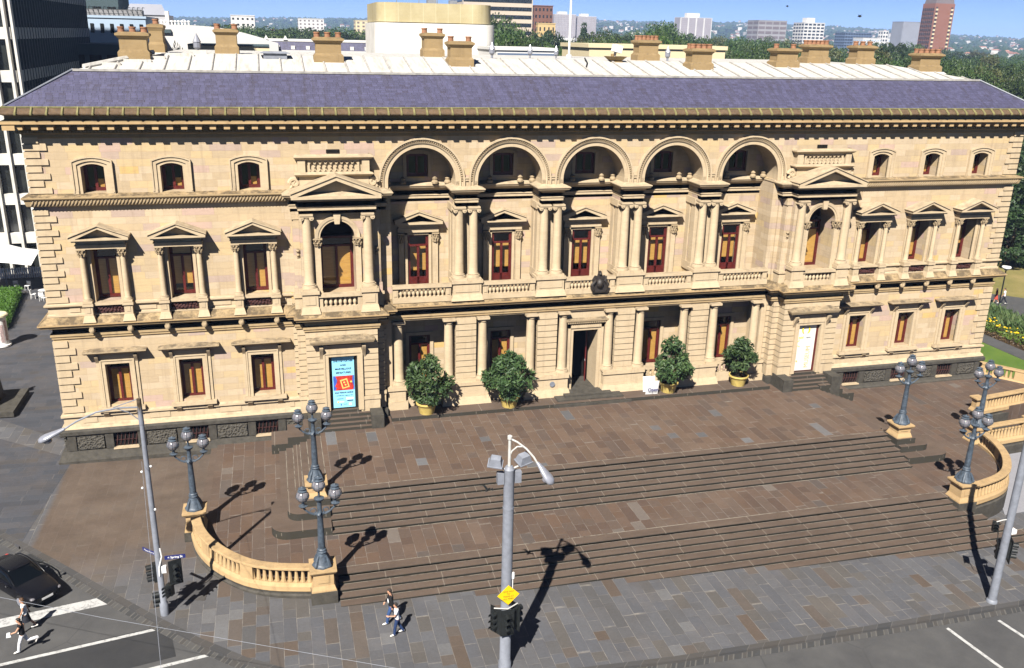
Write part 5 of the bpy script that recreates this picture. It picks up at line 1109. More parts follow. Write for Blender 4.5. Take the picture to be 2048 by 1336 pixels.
def person(label, x, y, z, heading, H=1.72, stride=.3, top='white_cotton', legs='denim', shoes='shoe_white', hair='hair', sleeves=.55, skirt=False, bare_legs=False, arms=(20, -20), bend=(15, 12), longhair=False, hold=None, lift=0.0, group=None, belly=None):
    """walks towards its own +y; stride in radians; arms: swing in degrees for the two arms; bend: elbow bend"""
    o = thing('person', label, 'person', (x, y, z), heading, group); k = H/1.72/SC
    V = lambda *a: Vector(a)*k
    hip = V(0, 0, .90); ch = V(0, .02, 1.30); nk = V(0, .03, 1.46); hd = V(0, .06, 1.60)
    def leg(s, sw, lf):
        h = V(.09*s, 0, .86); kn = h+V(0, math.sin(sw)*.43, -math.cos(sw)*.43); sh = sw-abs(sw)*.35-.08-lf
        an = kn+V(0, math.sin(sh)*.42, -math.cos(sh)*.42); toe = an+V(.01*s, .17*math.cos(lf), -.045-.17*math.sin(lf)); return h, kn, an, toe
    def arm(s, sw, bd):
        a = R(sw); sh = V(.185*s, .02, 1.40); el = sh+V(.05*s, math.sin(a)*.27, -math.cos(a)*.27); b = a+R(bd); wr = el+V(-.02*s, math.sin(b)*.24, -math.cos(b)*.24); d = (wr-el).normalized(); return sh, el, wr, d
    L = [leg(-1, stride, 0), leg(1, -stride, lift)]; A = [arm(-1, arms[0], bend[0]), arm(1, arms[1], bend[1])]
    dz = -min(min(l[2].z, l[3].z) for l in L)+.045*k; sh_ = lambda p: p+Vector((0, 0, dz))
    hip, ch, nk, hd = map(sh_, (hip, ch, nk, hd)); L = [tuple(map(sh_, l)) for l in L]; A = [(sh_(a), sh_(b), sh_(c), d) for a, b, c, d in A]
    q = lambda r: r*k
    def etube(mb, pts, n=14):
        """tapered tube with oval sections: (centre, half width across, half depth)"""
        c = [p[0] for p in pts]; vs = []; fs = []
        for i, (p, ra, rb) in enumerate(pts):
            d = (c[min(i+1, len(c)-1)]-c[max(i-1, 0)]).normalized(); X = Vector((1, 0, 0)); ax = (X-d*d.x).normalized() if abs(d.x) < .95 else Vector((0, 1, 0)); bx = d.cross(ax).normalized()
            for t in range(n): g_ = 2*math.pi*t/n; vs.append(p+ax*(q(ra)*math.cos(g_))+bx*(q(rb)*math.sin(g_)))
        for i in range(len(pts)-1):
            for t in range(n): fs.append((i*n+t, i*n+(t+1) % n, (i+1)*n+(t+1) % n, (i+1)*n+t))
        fs.append(tuple(range(n-1, -1, -1))); fs.append(tuple(range((len(pts)-1)*n, len(pts)*n))); mb.add(vs, fs)
    def blob(mb, c, rx, ry, rz, n=12, m=8):
        t = MB().ball((0, 0, 0), 1, n, m); mb.add([(c.x+q(rx)*p[0], c.y+q(ry)*p[1], c.z+q(rz)*p[2]) for p in t.v], t.f)
    B_ = MB(); up_ = lambda f: hip.lerp(ch, f)
    sh_c = ch.lerp(nk, .6)
    etube(B_, [(hip-V(0, 0, .07), .13, .095), (hip, .15, .105), (up_(.45), .125, .09), (ch, .155, .105), (sh_c, .14, .085), (nk-V(0, 0, .015), .065, .06), (hd-V(0, .01, .06), .052, .055)])
    blob(B_, hd+V(0, -.005, .03), .075, .092, .108); blob(B_, hd+V(0, .035, -.045), .052, .05, .055); blob(B_, hd+V(0, .09, .0), .013, .022, .022)
    for s in (-1, 1): blob(B_, hd+V(.075*s, -.01, .005), .012, .022, .03)
    blob(B_, hd+V(0, .078, -.045), .024, .012, .01)
    for (h, kn, an, toe) in L:
        etube(B_, [(h+V(0, 0, .04), .085, .09), (h.lerp(kn, .5), .072, .074), (kn, .05, .054), (kn.lerp(an, .35), .05, .052), (an, .034, .036)]); etube(B_, [(an-V(0, .03, .0), .03, .03), (an+V(0, .03, -.01), .038, .034), (toe, .034, .022)])
    for (s_, e, w_, d) in A:
        pal = w_+d*.075*k; etube(B_, [(s_, .052, .052), (s_.lerp(e, .5), .044, .044), (e, .037, .037), (e.lerp(w_, .4), .036, .036), (w_, .025, .026), (pal, .02, .036), (pal+d*.03*k, .017, .034)], 10)
        fw_ = Vector((0, 1, 0))-d*d.y; fw_.normalize(); inn = Vector((1, 0, 0)) if s_.x < 0 else Vector((-1, 0, 0))
        for off_, ln in ((-.026, .062), (-.009, .075), (.009, .072), (.026, .058)):
            b0 = pal+fw_*off_*k+d*.02*k; B_.tube([b0, b0+d*ln*.55*k, b0+d*ln*.95*k+inn*.022*k], [q(.0105), q(.0095), q(.0075)], 6)
        b0 = w_.lerp(pal, .5)+fw_*.025*k; B_.tube([b0, b0+d*.03*k+fw_*.022*k, b0+d*.062*k+fw_*.028*k+inn*.008*k], [q(.013), q(.0115), q(.009)], 6)
    bo = B_.build('body', 'skin', o, 80); rm = bo.modifiers.new('fuse', 'REMESH'); rm.mode = 'VOXEL'; rm.voxel_size = .008*k; rm.use_smooth_shade = True
    e_ = MB(); [blob(e_, hd+V(.031*s, .083, .018), .011, .008, .009, 8, 6) for s in (-1, 1)]; e_.build('eyes', 'hair', o, 60)
    T_ = MB(); etube(T_, [(hip-V(0, 0, .06), .165, .125), (hip+V(0, 0, .02), .168, .125), (up_(.45), .148, .112), (ch, .176, .126), (sh_c, .165, .105), (nk-V(0, 0, .05), .105, .085), (nk-V(0, 0, .01), .07, .066)], 18)
    for (s_, e, w_, d) in A:
        pts = [(s_+V(-.035*(1 if s_.x > 0 else -1), 0, .0), .075, .08), (s_, .068, .07), (s_.lerp(e, min(1, sleeves)), .058, .06)]
        if sleeves > 1: pts += [(e.lerp(w_, .5), .047, .05), (w_, .04, .042)]
        etube(T_, pts, 12)
    T_.build('top', top, o, 70)
    if skirt: K_ = MB(); etube(K_, [(hip+V(0, 0, .1), .15, .115), (hip-V(0, 0, .1), .19, .15), (hip-V(0, 0, .38), .245, .21)], 18); K_.build('skirt', legs, o, 60)
    else:
        K_ = MB(); etube(K_, [(hip+V(0, 0, .06), .155, .115), (hip-V(0, 0, .03), .17, .13), (hip-V(0, 0, .12), .135, .12)], 18)
        for (h, kn, an, toe) in L: etube(K_, [(h+V(0, 0, .02), .098, .105), (h.lerp(kn, .5), .088, .09), (kn, .07, .073), (kn.lerp(an, .5), .068, .072), (an+V(0, 0, .03), .064, .07), (an-V(0, 0, .005), .062, .068)], 14)
        K_.build('trousers', legs, o, 70)
    for (h, kn, an, toe) in L:
        S_ = MB(); d_ = (toe-an).normalized(); etube(S_, [(an-d_*.075*k+V(0, 0, -.02), .03, .03), (an-d_*.04*k+V(0, 0, -.015), .044, .045), (an+d_*.06*k-V(0, 0, .0), .045, .04), (toe, .046, .03), (toe+d_*.05*k, .026, .018)], 12); S_.build('shoe', shoes, o, 70)
    H_ = MB(); blob(H_, hd+V(0, -.022, .048), .084, .092, .105, 14, 10); blob(H_, hd+V(0, .02, .105), .07, .075, .045)
    if longhair: etube(H_, [(hd+V(0, -.05, .05), .08, .06), (hd+V(0, -.075, -.06), .085, .045), (hd+V(0, -.085, -.19), .07, .03)], 12)
    H_.build('hair', hair, o, 70)
    if hold == 'bundle':
        w_ = A[0][2]+A[0][3]*.08*k; mb = MB(); mb.taper(-.09*k, .09*k, -.10*k, .10*k, -.08*k, .08*k, .03*k); mb.move(*w_); tag(mb.build('paper_bundle', 'white_cotton', None), 'small white bundle held by a pedestrian on the crosswalk', 'bundle'); bo = bpy.data.objects['paper_bundle'] if 'paper_bundle' in bpy.data.objects else None
        mtx = Matrix.Translation((x, y, z)) @ Matrix.Rotation(heading, 4, 'Z'); o2 = [q_ for q_ in col.objects if q_.name.startswith('paper_bundle')][-1]; o2.location = (x, y, z); o2.rotation_euler.z = heading
    return o
person('person in white top and jeans walking left, nearer the kerb of the central pair', -14.42, -18.78, zs(-14.4)+.01, R(92), 1.66, .27, 'white_cotton', 'denim_dark', longhair=False, arms=(28, -18), bend=(70, 10), sleeves=.6)
person('person in black jumper with white chest panel and blue jeans, striding beside a companion', -14.55, -17.98, zs(-14.5)+.01, R(88), 1.82, .34, 'black_knit', 'denim', arms=(-12, 16), bend=(12, 20), sleeves=1.2)
person('person in dark sleeveless top and pale trousers with one foot kicked up, on the crosswalk', -28.62, -16.72, zs(-28.6)-.11, R(96), 1.66, .38, 'black_knit', 'cream_trousers', hair='hair', arms=(38, -15), bend=(35, 12), sleeves=.12, lift=1.05, hold='bundle')
person('person in white top and black skirt beside the black car on the crosswalk', -28.8, -15.42, zs(-28.8)-.11, R(100), 1.70, .34, 'white_cotton', 'dark_trousers', hair='hairb', arms=(15, -22), bend=(12, 8), sleeves=.15, skirt=True, longhair=True)
person('person in red dress walking on the garden path behind the lamp post', 46.75, 16.3, 2.42, R(60), 1.68, .36, 'red_dress', 'red_dress', skirt=True, longhair=True, sleeves=.4)
person('person in white shirt and dark trousers partly behind the park lamp post', 47.35, 16.0, 2.42, R(60), 1.76, .36, 'white_cotton', 'dark_trousers', sleeves=.7)
for o_ in [q_ for q_ in col.objects if q_.get('category') == 'person' and 'black jumper' in q_.get('label', '')]:
    k_ = 1.82/1.72/SC; t_ = MB().ball((0, 0, 0), 1, 14, 10); pm = MB(); pm.add([(.085*k_*p[0], .115*k_+.05*k_*p[1], 1.2*k_+.15*k_*p[2]) for p in t_.v], t_.f); pm.build('chest_panel', 'white_cotton', o_, 70)
# ================================================================== the black car
def car(x, y, z, heading):
    o = thing('parked_car', 'glossy black sedan waiting behind the stop line, cut by the frame', 'car', (x, y, z), heading)
    g_ = G('car_paint_black', .25, .22); g_.base((.006, .006, .008)); g_.b.inputs['Coat Weight'].default_value = 0.0; M['carp'] = g_.m
    M['carglass'] = plain('car_glass', (.003, .004, .005), .08, .3, var=0); M['tyre'] = plain('tyre_rubber', (.015, .015, .016), .9, .2, var=.1)
    def loft(rings, name, m, smooth=50, caps=True):
        mb = MB(); n = len(rings[0]); mb.v = [tuple(p) for r_ in rings for p in r_]
        for i in range(len(rings)-1):
            for k in range(n): mb.f.append((i*n+k, (i+1)*n+k, (i+1)*n+(k+1) % n, i*n+(k+1) % n))
        if caps: mb.f.append(tuple(range(n))); mb.f.append(tuple(range((len(rings)-1)*n, len(rings)*n))[::-1])
        ob = mb.build(name, m, o, smooth); s = ob.modifiers.new('s', 'SUBSURF'); s.levels = 1; s.render_levels = 1; return ob
    def ring(y_, w_, z0, zb, zt):      # lower body section: sides bulge, shoulders round
        return [(-w_*.86, y_, z0), (w_*.86, y_, z0), (w_*.98, y_, z0+.1), (w_, y_, (z0+zb)/2), (w_*.97, y_, zb), (w_*.80, y_, zt), (0, y_, zt+.02), (-w_*.80, y_, zt), (-w_*.97, y_, zb), (-w_, y_, (z0+zb)/2), (-w_*.98, y_, z0+.1)]
    st = [(2.02, .52, .26, .50, .54), (1.98, .66, .19, .56, .61), (1.72, .74, .15, .62, .68), (1.1, .77, .15, .70, .76), (.7, .77, .15, .74, .80), (0, .77, .15, .76, .80), (-.9, .77, .15, .77, .81), (-1.4, .76, .16, .78, .84), (-1.85, .72, .18, .74, .80), (-2.0, .62, .24, .64, .70)]
    loft([ring(*s) for s in st], 'body', 'carp')
    def cab(y_, w_, z0, z1, wt): return [(-w_, y_, z0), (w_, y_, z0), (w_*.99, y_, z0+.05), (wt, y_, z1-.04), (wt*.85, y_, z1), (-wt*.85, y_, z1), (-wt, y_, z1-.04), (-w_*.99, y_, z0+.05)]
    loft([cab(.95, .68, .72, .78, .62), (cab(.72, .70, .74, .90, .62)), cab(.25, .70, .74, 1.16, .56), cab(-.3, .70, .74, 1.23, .55), cab(-.85, .69, .74, 1.17, .54), cab(-1.25, .68, .76, .98, .58), cab(-1.5, .66, .78, .83, .6)], 'cabin_glass', 'carglass')
    loft([[(-.53, y_, z_), (.53, y_, z_), (.55, y_, z_+.02), (.0, y_, z_+.05), (-.55, y_, z_+.02)] for y_, z_ in ((.28, 1.14), (.1, 1.18), (-.3, 1.215), (-.7, 1.17), (-.88, 1.13))], 'roof', 'carp')
    for s in (-1, 1):
        p = MB(); p.tube([(s*.66, .82, .82), (s*.60, .3, 1.14), (s*.585, -.3, 1.20), (s*.60, -.85, 1.14), (s*.66, -1.38, .86)], .03, 6); p.build('pillar', 'carp', o, 60)
        mr_ = MB(); mr_.ball((s*.90, .66, .86), .085, 8, 6, .75); mr_.tube([(s*.75, .64, .82), (s*.88, .66, .85)], .025, 5); mr_.build('wing_mirror', 'carp', o, 60)
        h = MB(); h.ball((s*.56, 1.90, .53), .115, 10, 6, .55); h.build('headlight', 'globe', o, 60); tl = MB(); tl.ball((s*.56, -1.93, .66), .1, 10, 6, .6); tl.build('tail_light', 'pred', o, 60)
        for y_ in (1.28, -1.22):
            w_ = MB().lathe(0, 0, [(.2, -.09), (.27, -.085), (.285, -.05), (.285, .05), (.27, .085), (.2, .09)], 20, 'x').move(s*.70, y_, .285); w_ = w_.build('wheel', 'tyre', o, 40)
            r_ = MB().lathe(0, 0, [(.19, -.02), (.18, .02), (.05, .03)], 14, 'x').move(s*.79, y_, .285); r_.build('rim', 'alum', w_, 40)
    MB().box(-.24, .24, 2.0, 2.02, .34, .44).build('number_plate', 'white', o); MB().box(-.3, .3, 1.97, 2.01, .48, .54).build('grille', 'black', o)
    return o
car(-29.75, -12.3, zs(-29.8)-.12, math.atan2(-.73, .68)-math.pi/2)
# ================================================================== west side: column, statue, hedge, cafe, office tower
zl = zs(-38)
pi_ = thing('poster_column', 'white round poster column with a flat cap beside the clipped hedge', 'column', (-38.55, 20.85, zl)); MB().lathe(0, 0, [(.62, 0), (.62, .12), (.5, .14), (.5, 2.2), (.52, 2.2), (.52, 2.26)], 24).build('drum', 'white', pi_, 40); MB().lathe(0, 0, [(.55, 2.26), (.68, 2.3), (.68, 2.42), (.6, 2.5), (0, 2.54)], 24).build('cap', plain('cap_cream', (.66, .60, .40)), pi_, 40)
ps = MB()
for k in range(9): a0 = -2.2+.34*k; ps.lathe(0, 0, [(.505, .3+.1*(k % 3)), (.505, 1.9-.12*(k % 2))], 48)
pp = MB(); n_ = 24
for k in range(4):
    a0 = -2.6+.62*k; z0 = .35+.1*(k % 2); z1_ = 2.0-.15*(k % 3)
    vs = [(.506*math.cos(a0+.5*i/6), .506*math.sin(a0+.5*i/6), z) for i in range(7) for z in (z0, z1_)]; pp.add(vs, [(2*i, 2*i+2, 2*i+3, 2*i+1) for i in range(6)])
M['faded'] = plain('faded_poster', (.52, .40, .38), .7, .2, var=.35, scale=7); pp.builds('poster', 'faded', pi_)
stt = thing('statue', 'dark bronze statue on a broad stone plinth at the left edge', 'statue', (-36.55, 8.6, zs(-36.5)))
MB().box(-2.1, 2.1, -1.95, 1.95, 0, .34).build('plinth', 'blue', stt); MB().taper(-.95, .95, -.95, .95, .34, 1.9, .12).build('pedestal', 'crest', stt)
skinmesh('figure', [[(Vector((0, 0, 2.75)), .26), (Vector((0, 0, 3.15)), .22), (Vector((0, 0, 3.55)), .26), (Vector((0, 0, 3.78)), .09), (Vector((0, .02, 3.98)), .14), (Vector((0, .02, 4.1)), .09)], [(Vector((0, 0, 2.75)), .26), (Vector((.13, 0, 2.4)), .15), (Vector((.15, .05, 1.98)), .10)], [(Vector((0, 0, 2.75)), .26), (Vector((-.13, 0, 2.4)), .15), (Vector((-.17, -.08, 1.98)), .10)], [(Vector((0, 0, 3.55)), .26), (Vector((.32, 0, 3.5)), .1), (Vector((.42, .1, 3.1)), .08), (Vector((.3, .3, 3.2)), .06)], [(Vector((0, 0, 3.55)), .26), (Vector((-.32, 0, 3.5)), .1), (Vector((-.42, 0, 3.05)), .08), (Vector((-.4, .05, 2.75)), .06)]], 'crest', stt, 1)
def boxcloud(x0, x1, y0, y1, z0, z1, n, seed, size, hx=0.0):
    def shape(g_, n):
        p = g_.uniform(0, 1, (n, 3)); f = g_.integers(0, 5, n); p[f < 3, 2] = 1; p[f == 3, 0] = 1; p[f == 4, 1] = 0; p += g_.normal(scale=.012, size=p.shape); P_ = p*np.array([x1-x0, y1-y0, z1-z0])+np.array([x0, y0, z0]); P_[:, 0] -= hx*(P_[:, 1]-y0)/(y1-y0); return P_
    return leafcloud(n, shape, size, seed, 1.6)
hd_ = thing('hedge', 'bright green clipped box hedge beside the white column', 'hedge', (0, 0, 0)); boxcloud(-50, -39.3, 24.6, 35.2, zl, zl+.8, 14000, 4, .10, 1.3).build('foliage', 'hedge', hd_)
MB().slab([(-49.9, 24.75), (-39.45, 24.75), (-40.7, 35.1), (-49.9, 35.1)], zl-.1, zl+.75).build('core', 'hedge', hd_)
um = thing('cafe_umbrella', 'large white square canvas umbrella over the cafe terrace', 'umbrella', (-42.2, 37.5, zl)); mb = MB(); n = 8
top_ = (0, 0, 4.25); rim = []
for k in range(32):
    a = 2*math.pi*k/32; c_, s_ = math.cos(a), math.sin(a); q = 3.0/max(abs(c_), abs(s_))*(1-.10*abs(math.sin(2*a))**.5 if 0 else 1); sag = .45*abs(math.cos(2*a)); rim.append((q*c_*.98, q*s_*.98, 2.75+.4*abs(math.cos(2*a))))
mid = [(x*.5, y*.5, 3.35+.12*abs(math.cos(2*2*math.pi*i/32))) for i, (x, y, z) in enumerate(rim)]
mb.v = [top_]+mid+rim; mb.f = [(0, 1+i, 1+(i+1) % 32) for i in range(32)]+[(1+i, 33+i, 33+(i+1) % 32, 1+(i+1) % 32) for i in range(32)]; mb.build('canopy', 'white', um, 60); MB().lathe(0, 0, [(.06, 0), (.05, 4.2)], 8).build('pole', 'galv', um)
def chair(x, y, rz, label):
    o = thing('cafe_chair', label, 'chair', (x, y, zl), rz, 'white cafe chairs'); MB().box(-.2, .2, -.2, .2, .40, .44).build('seat', 'white', o); MB().box(-.2, .2, .18, .21, .5, .8).build('backrest', 'white', o)
    for a in (-1, 1):
        for b in (-1, 1): MB().tube([(a*.18, b*.18, 0), (a*.17, b*.17, .42 if b < 0 else .82)], .02, 5).build('leg', 'white', o)
for x, y, r_, l in ((-41.3, 36.9, .5, 'white cafe chair nearest the hedge corner'), (-40.3, 36.6, -.4, 'white cafe chair in front of the picket fence gate'), (-39.2, 33.6, 1.6, 'white cafe chair left of the round table by the building corner'), (-38.3, 32.7, 3.0, 'white cafe chair on the near side of the round table by the building corner')): chair(x, y, r_, l)
tb = thing('cafe_table', 'white round cafe table by the building corner', 'table', (-38.4, 33.8, zl)); MB().lathe(0, 0, [(.42, .66), (.42, .69)], 18).build('tabletop', 'white', tb); MB().lathe(0, 0, [(.25, 0), (.04, .04), (.04, .66)], 10).build('pedestal', 'white', tb)
fn = thing('picket_fence', 'low white slatted screen along the cafe in front of the tower', 'fence', (0, 0, 0)); mb = MB(); 
for k in range(46): mb.box(-47+.2*k, -46.87+.2*k, 41.0, 41.04, zl+.05, zl+1.05)
mb.build('pickets', 'white', fn); MB().box(-47, -37.8, 41.04, 41.08, zl+.85, zl+.93).build('rail', 'galv', fn)
for k in range(4): MB().lathe(-46.5+2.8*k, 41.1, [(.05, zl), (.05, zl+1.9)], 8).build('post', 'black', fn)
# office tower
TW = thing('office_tower', 'tall modern office block with white concrete grid and shaded dark finned side', 'building', (0, 0, 0))
xc, yc = -39.85, 43.0; H0, H1 = 2.2, 62.0; fl = 3.72; zf0 = 6.05
M['conc'] = plain('white_concrete', (.62, .60, .55), .85, .2, var=.1, scale=1.2); M['concd'] = plain('shaded_concrete', (.34, .36, .36), .85, .2, var=.1, scale=1.2); M['twin'] = plain('tower_window', (.02, .022, .02), .15, .5, var=.4, scale=.6)
MB().box(xc-40, xc-.35, yc+.55, yc+38, H0, H1).build('glazing', 'twin', TW)
mb = MB()
for k in range(16): z = zf0-.55+fl*k; mb.box(xc-40, xc-.3, yc+.12, yc+.6, z, z+1.02)
mb.build('spandrels', 'conc', TW)
mb = MB()
for k in range(30): x = xc-.62-1.29*k; mb.box(x-.12, x+.12, yc-.15, yc+.6, H0, H1)
mb.box(xc-.12, xc+.08, yc-.2, yc+.5, H0, H1); mb.build('mullions', 'conc', TW)
mb = MB(); dk = MB()
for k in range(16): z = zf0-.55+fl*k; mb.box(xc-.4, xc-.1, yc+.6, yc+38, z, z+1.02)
mb.build('side_spandrels', 'concd', TW)  # side bands: the face's shade is put into a darker concrete colour
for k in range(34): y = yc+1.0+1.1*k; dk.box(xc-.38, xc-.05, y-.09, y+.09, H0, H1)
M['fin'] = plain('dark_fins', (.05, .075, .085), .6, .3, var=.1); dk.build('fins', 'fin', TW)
mb = MB()
for k in range(16):
    for j_ in range(8): mb.box(xc-.68-1.29*j_-1.0, xc-.68-1.29*j_-.2, yc+.62, yc+.66, zf0+fl*k+.55, zf0+fl*k+2.3-.3*((k*5+j_*3) % 4))
M['tblind'] = plain('office_blinds', (.12, .13, .12), .8, .2, var=.3, scale=.8); mb.build('blinds', 'tblind', TW)
# ================================================================== east side: balustraded stair, lawn, bed, path, lamp
def rail(name, label, path, zb, zt, dark): 
    return balustrade_run(name, label, path, zb, zt, dark=dark, gaps=(.02, .5, .98))
rail('stone_balustrade', 'straight stone balustrade running from the building corner beside the lawn', [(33.9, -3.9), (30.7, .4)][::-1], 2.75, 3.62, 1.0)
rail('stone_balustrade', 'upper stone balustrade beyond the lamps, edge-on to the lawn corner', [(25.5, -5.45), (34.0, -4.2)], 2.75, 3.62, .9)
rail('stone_balustrade', 'lower stone balustrade right behind the front lamp globes', [(22.6, -8.9), (30.0, -8.2)], 2.3, 3.4, .6)
for x, y, l in ((25.3, -5.5, 'small ochre pier at the end of the upper balustrade'), (26.6, -8.55, 'small ochre pier midway along the lower balustrade')): pedestal(x, y, .62, 2.75 if y > -6 else 2.2, 3.72 if y > -6 else 3.5, .8, l, 'stone_pier')
E_ = thing('garden_steps', 'dark stone steps between two balustrades descending towards the right street', 'steps'); mb = MB(); mb.box(22.0, 24.25, -8.4, -5.35, .4, 2.742)
for k in range(9): mb.box(24.25+.45*k, 24.25+.45*(k+1) if k < 8 else 38, -8.02, -5.35, .4, 2.75-.165*(k+1))
mb.build('flight', 'blue', E_)
struct(MB().slab([(30.0, -.2), (30.7, .6), (34.0, -4.0), (37.2, -4.0), (37.2, 90), (30.0, 90)], 1.0, 2.42).build('lawn', 'lawn'))
struct(MB().slab([(37.2, -12), (38.85, -12), (38.85, 90), (37.2, 90)], 1.0, 2.40).build('garden_path', 'asph'))
struct(MB().slab([(37.06, -12), (37.2, -12), (37.2, 90), (37.06, 90)], 1.0, 2.44).build('path_edging', 'kerb'))
struct(MB().slab([(38.85, -12), (45.3, -12), (45.0, 90), (38.85, 90)], 1.0, 2.38).build('flower_bed_soil', 'soil'))
struct(MB().slab([(45.0, 90), (45.3, -12), (60, -12), (56, 12), (51.2, 17.5), (48.9, 19.6), (46.5, 30), (46, 90)], 1.0, 2.40).build('garden_path', 'asph'))
struct(MB().slab([(46, 90), (46.5, 30), (48.9, 19.6), (51.2, 17.5), (56, 12), (60, -12), (420, -12), (420, 90)], 1.0, 2.41).build('park_grass', 'drylawn'))
def bedshape(x0, x1, h):
    def shape(g_, n):
        x = g_.uniform(x0, x1, n); y = g_.uniform(-2, 40, n); t = g_.uniform(0, 1, n); hh = h*(.6+.4*np.sin(x*2.1+1)*np.sin(y*1.7)); return np.stack([x, y, 2.38+hh*t], 1)
    return shape
M['bedg'] = leafmat('bed_leaves', (.05, .10, .015), (.09, .15, .02), (.17, .21, .03)); M['iris'] = leafmat('strap_leaves', (.05, .10, .03), (.09, .15, .05), (.17, .22, .09)); M['flower'] = plain('yellow_petals', (.75, .48, .01), .6, .2, var=.1); M['rust'] = leafmat('rust_leaves', (.08, .05, .02), (.12, .08, .03), (.16, .10, .05))
o = leafcloud(9000, bedshape(39.6, 42.2, .55), .13, 21, 1.6).build('ground_cover', 'bedg'); stuff(o)
o = leafcloud(2500, bedshape(38.9, 39.7, .3), .12, 22, 1.6).build('ground_cover', 'rust'); stuff(o)
r_ = np.random.default_rng(5); mb = MB()
for k in range(5200):
    x, y = r_.uniform(42.0, 45.0), r_.uniform(-2, 40); a = r_.uniform(0, 6.28); l = r_.uniform(.5, 1.05); w_ = .05; dx, dy = math.cos(a), math.sin(a)
    mb.add([(x-dy*w_, y+dx*w_, 2.38), (x+dy*w_, y-dx*w_, 2.38), (x+dx*.2+dy*w_*.6, y+dy*.2-dx*w_*.6, 2.38+l*.7), (x+dx*.45, y+dy*.45, 2.38+l)], [(0, 1, 2), (0, 2, 3)])
stuff(mb.build('strap_plants', 'iris')); mb = MB()
for k in range(190):
    x, y = r_.uniform(39.9, 42.2), r_.uniform(-2, 40); mb.ball((x, y, 2.9+r_.uniform(-.15, .15)), r_.uniform(.05, .12), 6, 4, .6)
stuff(mb.build('yellow_flowers', 'flower'))
pl_ = thing('park_lamp', 'slim dark park lamp post with a flat white disc head', 'lamp', (44.85, 13.92, 2.4)); MB().lathe(0, 0, [(.09, 0), (.07, .5), (.055, 3.9), (.06, 4.0)], 10).build('post', 'black', pl_, 40); MB().lathe(0, 0, [(.06, 3.95), (.14, 4.0), (.38, 4.18), (.40, 4.24), (.38, 4.32), (0, 4.34)], 20).build('lamp_head', 'white', pl_, 40)
# ================================================================== terrain, park trees, city beyond
CX, CY = -18.1, -49.1
def hgt(x, y):
    d = math.hypot(x-CX, y-CY); a = math.atan2(x-CX, y-CY)
    base = 2.3 if d > 120 else .55
    rise = max(0, (d-420)/3800); rise = rise*rise*(3-2*rise) if rise < 1 else 1
    A = 58+26*max(0, min(1, (a-.12)/.22))+6*math.sin(a*5.0+.6)+5*math.sin(a*13)-44*max(0, min(1, (a-.5)/.35))
    return base+rise*A+(3.0*math.sin(x*.004+1)*math.sin(y*.005) if d > 700 else 0)
mb = MB(); rad = [0, 30, 60, 90, 119, 121, 160, 220, 300, 400, 520, 700, 900, 1150, 1450, 1800, 2200, 2700, 3300, 4000, 4600, 6500, 9000]; na = 144
mb.v.append((CX, CY, .5))
for r in rad[1:]:
    for k in range(na): a = 2*math.pi*k/na; x, y = CX+r*math.sin(a), CY+r*math.cos(a); mb.v.append((x, y, hgt(x, y) if r < 5000 else 2.3+85-(r-5000)*.02))
for k in range(na): mb.f.append((0, 1+(k+1) % na, 1+k))
for i in range(len(rad)-2):
    for k in range(na): a = 1+i*na+k; b = 1+i*na+(k+1) % na; mb.f.append((a, b, b+na, a+na))
g = G('suburban_ground', .95, .1); c = g.ramp(g.noise(.012, 8, .75), [(.3, (.022, .035, .016)), (.5, (.04, .055, .024)), (.62, (.075, .07, .045)), (.75, (.03, .045, .02))])
c = g.mix(g.mr(g.noise(.05, 5, .8), .62, .72, 0, .6), c, (.20, .17, .14)); g.base(c); M['suburb'] = g.m
struct(mb.build('ground', 'suburb', None, 60))
# trees: three crowns, then copies
def tree_proto(seed, H, W, mat, nleaf=8000, shape_='round', size=.23):
    o = thing('park_tree', 'x', 'tree', (0, 0, 0), 0, 'park trees'); r = random.Random(seed)
    tr = MB(); tr.tube([(0, 0, -.3), (.1, 0, H*.25), (-.1, .1, H*.55), (0, 0, H*.8)], [H*.030, H*.024, H*.016, .05], 8)
    for k in range(9): a = r.uniform(0, 6.28); z0 = H*r.uniform(.22, .5); L_ = W*r.uniform(.25, .42); tr.tube([(0, 0, z0), (L_*.5*math.cos(a), L_*.5*math.sin(a), z0+H*.13), (L_*math.cos(a), L_*math.sin(a), z0+H*.24)], [H*.012, H*.008, .03], 5)
    tr.build('trunk', 'bark', o, 40)
    def shape(g_, n):
        nc = 70; u = g_.uniform(-1, 1, nc); a = g_.uniform(0, 6.283, nc); rr = g_.uniform(.45, 1, nc)
        lo_ = np.sqrt(1-u*u)
        if shape_ == 'cone': lo_ = (1-(u+1)/2)**.8*1.15
        c = np.stack([W/2*rr*lo_*np.cos(a), W/2*rr*lo_*np.sin(a), H*.62+H*.36*u*rr**.3], 1); sz = g_.uniform(.6, 1.25, nc)*W*.13; i = g_.integers(0, nc, n); d = g_.normal(size=(n, 3)); d /= np.linalg.norm(d, axis=1)[:, None]; d *= (g_.uniform(.35, 1, n)**.4)[:, None]*sz[i][:, None]; d[:, 2] = d[:, 2]*.7+.1*sz[i]; return c[i]+d
    leafcloud(nleaf, shape, size, seed, 1.5).build('crown', mat, o); return o
TP = [tree_proto(1, 10, 9.5, 'leaf'), tree_proto(2, 10, 8.5, 'leafd'), tree_proto(3, 10, 10.5, 'leaf'), tree_proto(4, 10, 8, 'leafo'), tree_proto(5, 10, 5, 'leafd', 5000, 'cone')]
used = [False]*5
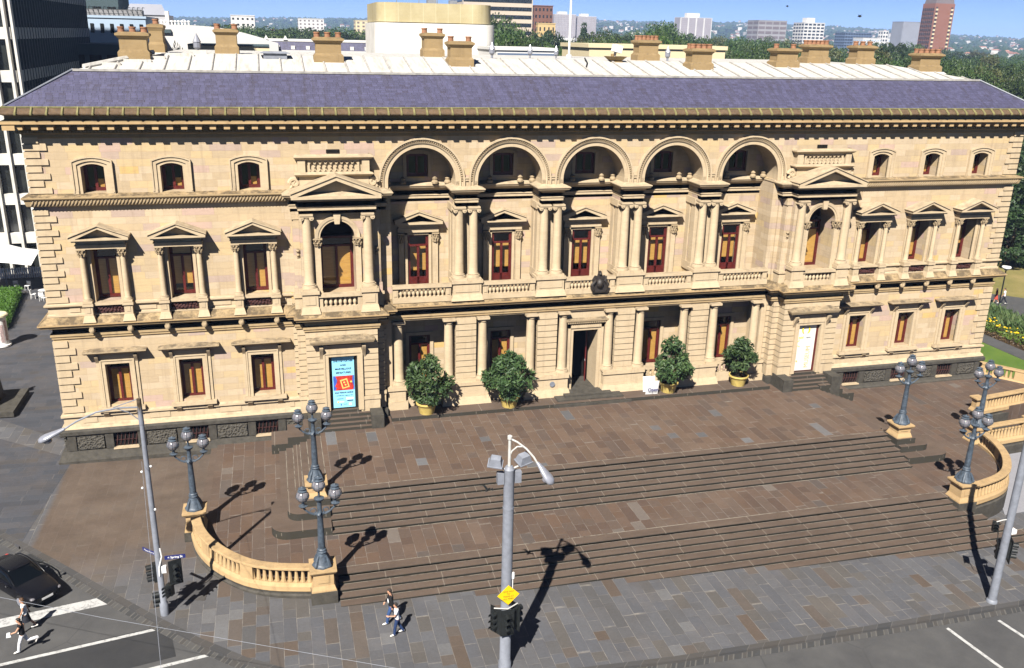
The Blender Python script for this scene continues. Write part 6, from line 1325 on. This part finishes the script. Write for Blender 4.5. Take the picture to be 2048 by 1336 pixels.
def tree(x, y, h, kind, label, wf=1.0):
    s = h/10; z = hgt(x, y) if math.hypot(x-CX, y-CY) > 121 else 2.35
    if used[kind]: o = dup(TP[kind])
    else: o = TP[kind]; used[kind] = True
    o.location = (x, y, z); o.scale = (s*wf, s*wf, s); o.rotation_euler.z = rng.uniform(0, 6.28); o['label'] = label; return o
def cam_dir(u, v):
    d = fw+r2*((u-1024)/1768.2)-u2*((v-668)/1768.2); return d
def top_at(u, v, y):   # survey point seen at a photo position, at a given northing
    d = cam_dir(u, v); t = (y-CY)/d.y; return Vector((-18.1214, -49.1226, 25.3078))+d*t
LBL = ['broad mid green park tree in the garden belt behind the building', 'dark green dense park tree in the garden belt behind the building', 'spreading fresh green park tree in the garden belt behind the building', 'olive toned park tree in the garden belt behind the building', 'narrow dark conifer rising among the park trees behind the building']
prof = [(1000, 58), (1040, 68), (1085, 72), (1130, 80), (1175, 80), (1215, 75), (1250, 82), (1290, 78), (1330, 62), (1370, 90), (1410, 92), (1455, 90), (1500, 94), (1545, 92), (1590, 96), (1640, 100), (1690, 110), (1730, 98), (1775, 92), (1820, 98), (1870, 112), (1920, 112), (1965, 114), (2010, 118), (2050, 122), (2100, 128), (2160, 130)]
for row, (yy, dv, sp) in enumerate(((105, 30, 1), (150, 18, 1), (205, 8, 1), (290, 0, 1), (420, -3, 2))):
    for i, u in enumerate(range(1004, 2200, 27 if sp == 1 else 40)):
        v = float(np.interp(u, [p_[0] for p_ in prof], [p_[1] for p_ in prof]))-(8 if u < 1700 else 3); uu = u+rng.uniform(-12, 12); y_ = yy*rng.uniform(.85, 1.15); p = top_at(uu, v+dv+rng.uniform(-6, 9), y_); kd = rng.choice([0, 0, 1, 1, 2, 2, 3])
        h = p.z-hgt(p.x, p.y)
        if u < 1180 and y_ > 260: continue
        tree(p.x, p.y, max(8, h), kd, LBL[kd], .62 if y_ < 260 else .8)
for u, v, y_, kd in ((1000, 38, 190, 2), (1015, 52, 170, 0), (1100, 62, 200, 1), (1168, 48, 260, 4), (1330, 54, 330, 4), (1345, 52, 340, 4), (1240, 70, 230, 1), (1400, 80, 210, 2), (1760, 92, 190, 1), (1795, 86, 200, 1)):
    p = top_at(u, v, y_); tree(p.x, p.y, max(5, p.z-hgt(p.x, p.y)), kd, LBL[kd], .6)
tree(-27.4, 62, 20.4, 2, 'bright green treetop showing between two left chimneys', .22)
# near park trees right of the building
near = [(56, 33, 11, 1), (64, 27, 12, 1), (72, 34, 12, 0), (62, 44, 12, 1), (80, 24, 11, 2), (86, 40, 13, 1), (75, 52, 13, 1), (98, 30, 12, 0), (94, 58, 14, 1), (110, 44, 13, 2), (88, 74, 14, 0), (118, 66, 14, 1), (106, 88, 15, 2), (130, 50, 13, 1), (134, 86, 15, 0), (120, 108, 15, 1), (150, 70, 14, 2), (150, 110, 15, 1), (100, 112, 15, 0), (172, 92, 15, 3), (176, 130, 16, 1), (140, 140, 16, 2), (200, 112, 15, 0), (70, 66, 13, 0), (205, 150, 16, 1), (235, 135, 16, 2), (240, 175, 16, 0), (57, 52, 10, 3), (190, 70, 14, 1), (225, 95, 15, 0), (265, 120, 15, 1), (300, 150, 16, 2), (62, 24.5, 7.5, 1)]
NL = ['mid green tree in the near park right of the building', 'dark shady tree in the near park right of the building', 'fresh green tree in the near park right of the building', 'olive toned tree in the near park right of the building']
for x, y, h, kd in near: tree(x, y, h*1.05, kd, NL[kd])
for u, v, y_, kd in ((300, 54, 420, 1), (340, 50, 380, 0), (385, 52, 400, 1), (430, 56, 330, 0), (455, 48, 420, 1), (500, 60, 340, 2), (540, 64, 300, 1), (575, 66, 310, 0), (610, 68, 290, 1), (650, 70, 300, 2), (690, 66, 280, 1), (725, 72, 290, 0), (760, 62, 330, 1), (560, 74, 230, 2), (630, 78, 220, 1), (480, 58, 360, 1)):
    p = top_at(u, v, y_); tree(p.x, p.y, max(7, p.z-hgt(p.x, p.y)), kd, ['mid green treetop beyond the curved white roof', 'dark treetop beyond the curved white roof', 'fresh green treetop beyond the curved white roof'][kd])
for u, v, y_, kd in [(470+18*k, (58, 62, 56, 64, 60)[k % 5]+(5 if k > 9 else 0), 300+23*(k % 4), (0, 1, 2, 1)[k % 4]) for k in range(17)]:
    p = top_at(u, v, y_); tree(p.x, p.y, max(7, p.z-hgt(p.x, p.y)), kd, ['mid green treetop beyond the curved white roof', 'dark treetop beyond the curved white roof', 'fresh green treetop beyond the curved white roof'][kd])
for x, y, h in ((60, 29, 9), (65, 33, 10), (71, 31, 10), (61, 38, 10), (68, 41, 11), (76, 38, 11), (58, 45, 10), (83, 33, 11), (66, 50, 11), (90, 46, 12), (78, 47, 12)):
    o = tree(x, y, h, 1, 'dark evergreen with boughs down to the dry lawn right of the building', 1.25); o.location.z -= h*.25
# far woods and houses: nobody could count them
def scatter_hills(n, seed, rmin, rmax):
    r = np.random.default_rng(seed); out = []
    for _ in range(n): d = rmin+(rmax-rmin)*r.uniform()**.8; a = r.uniform(-.42, 1.06); x, y = CX+d*math.sin(a), CY+d*math.cos(a); out.append((x, y, hgt(x, y), d))
    return out, r
pts, r = scatter_hills(15000, 11, 480, 4300); mb = MB()
for x, y, z, d in pts:
    s = r.uniform(4, 8)*(1+d/4000*.6); 
    q = [(math.cos(t)*s*r.uniform(.7, 1.1), math.sin(t)*s*r.uniform(.7, 1.1)) for t in (0, 1.26, 2.5, 3.77, 5.0)]; h = s*r.uniform(.9, 1.5)
    mb.add([(x+a*.7, y+b*.7, z-.5) for a, b in q]+[(x+a, y+b, z+h*.55) for a, b in q]+[(x+r.uniform(-1, 1), y, z+h)], [(i, (i+1) % 5, (i+1) % 5+5, i+5) for i in range(5)]+[(5+i, 5+(i+1) % 5, 10) for i in range(5)])
stuff(mb.build('far_woods', 'leafd'))
M['fwall'] = plain('far_house_walls', (.55, .52, .47), .8, .2, var=.3, scale=.02); M['froof'] = plain('far_house_roofs', (.26, .13, .09), .85, .2, var=.5, scale=.02)
pts, r = scatter_hills(3000, 12, 1000, 4300); wl = MB(); rf = MB()
for x, y, z, d in pts:
    if y < 60 or (math.atan2(x-CX, y-CY) < .14 and r.uniform() < .75): continue
    a = r.uniform(0, 3.14); w_, l_, h = r.uniform(4, 8), r.uniform(5, 11), r.uniform(3, 6)*(1 if r.uniform() > .03 else 2.5); z += 1+d*.0012; m_ = MB().box(-w_/2, w_/2, -l_/2, l_/2, -3, h).rot(a).move(x, y, z); wl.add(m_.v, m_.f)
    if r.uniform() > .45: m_ = MB().taper(-w_/2-.4, w_/2+.4, -l_/2-.4, l_/2+.4, h, h+w_*.28, w_*.42).rot(a).move(x, y, z); rf.add(m_.v, m_.f)
stuff(wl.build('far_houses', 'fwall')); stuff(rf.build('far_roofs', 'froof'))
# ---- city blocks behind, each a building with its own windows
def many(name, boxes, m, par):
    """one part per box; past a hundred of them the rest are one part"""
    boxes = sorted(boxes, key=lambda b: (b[2] > 1, -b[4]))
    for b in boxes[:100]: MB().box(*b).build(name, m, par)
    if boxes[100:]:
        r_ = MB()
        for b in boxes[100:]: r_.box(*b)
        stuff(r_.build(name, m, par))
def block(label, x0, x1, y0, dep, z0, z1, wall, rows, cols, wm='twin', bands=False, wf=.55, hf=.5, roof=None, side=True, zb=None, ang=0.0):
    wl_ = []
    o = thing('tower_block' if z1-z0 > 20 else 'city_building', label, 'building', ((x0+x1)/2, y0, 0), ang); w_ = (x1-x0)/2; zb = -5 if zb is None else zb
    MB().box(-w_, w_, 0, dep, zb, z1).build('wall', wall, o); mb = MB(); fh = (z1-z0)/rows
    for r_ in range(rows):
        za = z0+fh*(r_+.5-hf/2); zt = za+fh*hf
        if bands: wl_ += [(-w_*.97, w_*.97, -.12, .0, za, zt)]+([(-w_-.12, -w_, .5, dep-.5, za, zt)] if side else [])
        else:
            cw = 2*w_/cols
            for c_ in range(cols): xa = -w_+cw*(c_+.5-wf/2); wl_.append((xa, xa+cw*wf, -.12, .0, za, zt))
            if side:
                nd = max(1, int(dep/cw)); cd_ = dep/nd
                for c_ in range(nd): ya = cd_*(c_+.5-wf/2); wl_.append((-w_-.12, -w_, ya, ya+cd_*wf, za, zt))
    many('window', wl_, wm, o)
    if roof: MB().box(-w_*.5, w_*.3, dep*.3, dep*.7, z1, z1+roof).build('plant_room', wall, o)
    MB().box(-w_-.15, w_+.15, -.15, dep+.15, z1, z1+.35).build('parapet', wall, o); return o
def fm(n, c, v=.06): M[n] = plain(n, c, .8, .25, var=v, scale=.08)
fm('b_beige', (.56, .47, .37)); fm('b_brown', (.16, .075, .05)); fm('b_white', (.60, .59, .57)); fm('b_grey', (.30, .29, .30)); fm('b_hotel', (.25, .105, .06)); fm('b_hotdark', (.055, .035, .03)); fm('b_blue', (.10, .14, .22)); fm('b_pgrey', (.26, .27, .31)); fm('b_cream', (.62, .53, .34)); fm('b_tan', (.52, .42, .20)); fm('b_wins', (.16, .13, .13)); fm('b_yell', (.55, .40, .18)); fm('b_lilac', (.33, .30, .32)); fm('b_bluewall', (.36, .46, .58)); fm('b_darkblue', (.06, .09, .10)); fm('b_cool', (.42, .42, .44))
block('beige banded office tower with dark window strips behind the rooftop drum', 60.8, 90.8, 330, 26, 22, 44, 'b_beige', 7, 1, 'twin', True, hf=.46)
block('brown brick tower with small square windows next to the beige office tower', 100.2, 109, 360, 14, 24, 38.6, 'b_brown', 5, 5, hf=.4, wf=.4); block('pale yellow lower block under the brown brick tower', 101, 109.2, 356, 3, 18, 31, 'b_yell', 3, 4, hf=.35, wf=.3)
for x0, x1, z1_, l in ((279, 303, 48.5, 'left of the two white and grey apartment slabs beyond the flagpole'), (305, 326, 47.0, 'right of the two white and grey apartment slabs beyond the flagpole')):
    block(l, x0, x1, 900, 18, 25, z1_, 'b_white', 12, 14, 'b_lilac', False, .86, .9, 3)
block('broad white apartment slab with lilac window panels standing alone', 424, 462, 900, 16, 20, 49, 'b_white', 14, 4, 'b_lilac', False, .82, .96, 5)
block('grey concrete car park style block with open horizontal decks', 463, 495, 800, 22, 14, 46, 'b_grey', 7, 4, 'b_wins', False, .86, .55)
block('white office block with a grid of black windows', 515, 539, 800, 20, 16, 45, 'b_white', 9, 5, 'twin', False, .7, .5, 5)
block('low dark blue glass building on the far plain', 633, 668, 900, 20, 22, 38, 'b_blue', 5, 10, 'twin', False, .8, .5); block('wide low white hospital-like building on the far plain', 622, 672, 850, 18, 18, 32, 'b_white', 3, 14, 'b_bluewall', False, .5, .3); block('slim white tower block rising from the low white building', 645, 652, 848, 8, 24, 40, 'b_white', 4, 2)
block('plain grey slab with white top beside the brown hotel tower', 556, 576, 700, 16, 18, 46, 'b_pgrey', 1, 1, 'b_pgrey', False, .9, .9); MB().box(0, 1, 0, 1, 0, 1)
ho = thing('tower_block', 'tall brown hotel tower with cream balconies down its edges', 'building', (0, 0, 0)); hx0, hx1, hy = 442.2, 458.6, 520
MB().box(hx0, hx1, hy, hy+13, -5, 54).build('wall', 'b_hotel', ho); mb = []; mb2 = []; mb3 = []
for k in range(16):
    z = 8+2.75*k; mb += [(hx0+.8, hx0+2.4, hy-.6, hy, z, z+1.2), (hx1-2.9, hx1-1.3, hy-.6, hy, z, z+1.2)]; mb2 += [(hx0+.8, hx0+2.4, hy-.15, hy, z+1.25, z+2.5), (hx1-2.9, hx1-1.3, hy-.15, hy, z+1.25, z+2.5)]
    for j_ in range(6): mb2.append((hx0-.3, hx0, hy+.8+2*j_, hy+2.1+2*j_, z, z+1.7))
many('balcony', mb, 'b_cream', ho); many('window', mb2, 'b_hotdark', ho); MB().taper(hx0+.6, hx1-.4, hy+.5, hy+12.5, 54, 60, .9).build('roof', 'b_wins', ho)
txt('M', 3.2, 'signblue', ho, ((hx0+hx1)/2-.8, hy-.3, 51.3), name='logo', ext=.05) if 0 else None
block('small red and white building at the foot of the hotel tower', 478, 489, 560, 10, 12, 30, 'b_white', 2, 2)
# roofs just behind the main building
dr = thing('rooftop_drum', 'huge cream round-ended plant drum with tan louvred band behind the roof', 'building', (0, 0, 0))
def stadium(x0, x1, y0, y1, r_, n=10):
    out = []
    for cx_, cy_, a0 in ((x1-r_, y0+r_, -math.pi/2), (x1-r_, y1-r_, 0), (x0+r_, y1-r_, math.pi/2), (x0+r_, y0+r_, math.pi)): out += [(cx_+r_*math.cos(a0+math.pi/2*k/n), cy_+r_*math.sin(a0+math.pi/2*k/n)) for k in range(n+1)]
    return out
M['cream'] = plain('cream_render', (.74, .71, .65), .8, .2, var=.1, scale=.4); g = G('louvre_tan', .7, .3); fu = g.ma('FRACT', g.ma('MULTIPLY', g.x, .62)); fv = g.ma('FRACT', g.ma('MULTIPLY', g.z, 6.0)); c = g.ramp(g.noise(.35, 4), [(.3, (.40, .33, .17)), (.7, (.52, .45, .27))]); c = g.mix(g.mr(fu, 0, .05, .7, 0), c, (.72, .66, .45)); g.base(g.mix(g.mr(fv, 0, .3, .4, 0), c, (.3, .24, .12))); M['louvre'] = g.m
sp_ = stadium(-4.45, 11.5, 70, 86, 2.6); mb = MB().slab(sp_, 2, 26.65); mb.build('wall', 'cream', dr); MB().slab(stadium(-4.15, 11.05, 70.3, 85.7, 2.6), 26.75, 29.1).build('louvre_band', 'louvre', dr)
mb = MB(); [mb.tube([(x, 76, 29), (x, 76, 29+h)], .05, 5) for x, h in ((2, 2.2), (4.5, 1.4), (8, 1.6), (-1, 1.2))]; mb.box(3.0, 4.2, 75, 76, 29, 29.9); mb.box(6.0, 7.0, 75, 76, 29, 29.7); mb.builds('rooftop_mast', 'galv', dr)
ms = thing('mansard_building', 'long low building with dark slate mansard and small white dormers', 'building', (0, 0, 0)); MB().box(-18, 22, 131, 150, 2, 22.2).build('wall', 'b_cream', ms)
MB().add([(-18, 130.6, 21.9), (22, 130.6, 21.9), (22, 132, 23.55), (-18, 132, 23.55)], [(0, 1, 2, 3)]).build('mansard', 'b_darkslate' if 'b_darkslate' in M else 'slate', ms); MB().box(-18.1, 22.1, 131.8, 149, 23.5, 23.85).build('roof_edge', 'b_white', ms); MB().box(-18.1, 22.1, 130.2, 131, 21.6, 21.95).build('cornice', 'b_white', ms)
for k in range(11): MB().box(-16.3+2.75*k, -15.6+2.75*k, 130.7, 131.8, 22.1, 22.75).build('dormer', 'b_white', ms)
for x in (-18.0, -14.5): MB().taper(x-.4, x+.4, 131.6, 132.4, 23.8, 24.5, .35).build('finial', 'b_white', ms)
hl = thing('exhibition_hall', 'white curved shell roof hall with a row of roof vents', 'building', (0, 0, 0)); n = 24; mb = MB(); vs = []
for yy in (120, 150):
    for k in range(n+1): t = k/n; x = -42+26*t; vs.append((x, yy, 23.2+2.75*math.sin(math.pi*(.5+.5*max(0, (t-.42)/.58)))**1.1 if t > .42 else 25.95))
mb.add(vs+[(-42, 120, 2), (-16, 120, 2)], [(k, k+1, k+n+2, k+n+1) for k in range(n)]+[tuple([2*n+2, 2*n+3]+list(range(n, -1, -1)))]); mb.build('shell_roof', 'b_white', hl)
mb = MB(); [mb.lathe(-36.3+.55*k, 122, [(.16, 25.9), (.16, 26.4), (.26, 26.42), (.26, 26.62), (.05, 26.7)], 8) for k in range(11)]; mb.builds('roof_vent', 'white', hl, 40); MB().box(-35.8, -33.6, 119.6, 120.2, 24.6, 25.2).build('skylight', 'b_darkblue', hl)
MB().box(-30, -17.6, 105, 118, 2, 22.9).build('lower_wall', 'b_cream', hl); MB().box(-30, -17.6, 104.8, 118, 22.9, 23.1).build('lower_roof', 'b_darkblue', hl)
block('blue-grey shaded building with a row of small dark windows left of the curved roof', -46.5, -36.4, 110, 12, 23.6, 26.7, 'b_bluewall', 1, 7, 'twin', False, .35, .45)  # facade shadow put into the blue of the wall colour
gh = thing('glass_roof', 'dark framed glasshouse roof on top of the blue-grey building', 'greenhouse', (0, 0, 0)); mb = MB()
for k in range(13): x = -45.6+.72*k; mb.tube([(x, 112, 26.7), (x, 112, 28.0), (x, 112.6, 28.4), (x, 115, 28.4)], .05, 5)
mb.tube([(-45.6, 112, 28.0), (-37, 112, 28.0)], .05, 5); mb.tube([(-45.6, 112, 27.4), (-37, 112, 27.4)], .04, 5); mb.build('frame', 'black', gh); MB().add([(-45.6, 112.1, 26.8), (-37, 112.1, 26.8), (-37, 112.1, 28), (-45.6, 112.1, 28), (-37, 112.7, 28.4), (-45.6, 112.7, 28.4)], [(0, 1, 2, 3), (3, 2, 4, 5)]).build('pane', 'glass', gh); MB().box(-45.5, -37.2, 114, 116, 26.7, 28.0).build('inner_wall', 'b_grey', gh)
gb = thing('gabled_building', 'grey gabled block with one square window behind the glasshouse roof', 'building', (0, 0, 0)); MB().box(-41, -34.8, 125, 140, 2, 27.6).build('wall', 'b_cool', gb); MB().add([(-41.3, 124.8, 27.5), (-34.5, 124.8, 27.5), (-35.4, 127, 29.3), (-40.6, 127, 29.3)], [(0, 1, 2, 3)]).build('roof', 'b_pgrey', gb); MB().box(-37, -36, 124.9, 125, 26.2, 27.0).build('window', 'twin', gb); MB().box(-34.8, -34.2, 124.5, 126, 20, 28.2).build('pier', 'b_white', gb)
block('dark tower fragment above the glasshouse at the upper left', -50.5, -43.2, 132, 14, 26, 37, 'b_darkblue', 3, 3, 'twin', False)
block('dark shaded flat-roofed block between the office tower and the chimneys', -41, -33.2, 72, 14, 19.5, 23.0, 'b_darkblue', 1, 4, 'dark', False, .7, .5)
MB_ = block('long low cream parapet building just behind the roof on the right', 10.2, 23.8, 30.5, 8, 23, 24.5, 'b_cream', 1, 1, 'b_cream', False, .01, .01, side=False); block('low white roofed building behind the three roof vents', 8.8, 16.4, 60, 10, 22.6, 23.7, 'b_white', 1, 1, 'b_blue', False, .96, .4, side=False)
block('white rooftop sign building on a wooded ridge far left', -33, -22.4, 400, 10, 26.5, 31.6, 'b_white', 2, 5, 'twin', False, .4, .3)
block('white stepped apartment house on the wooded ridge', 4, 21, 600, 14, 27, 33.5, 'b_white', 3, 6, 'b_wins', False, .4, .4); block('cream house with a square tower on the wooded ridge next to the drum', 33, 45, 500, 12, 26, 32, 'b_cream', 3, 4, 'b_wins', False, .4, .4)
for x, z1_ in ((2.15, 33.0),): fp = thing('flagpole', 'tall white flagpole rising from the roof deck', 'flagpole', (x, 12, 23.98)); MB().lathe(0, 0, [(.2, 0), (.2, .2), (.075, .22), (.07, 8), (.05, 11), (.08, 11.02), (0, 11.2)], 12).build('pole', 'white', fp, 40)
# birds
def bird(x, y, z, s, rz, label):
    o = thing('bird', label, 'bird', (x, y, z), rz, 'pigeons in flight'); skinmesh('body', [[(Vector((0, -.16*s, 0)), .02*s), (Vector((0, -.05*s, 0)), .06*s), (Vector((0, .08*s, 0)), .055*s), (Vector((0, .16*s, .02*s)), .035*s), (Vector((0, .22*s, .01*s)), .008*s)]], 'black', o, 1)
    for k in (-1, 1): MB().add([(k*.03*s, .08*s, .02*s), (k*.03*s, -.06*s, .02*s), (k*.22*s, -.03*s, .14*s), (k*.4*s, -.1*s, .10*s), (k*.22*s, .09*s, .15*s)], [(0, 1, 2, 4), (4, 2, 3)]).build('wing', 'black', o)
bird(-11.02, -20, 8.94, .85, R(-50), 'dark bird flying over the steps just left of the central pole'); bird(58.6, 60, 28.8, 1.6, R(30), 'dark bird in the sky right of the white grid office block'); bird(47.6, 60, 29.75, 1.0, R(80), 'smallest dark bird high in the sky above the car park style block')
# ================================================================== haze, and metres
HZ = MB().box(-1500, 5200, -80, 4550, -2, 125).build('haze', 'white'); HZ['kind'] = 'stuff'
hm = bpy.data.materials.new('air'); hm.use_nodes = True; t = hm.node_tree; t.nodes.remove(t.nodes['Principled BSDF']); pv = t.nodes.new('ShaderNodeVolumePrincipled'); pv.inputs['Color'].default_value = (.42, .60, 1.0, 1); pv.inputs['Density'].default_value = .00017; pv.inputs['Anisotropy'].default_value = 0.0; t.links.new(pv.outputs[0], t.nodes['Material Output'].inputs['Volume']); HZ.data.materials.clear(); HZ.data.materials.append(hm)
for o in list(col.objects):
    if o.parent is None and o.type != 'LIGHT':
        l = o.location; o.location = ((l.x)*SC, (l.y)*SC, (l.z-Z0)*SC)
        if o.type != 'CAMERA': o.scale = tuple(s*SC for s in o.scale)
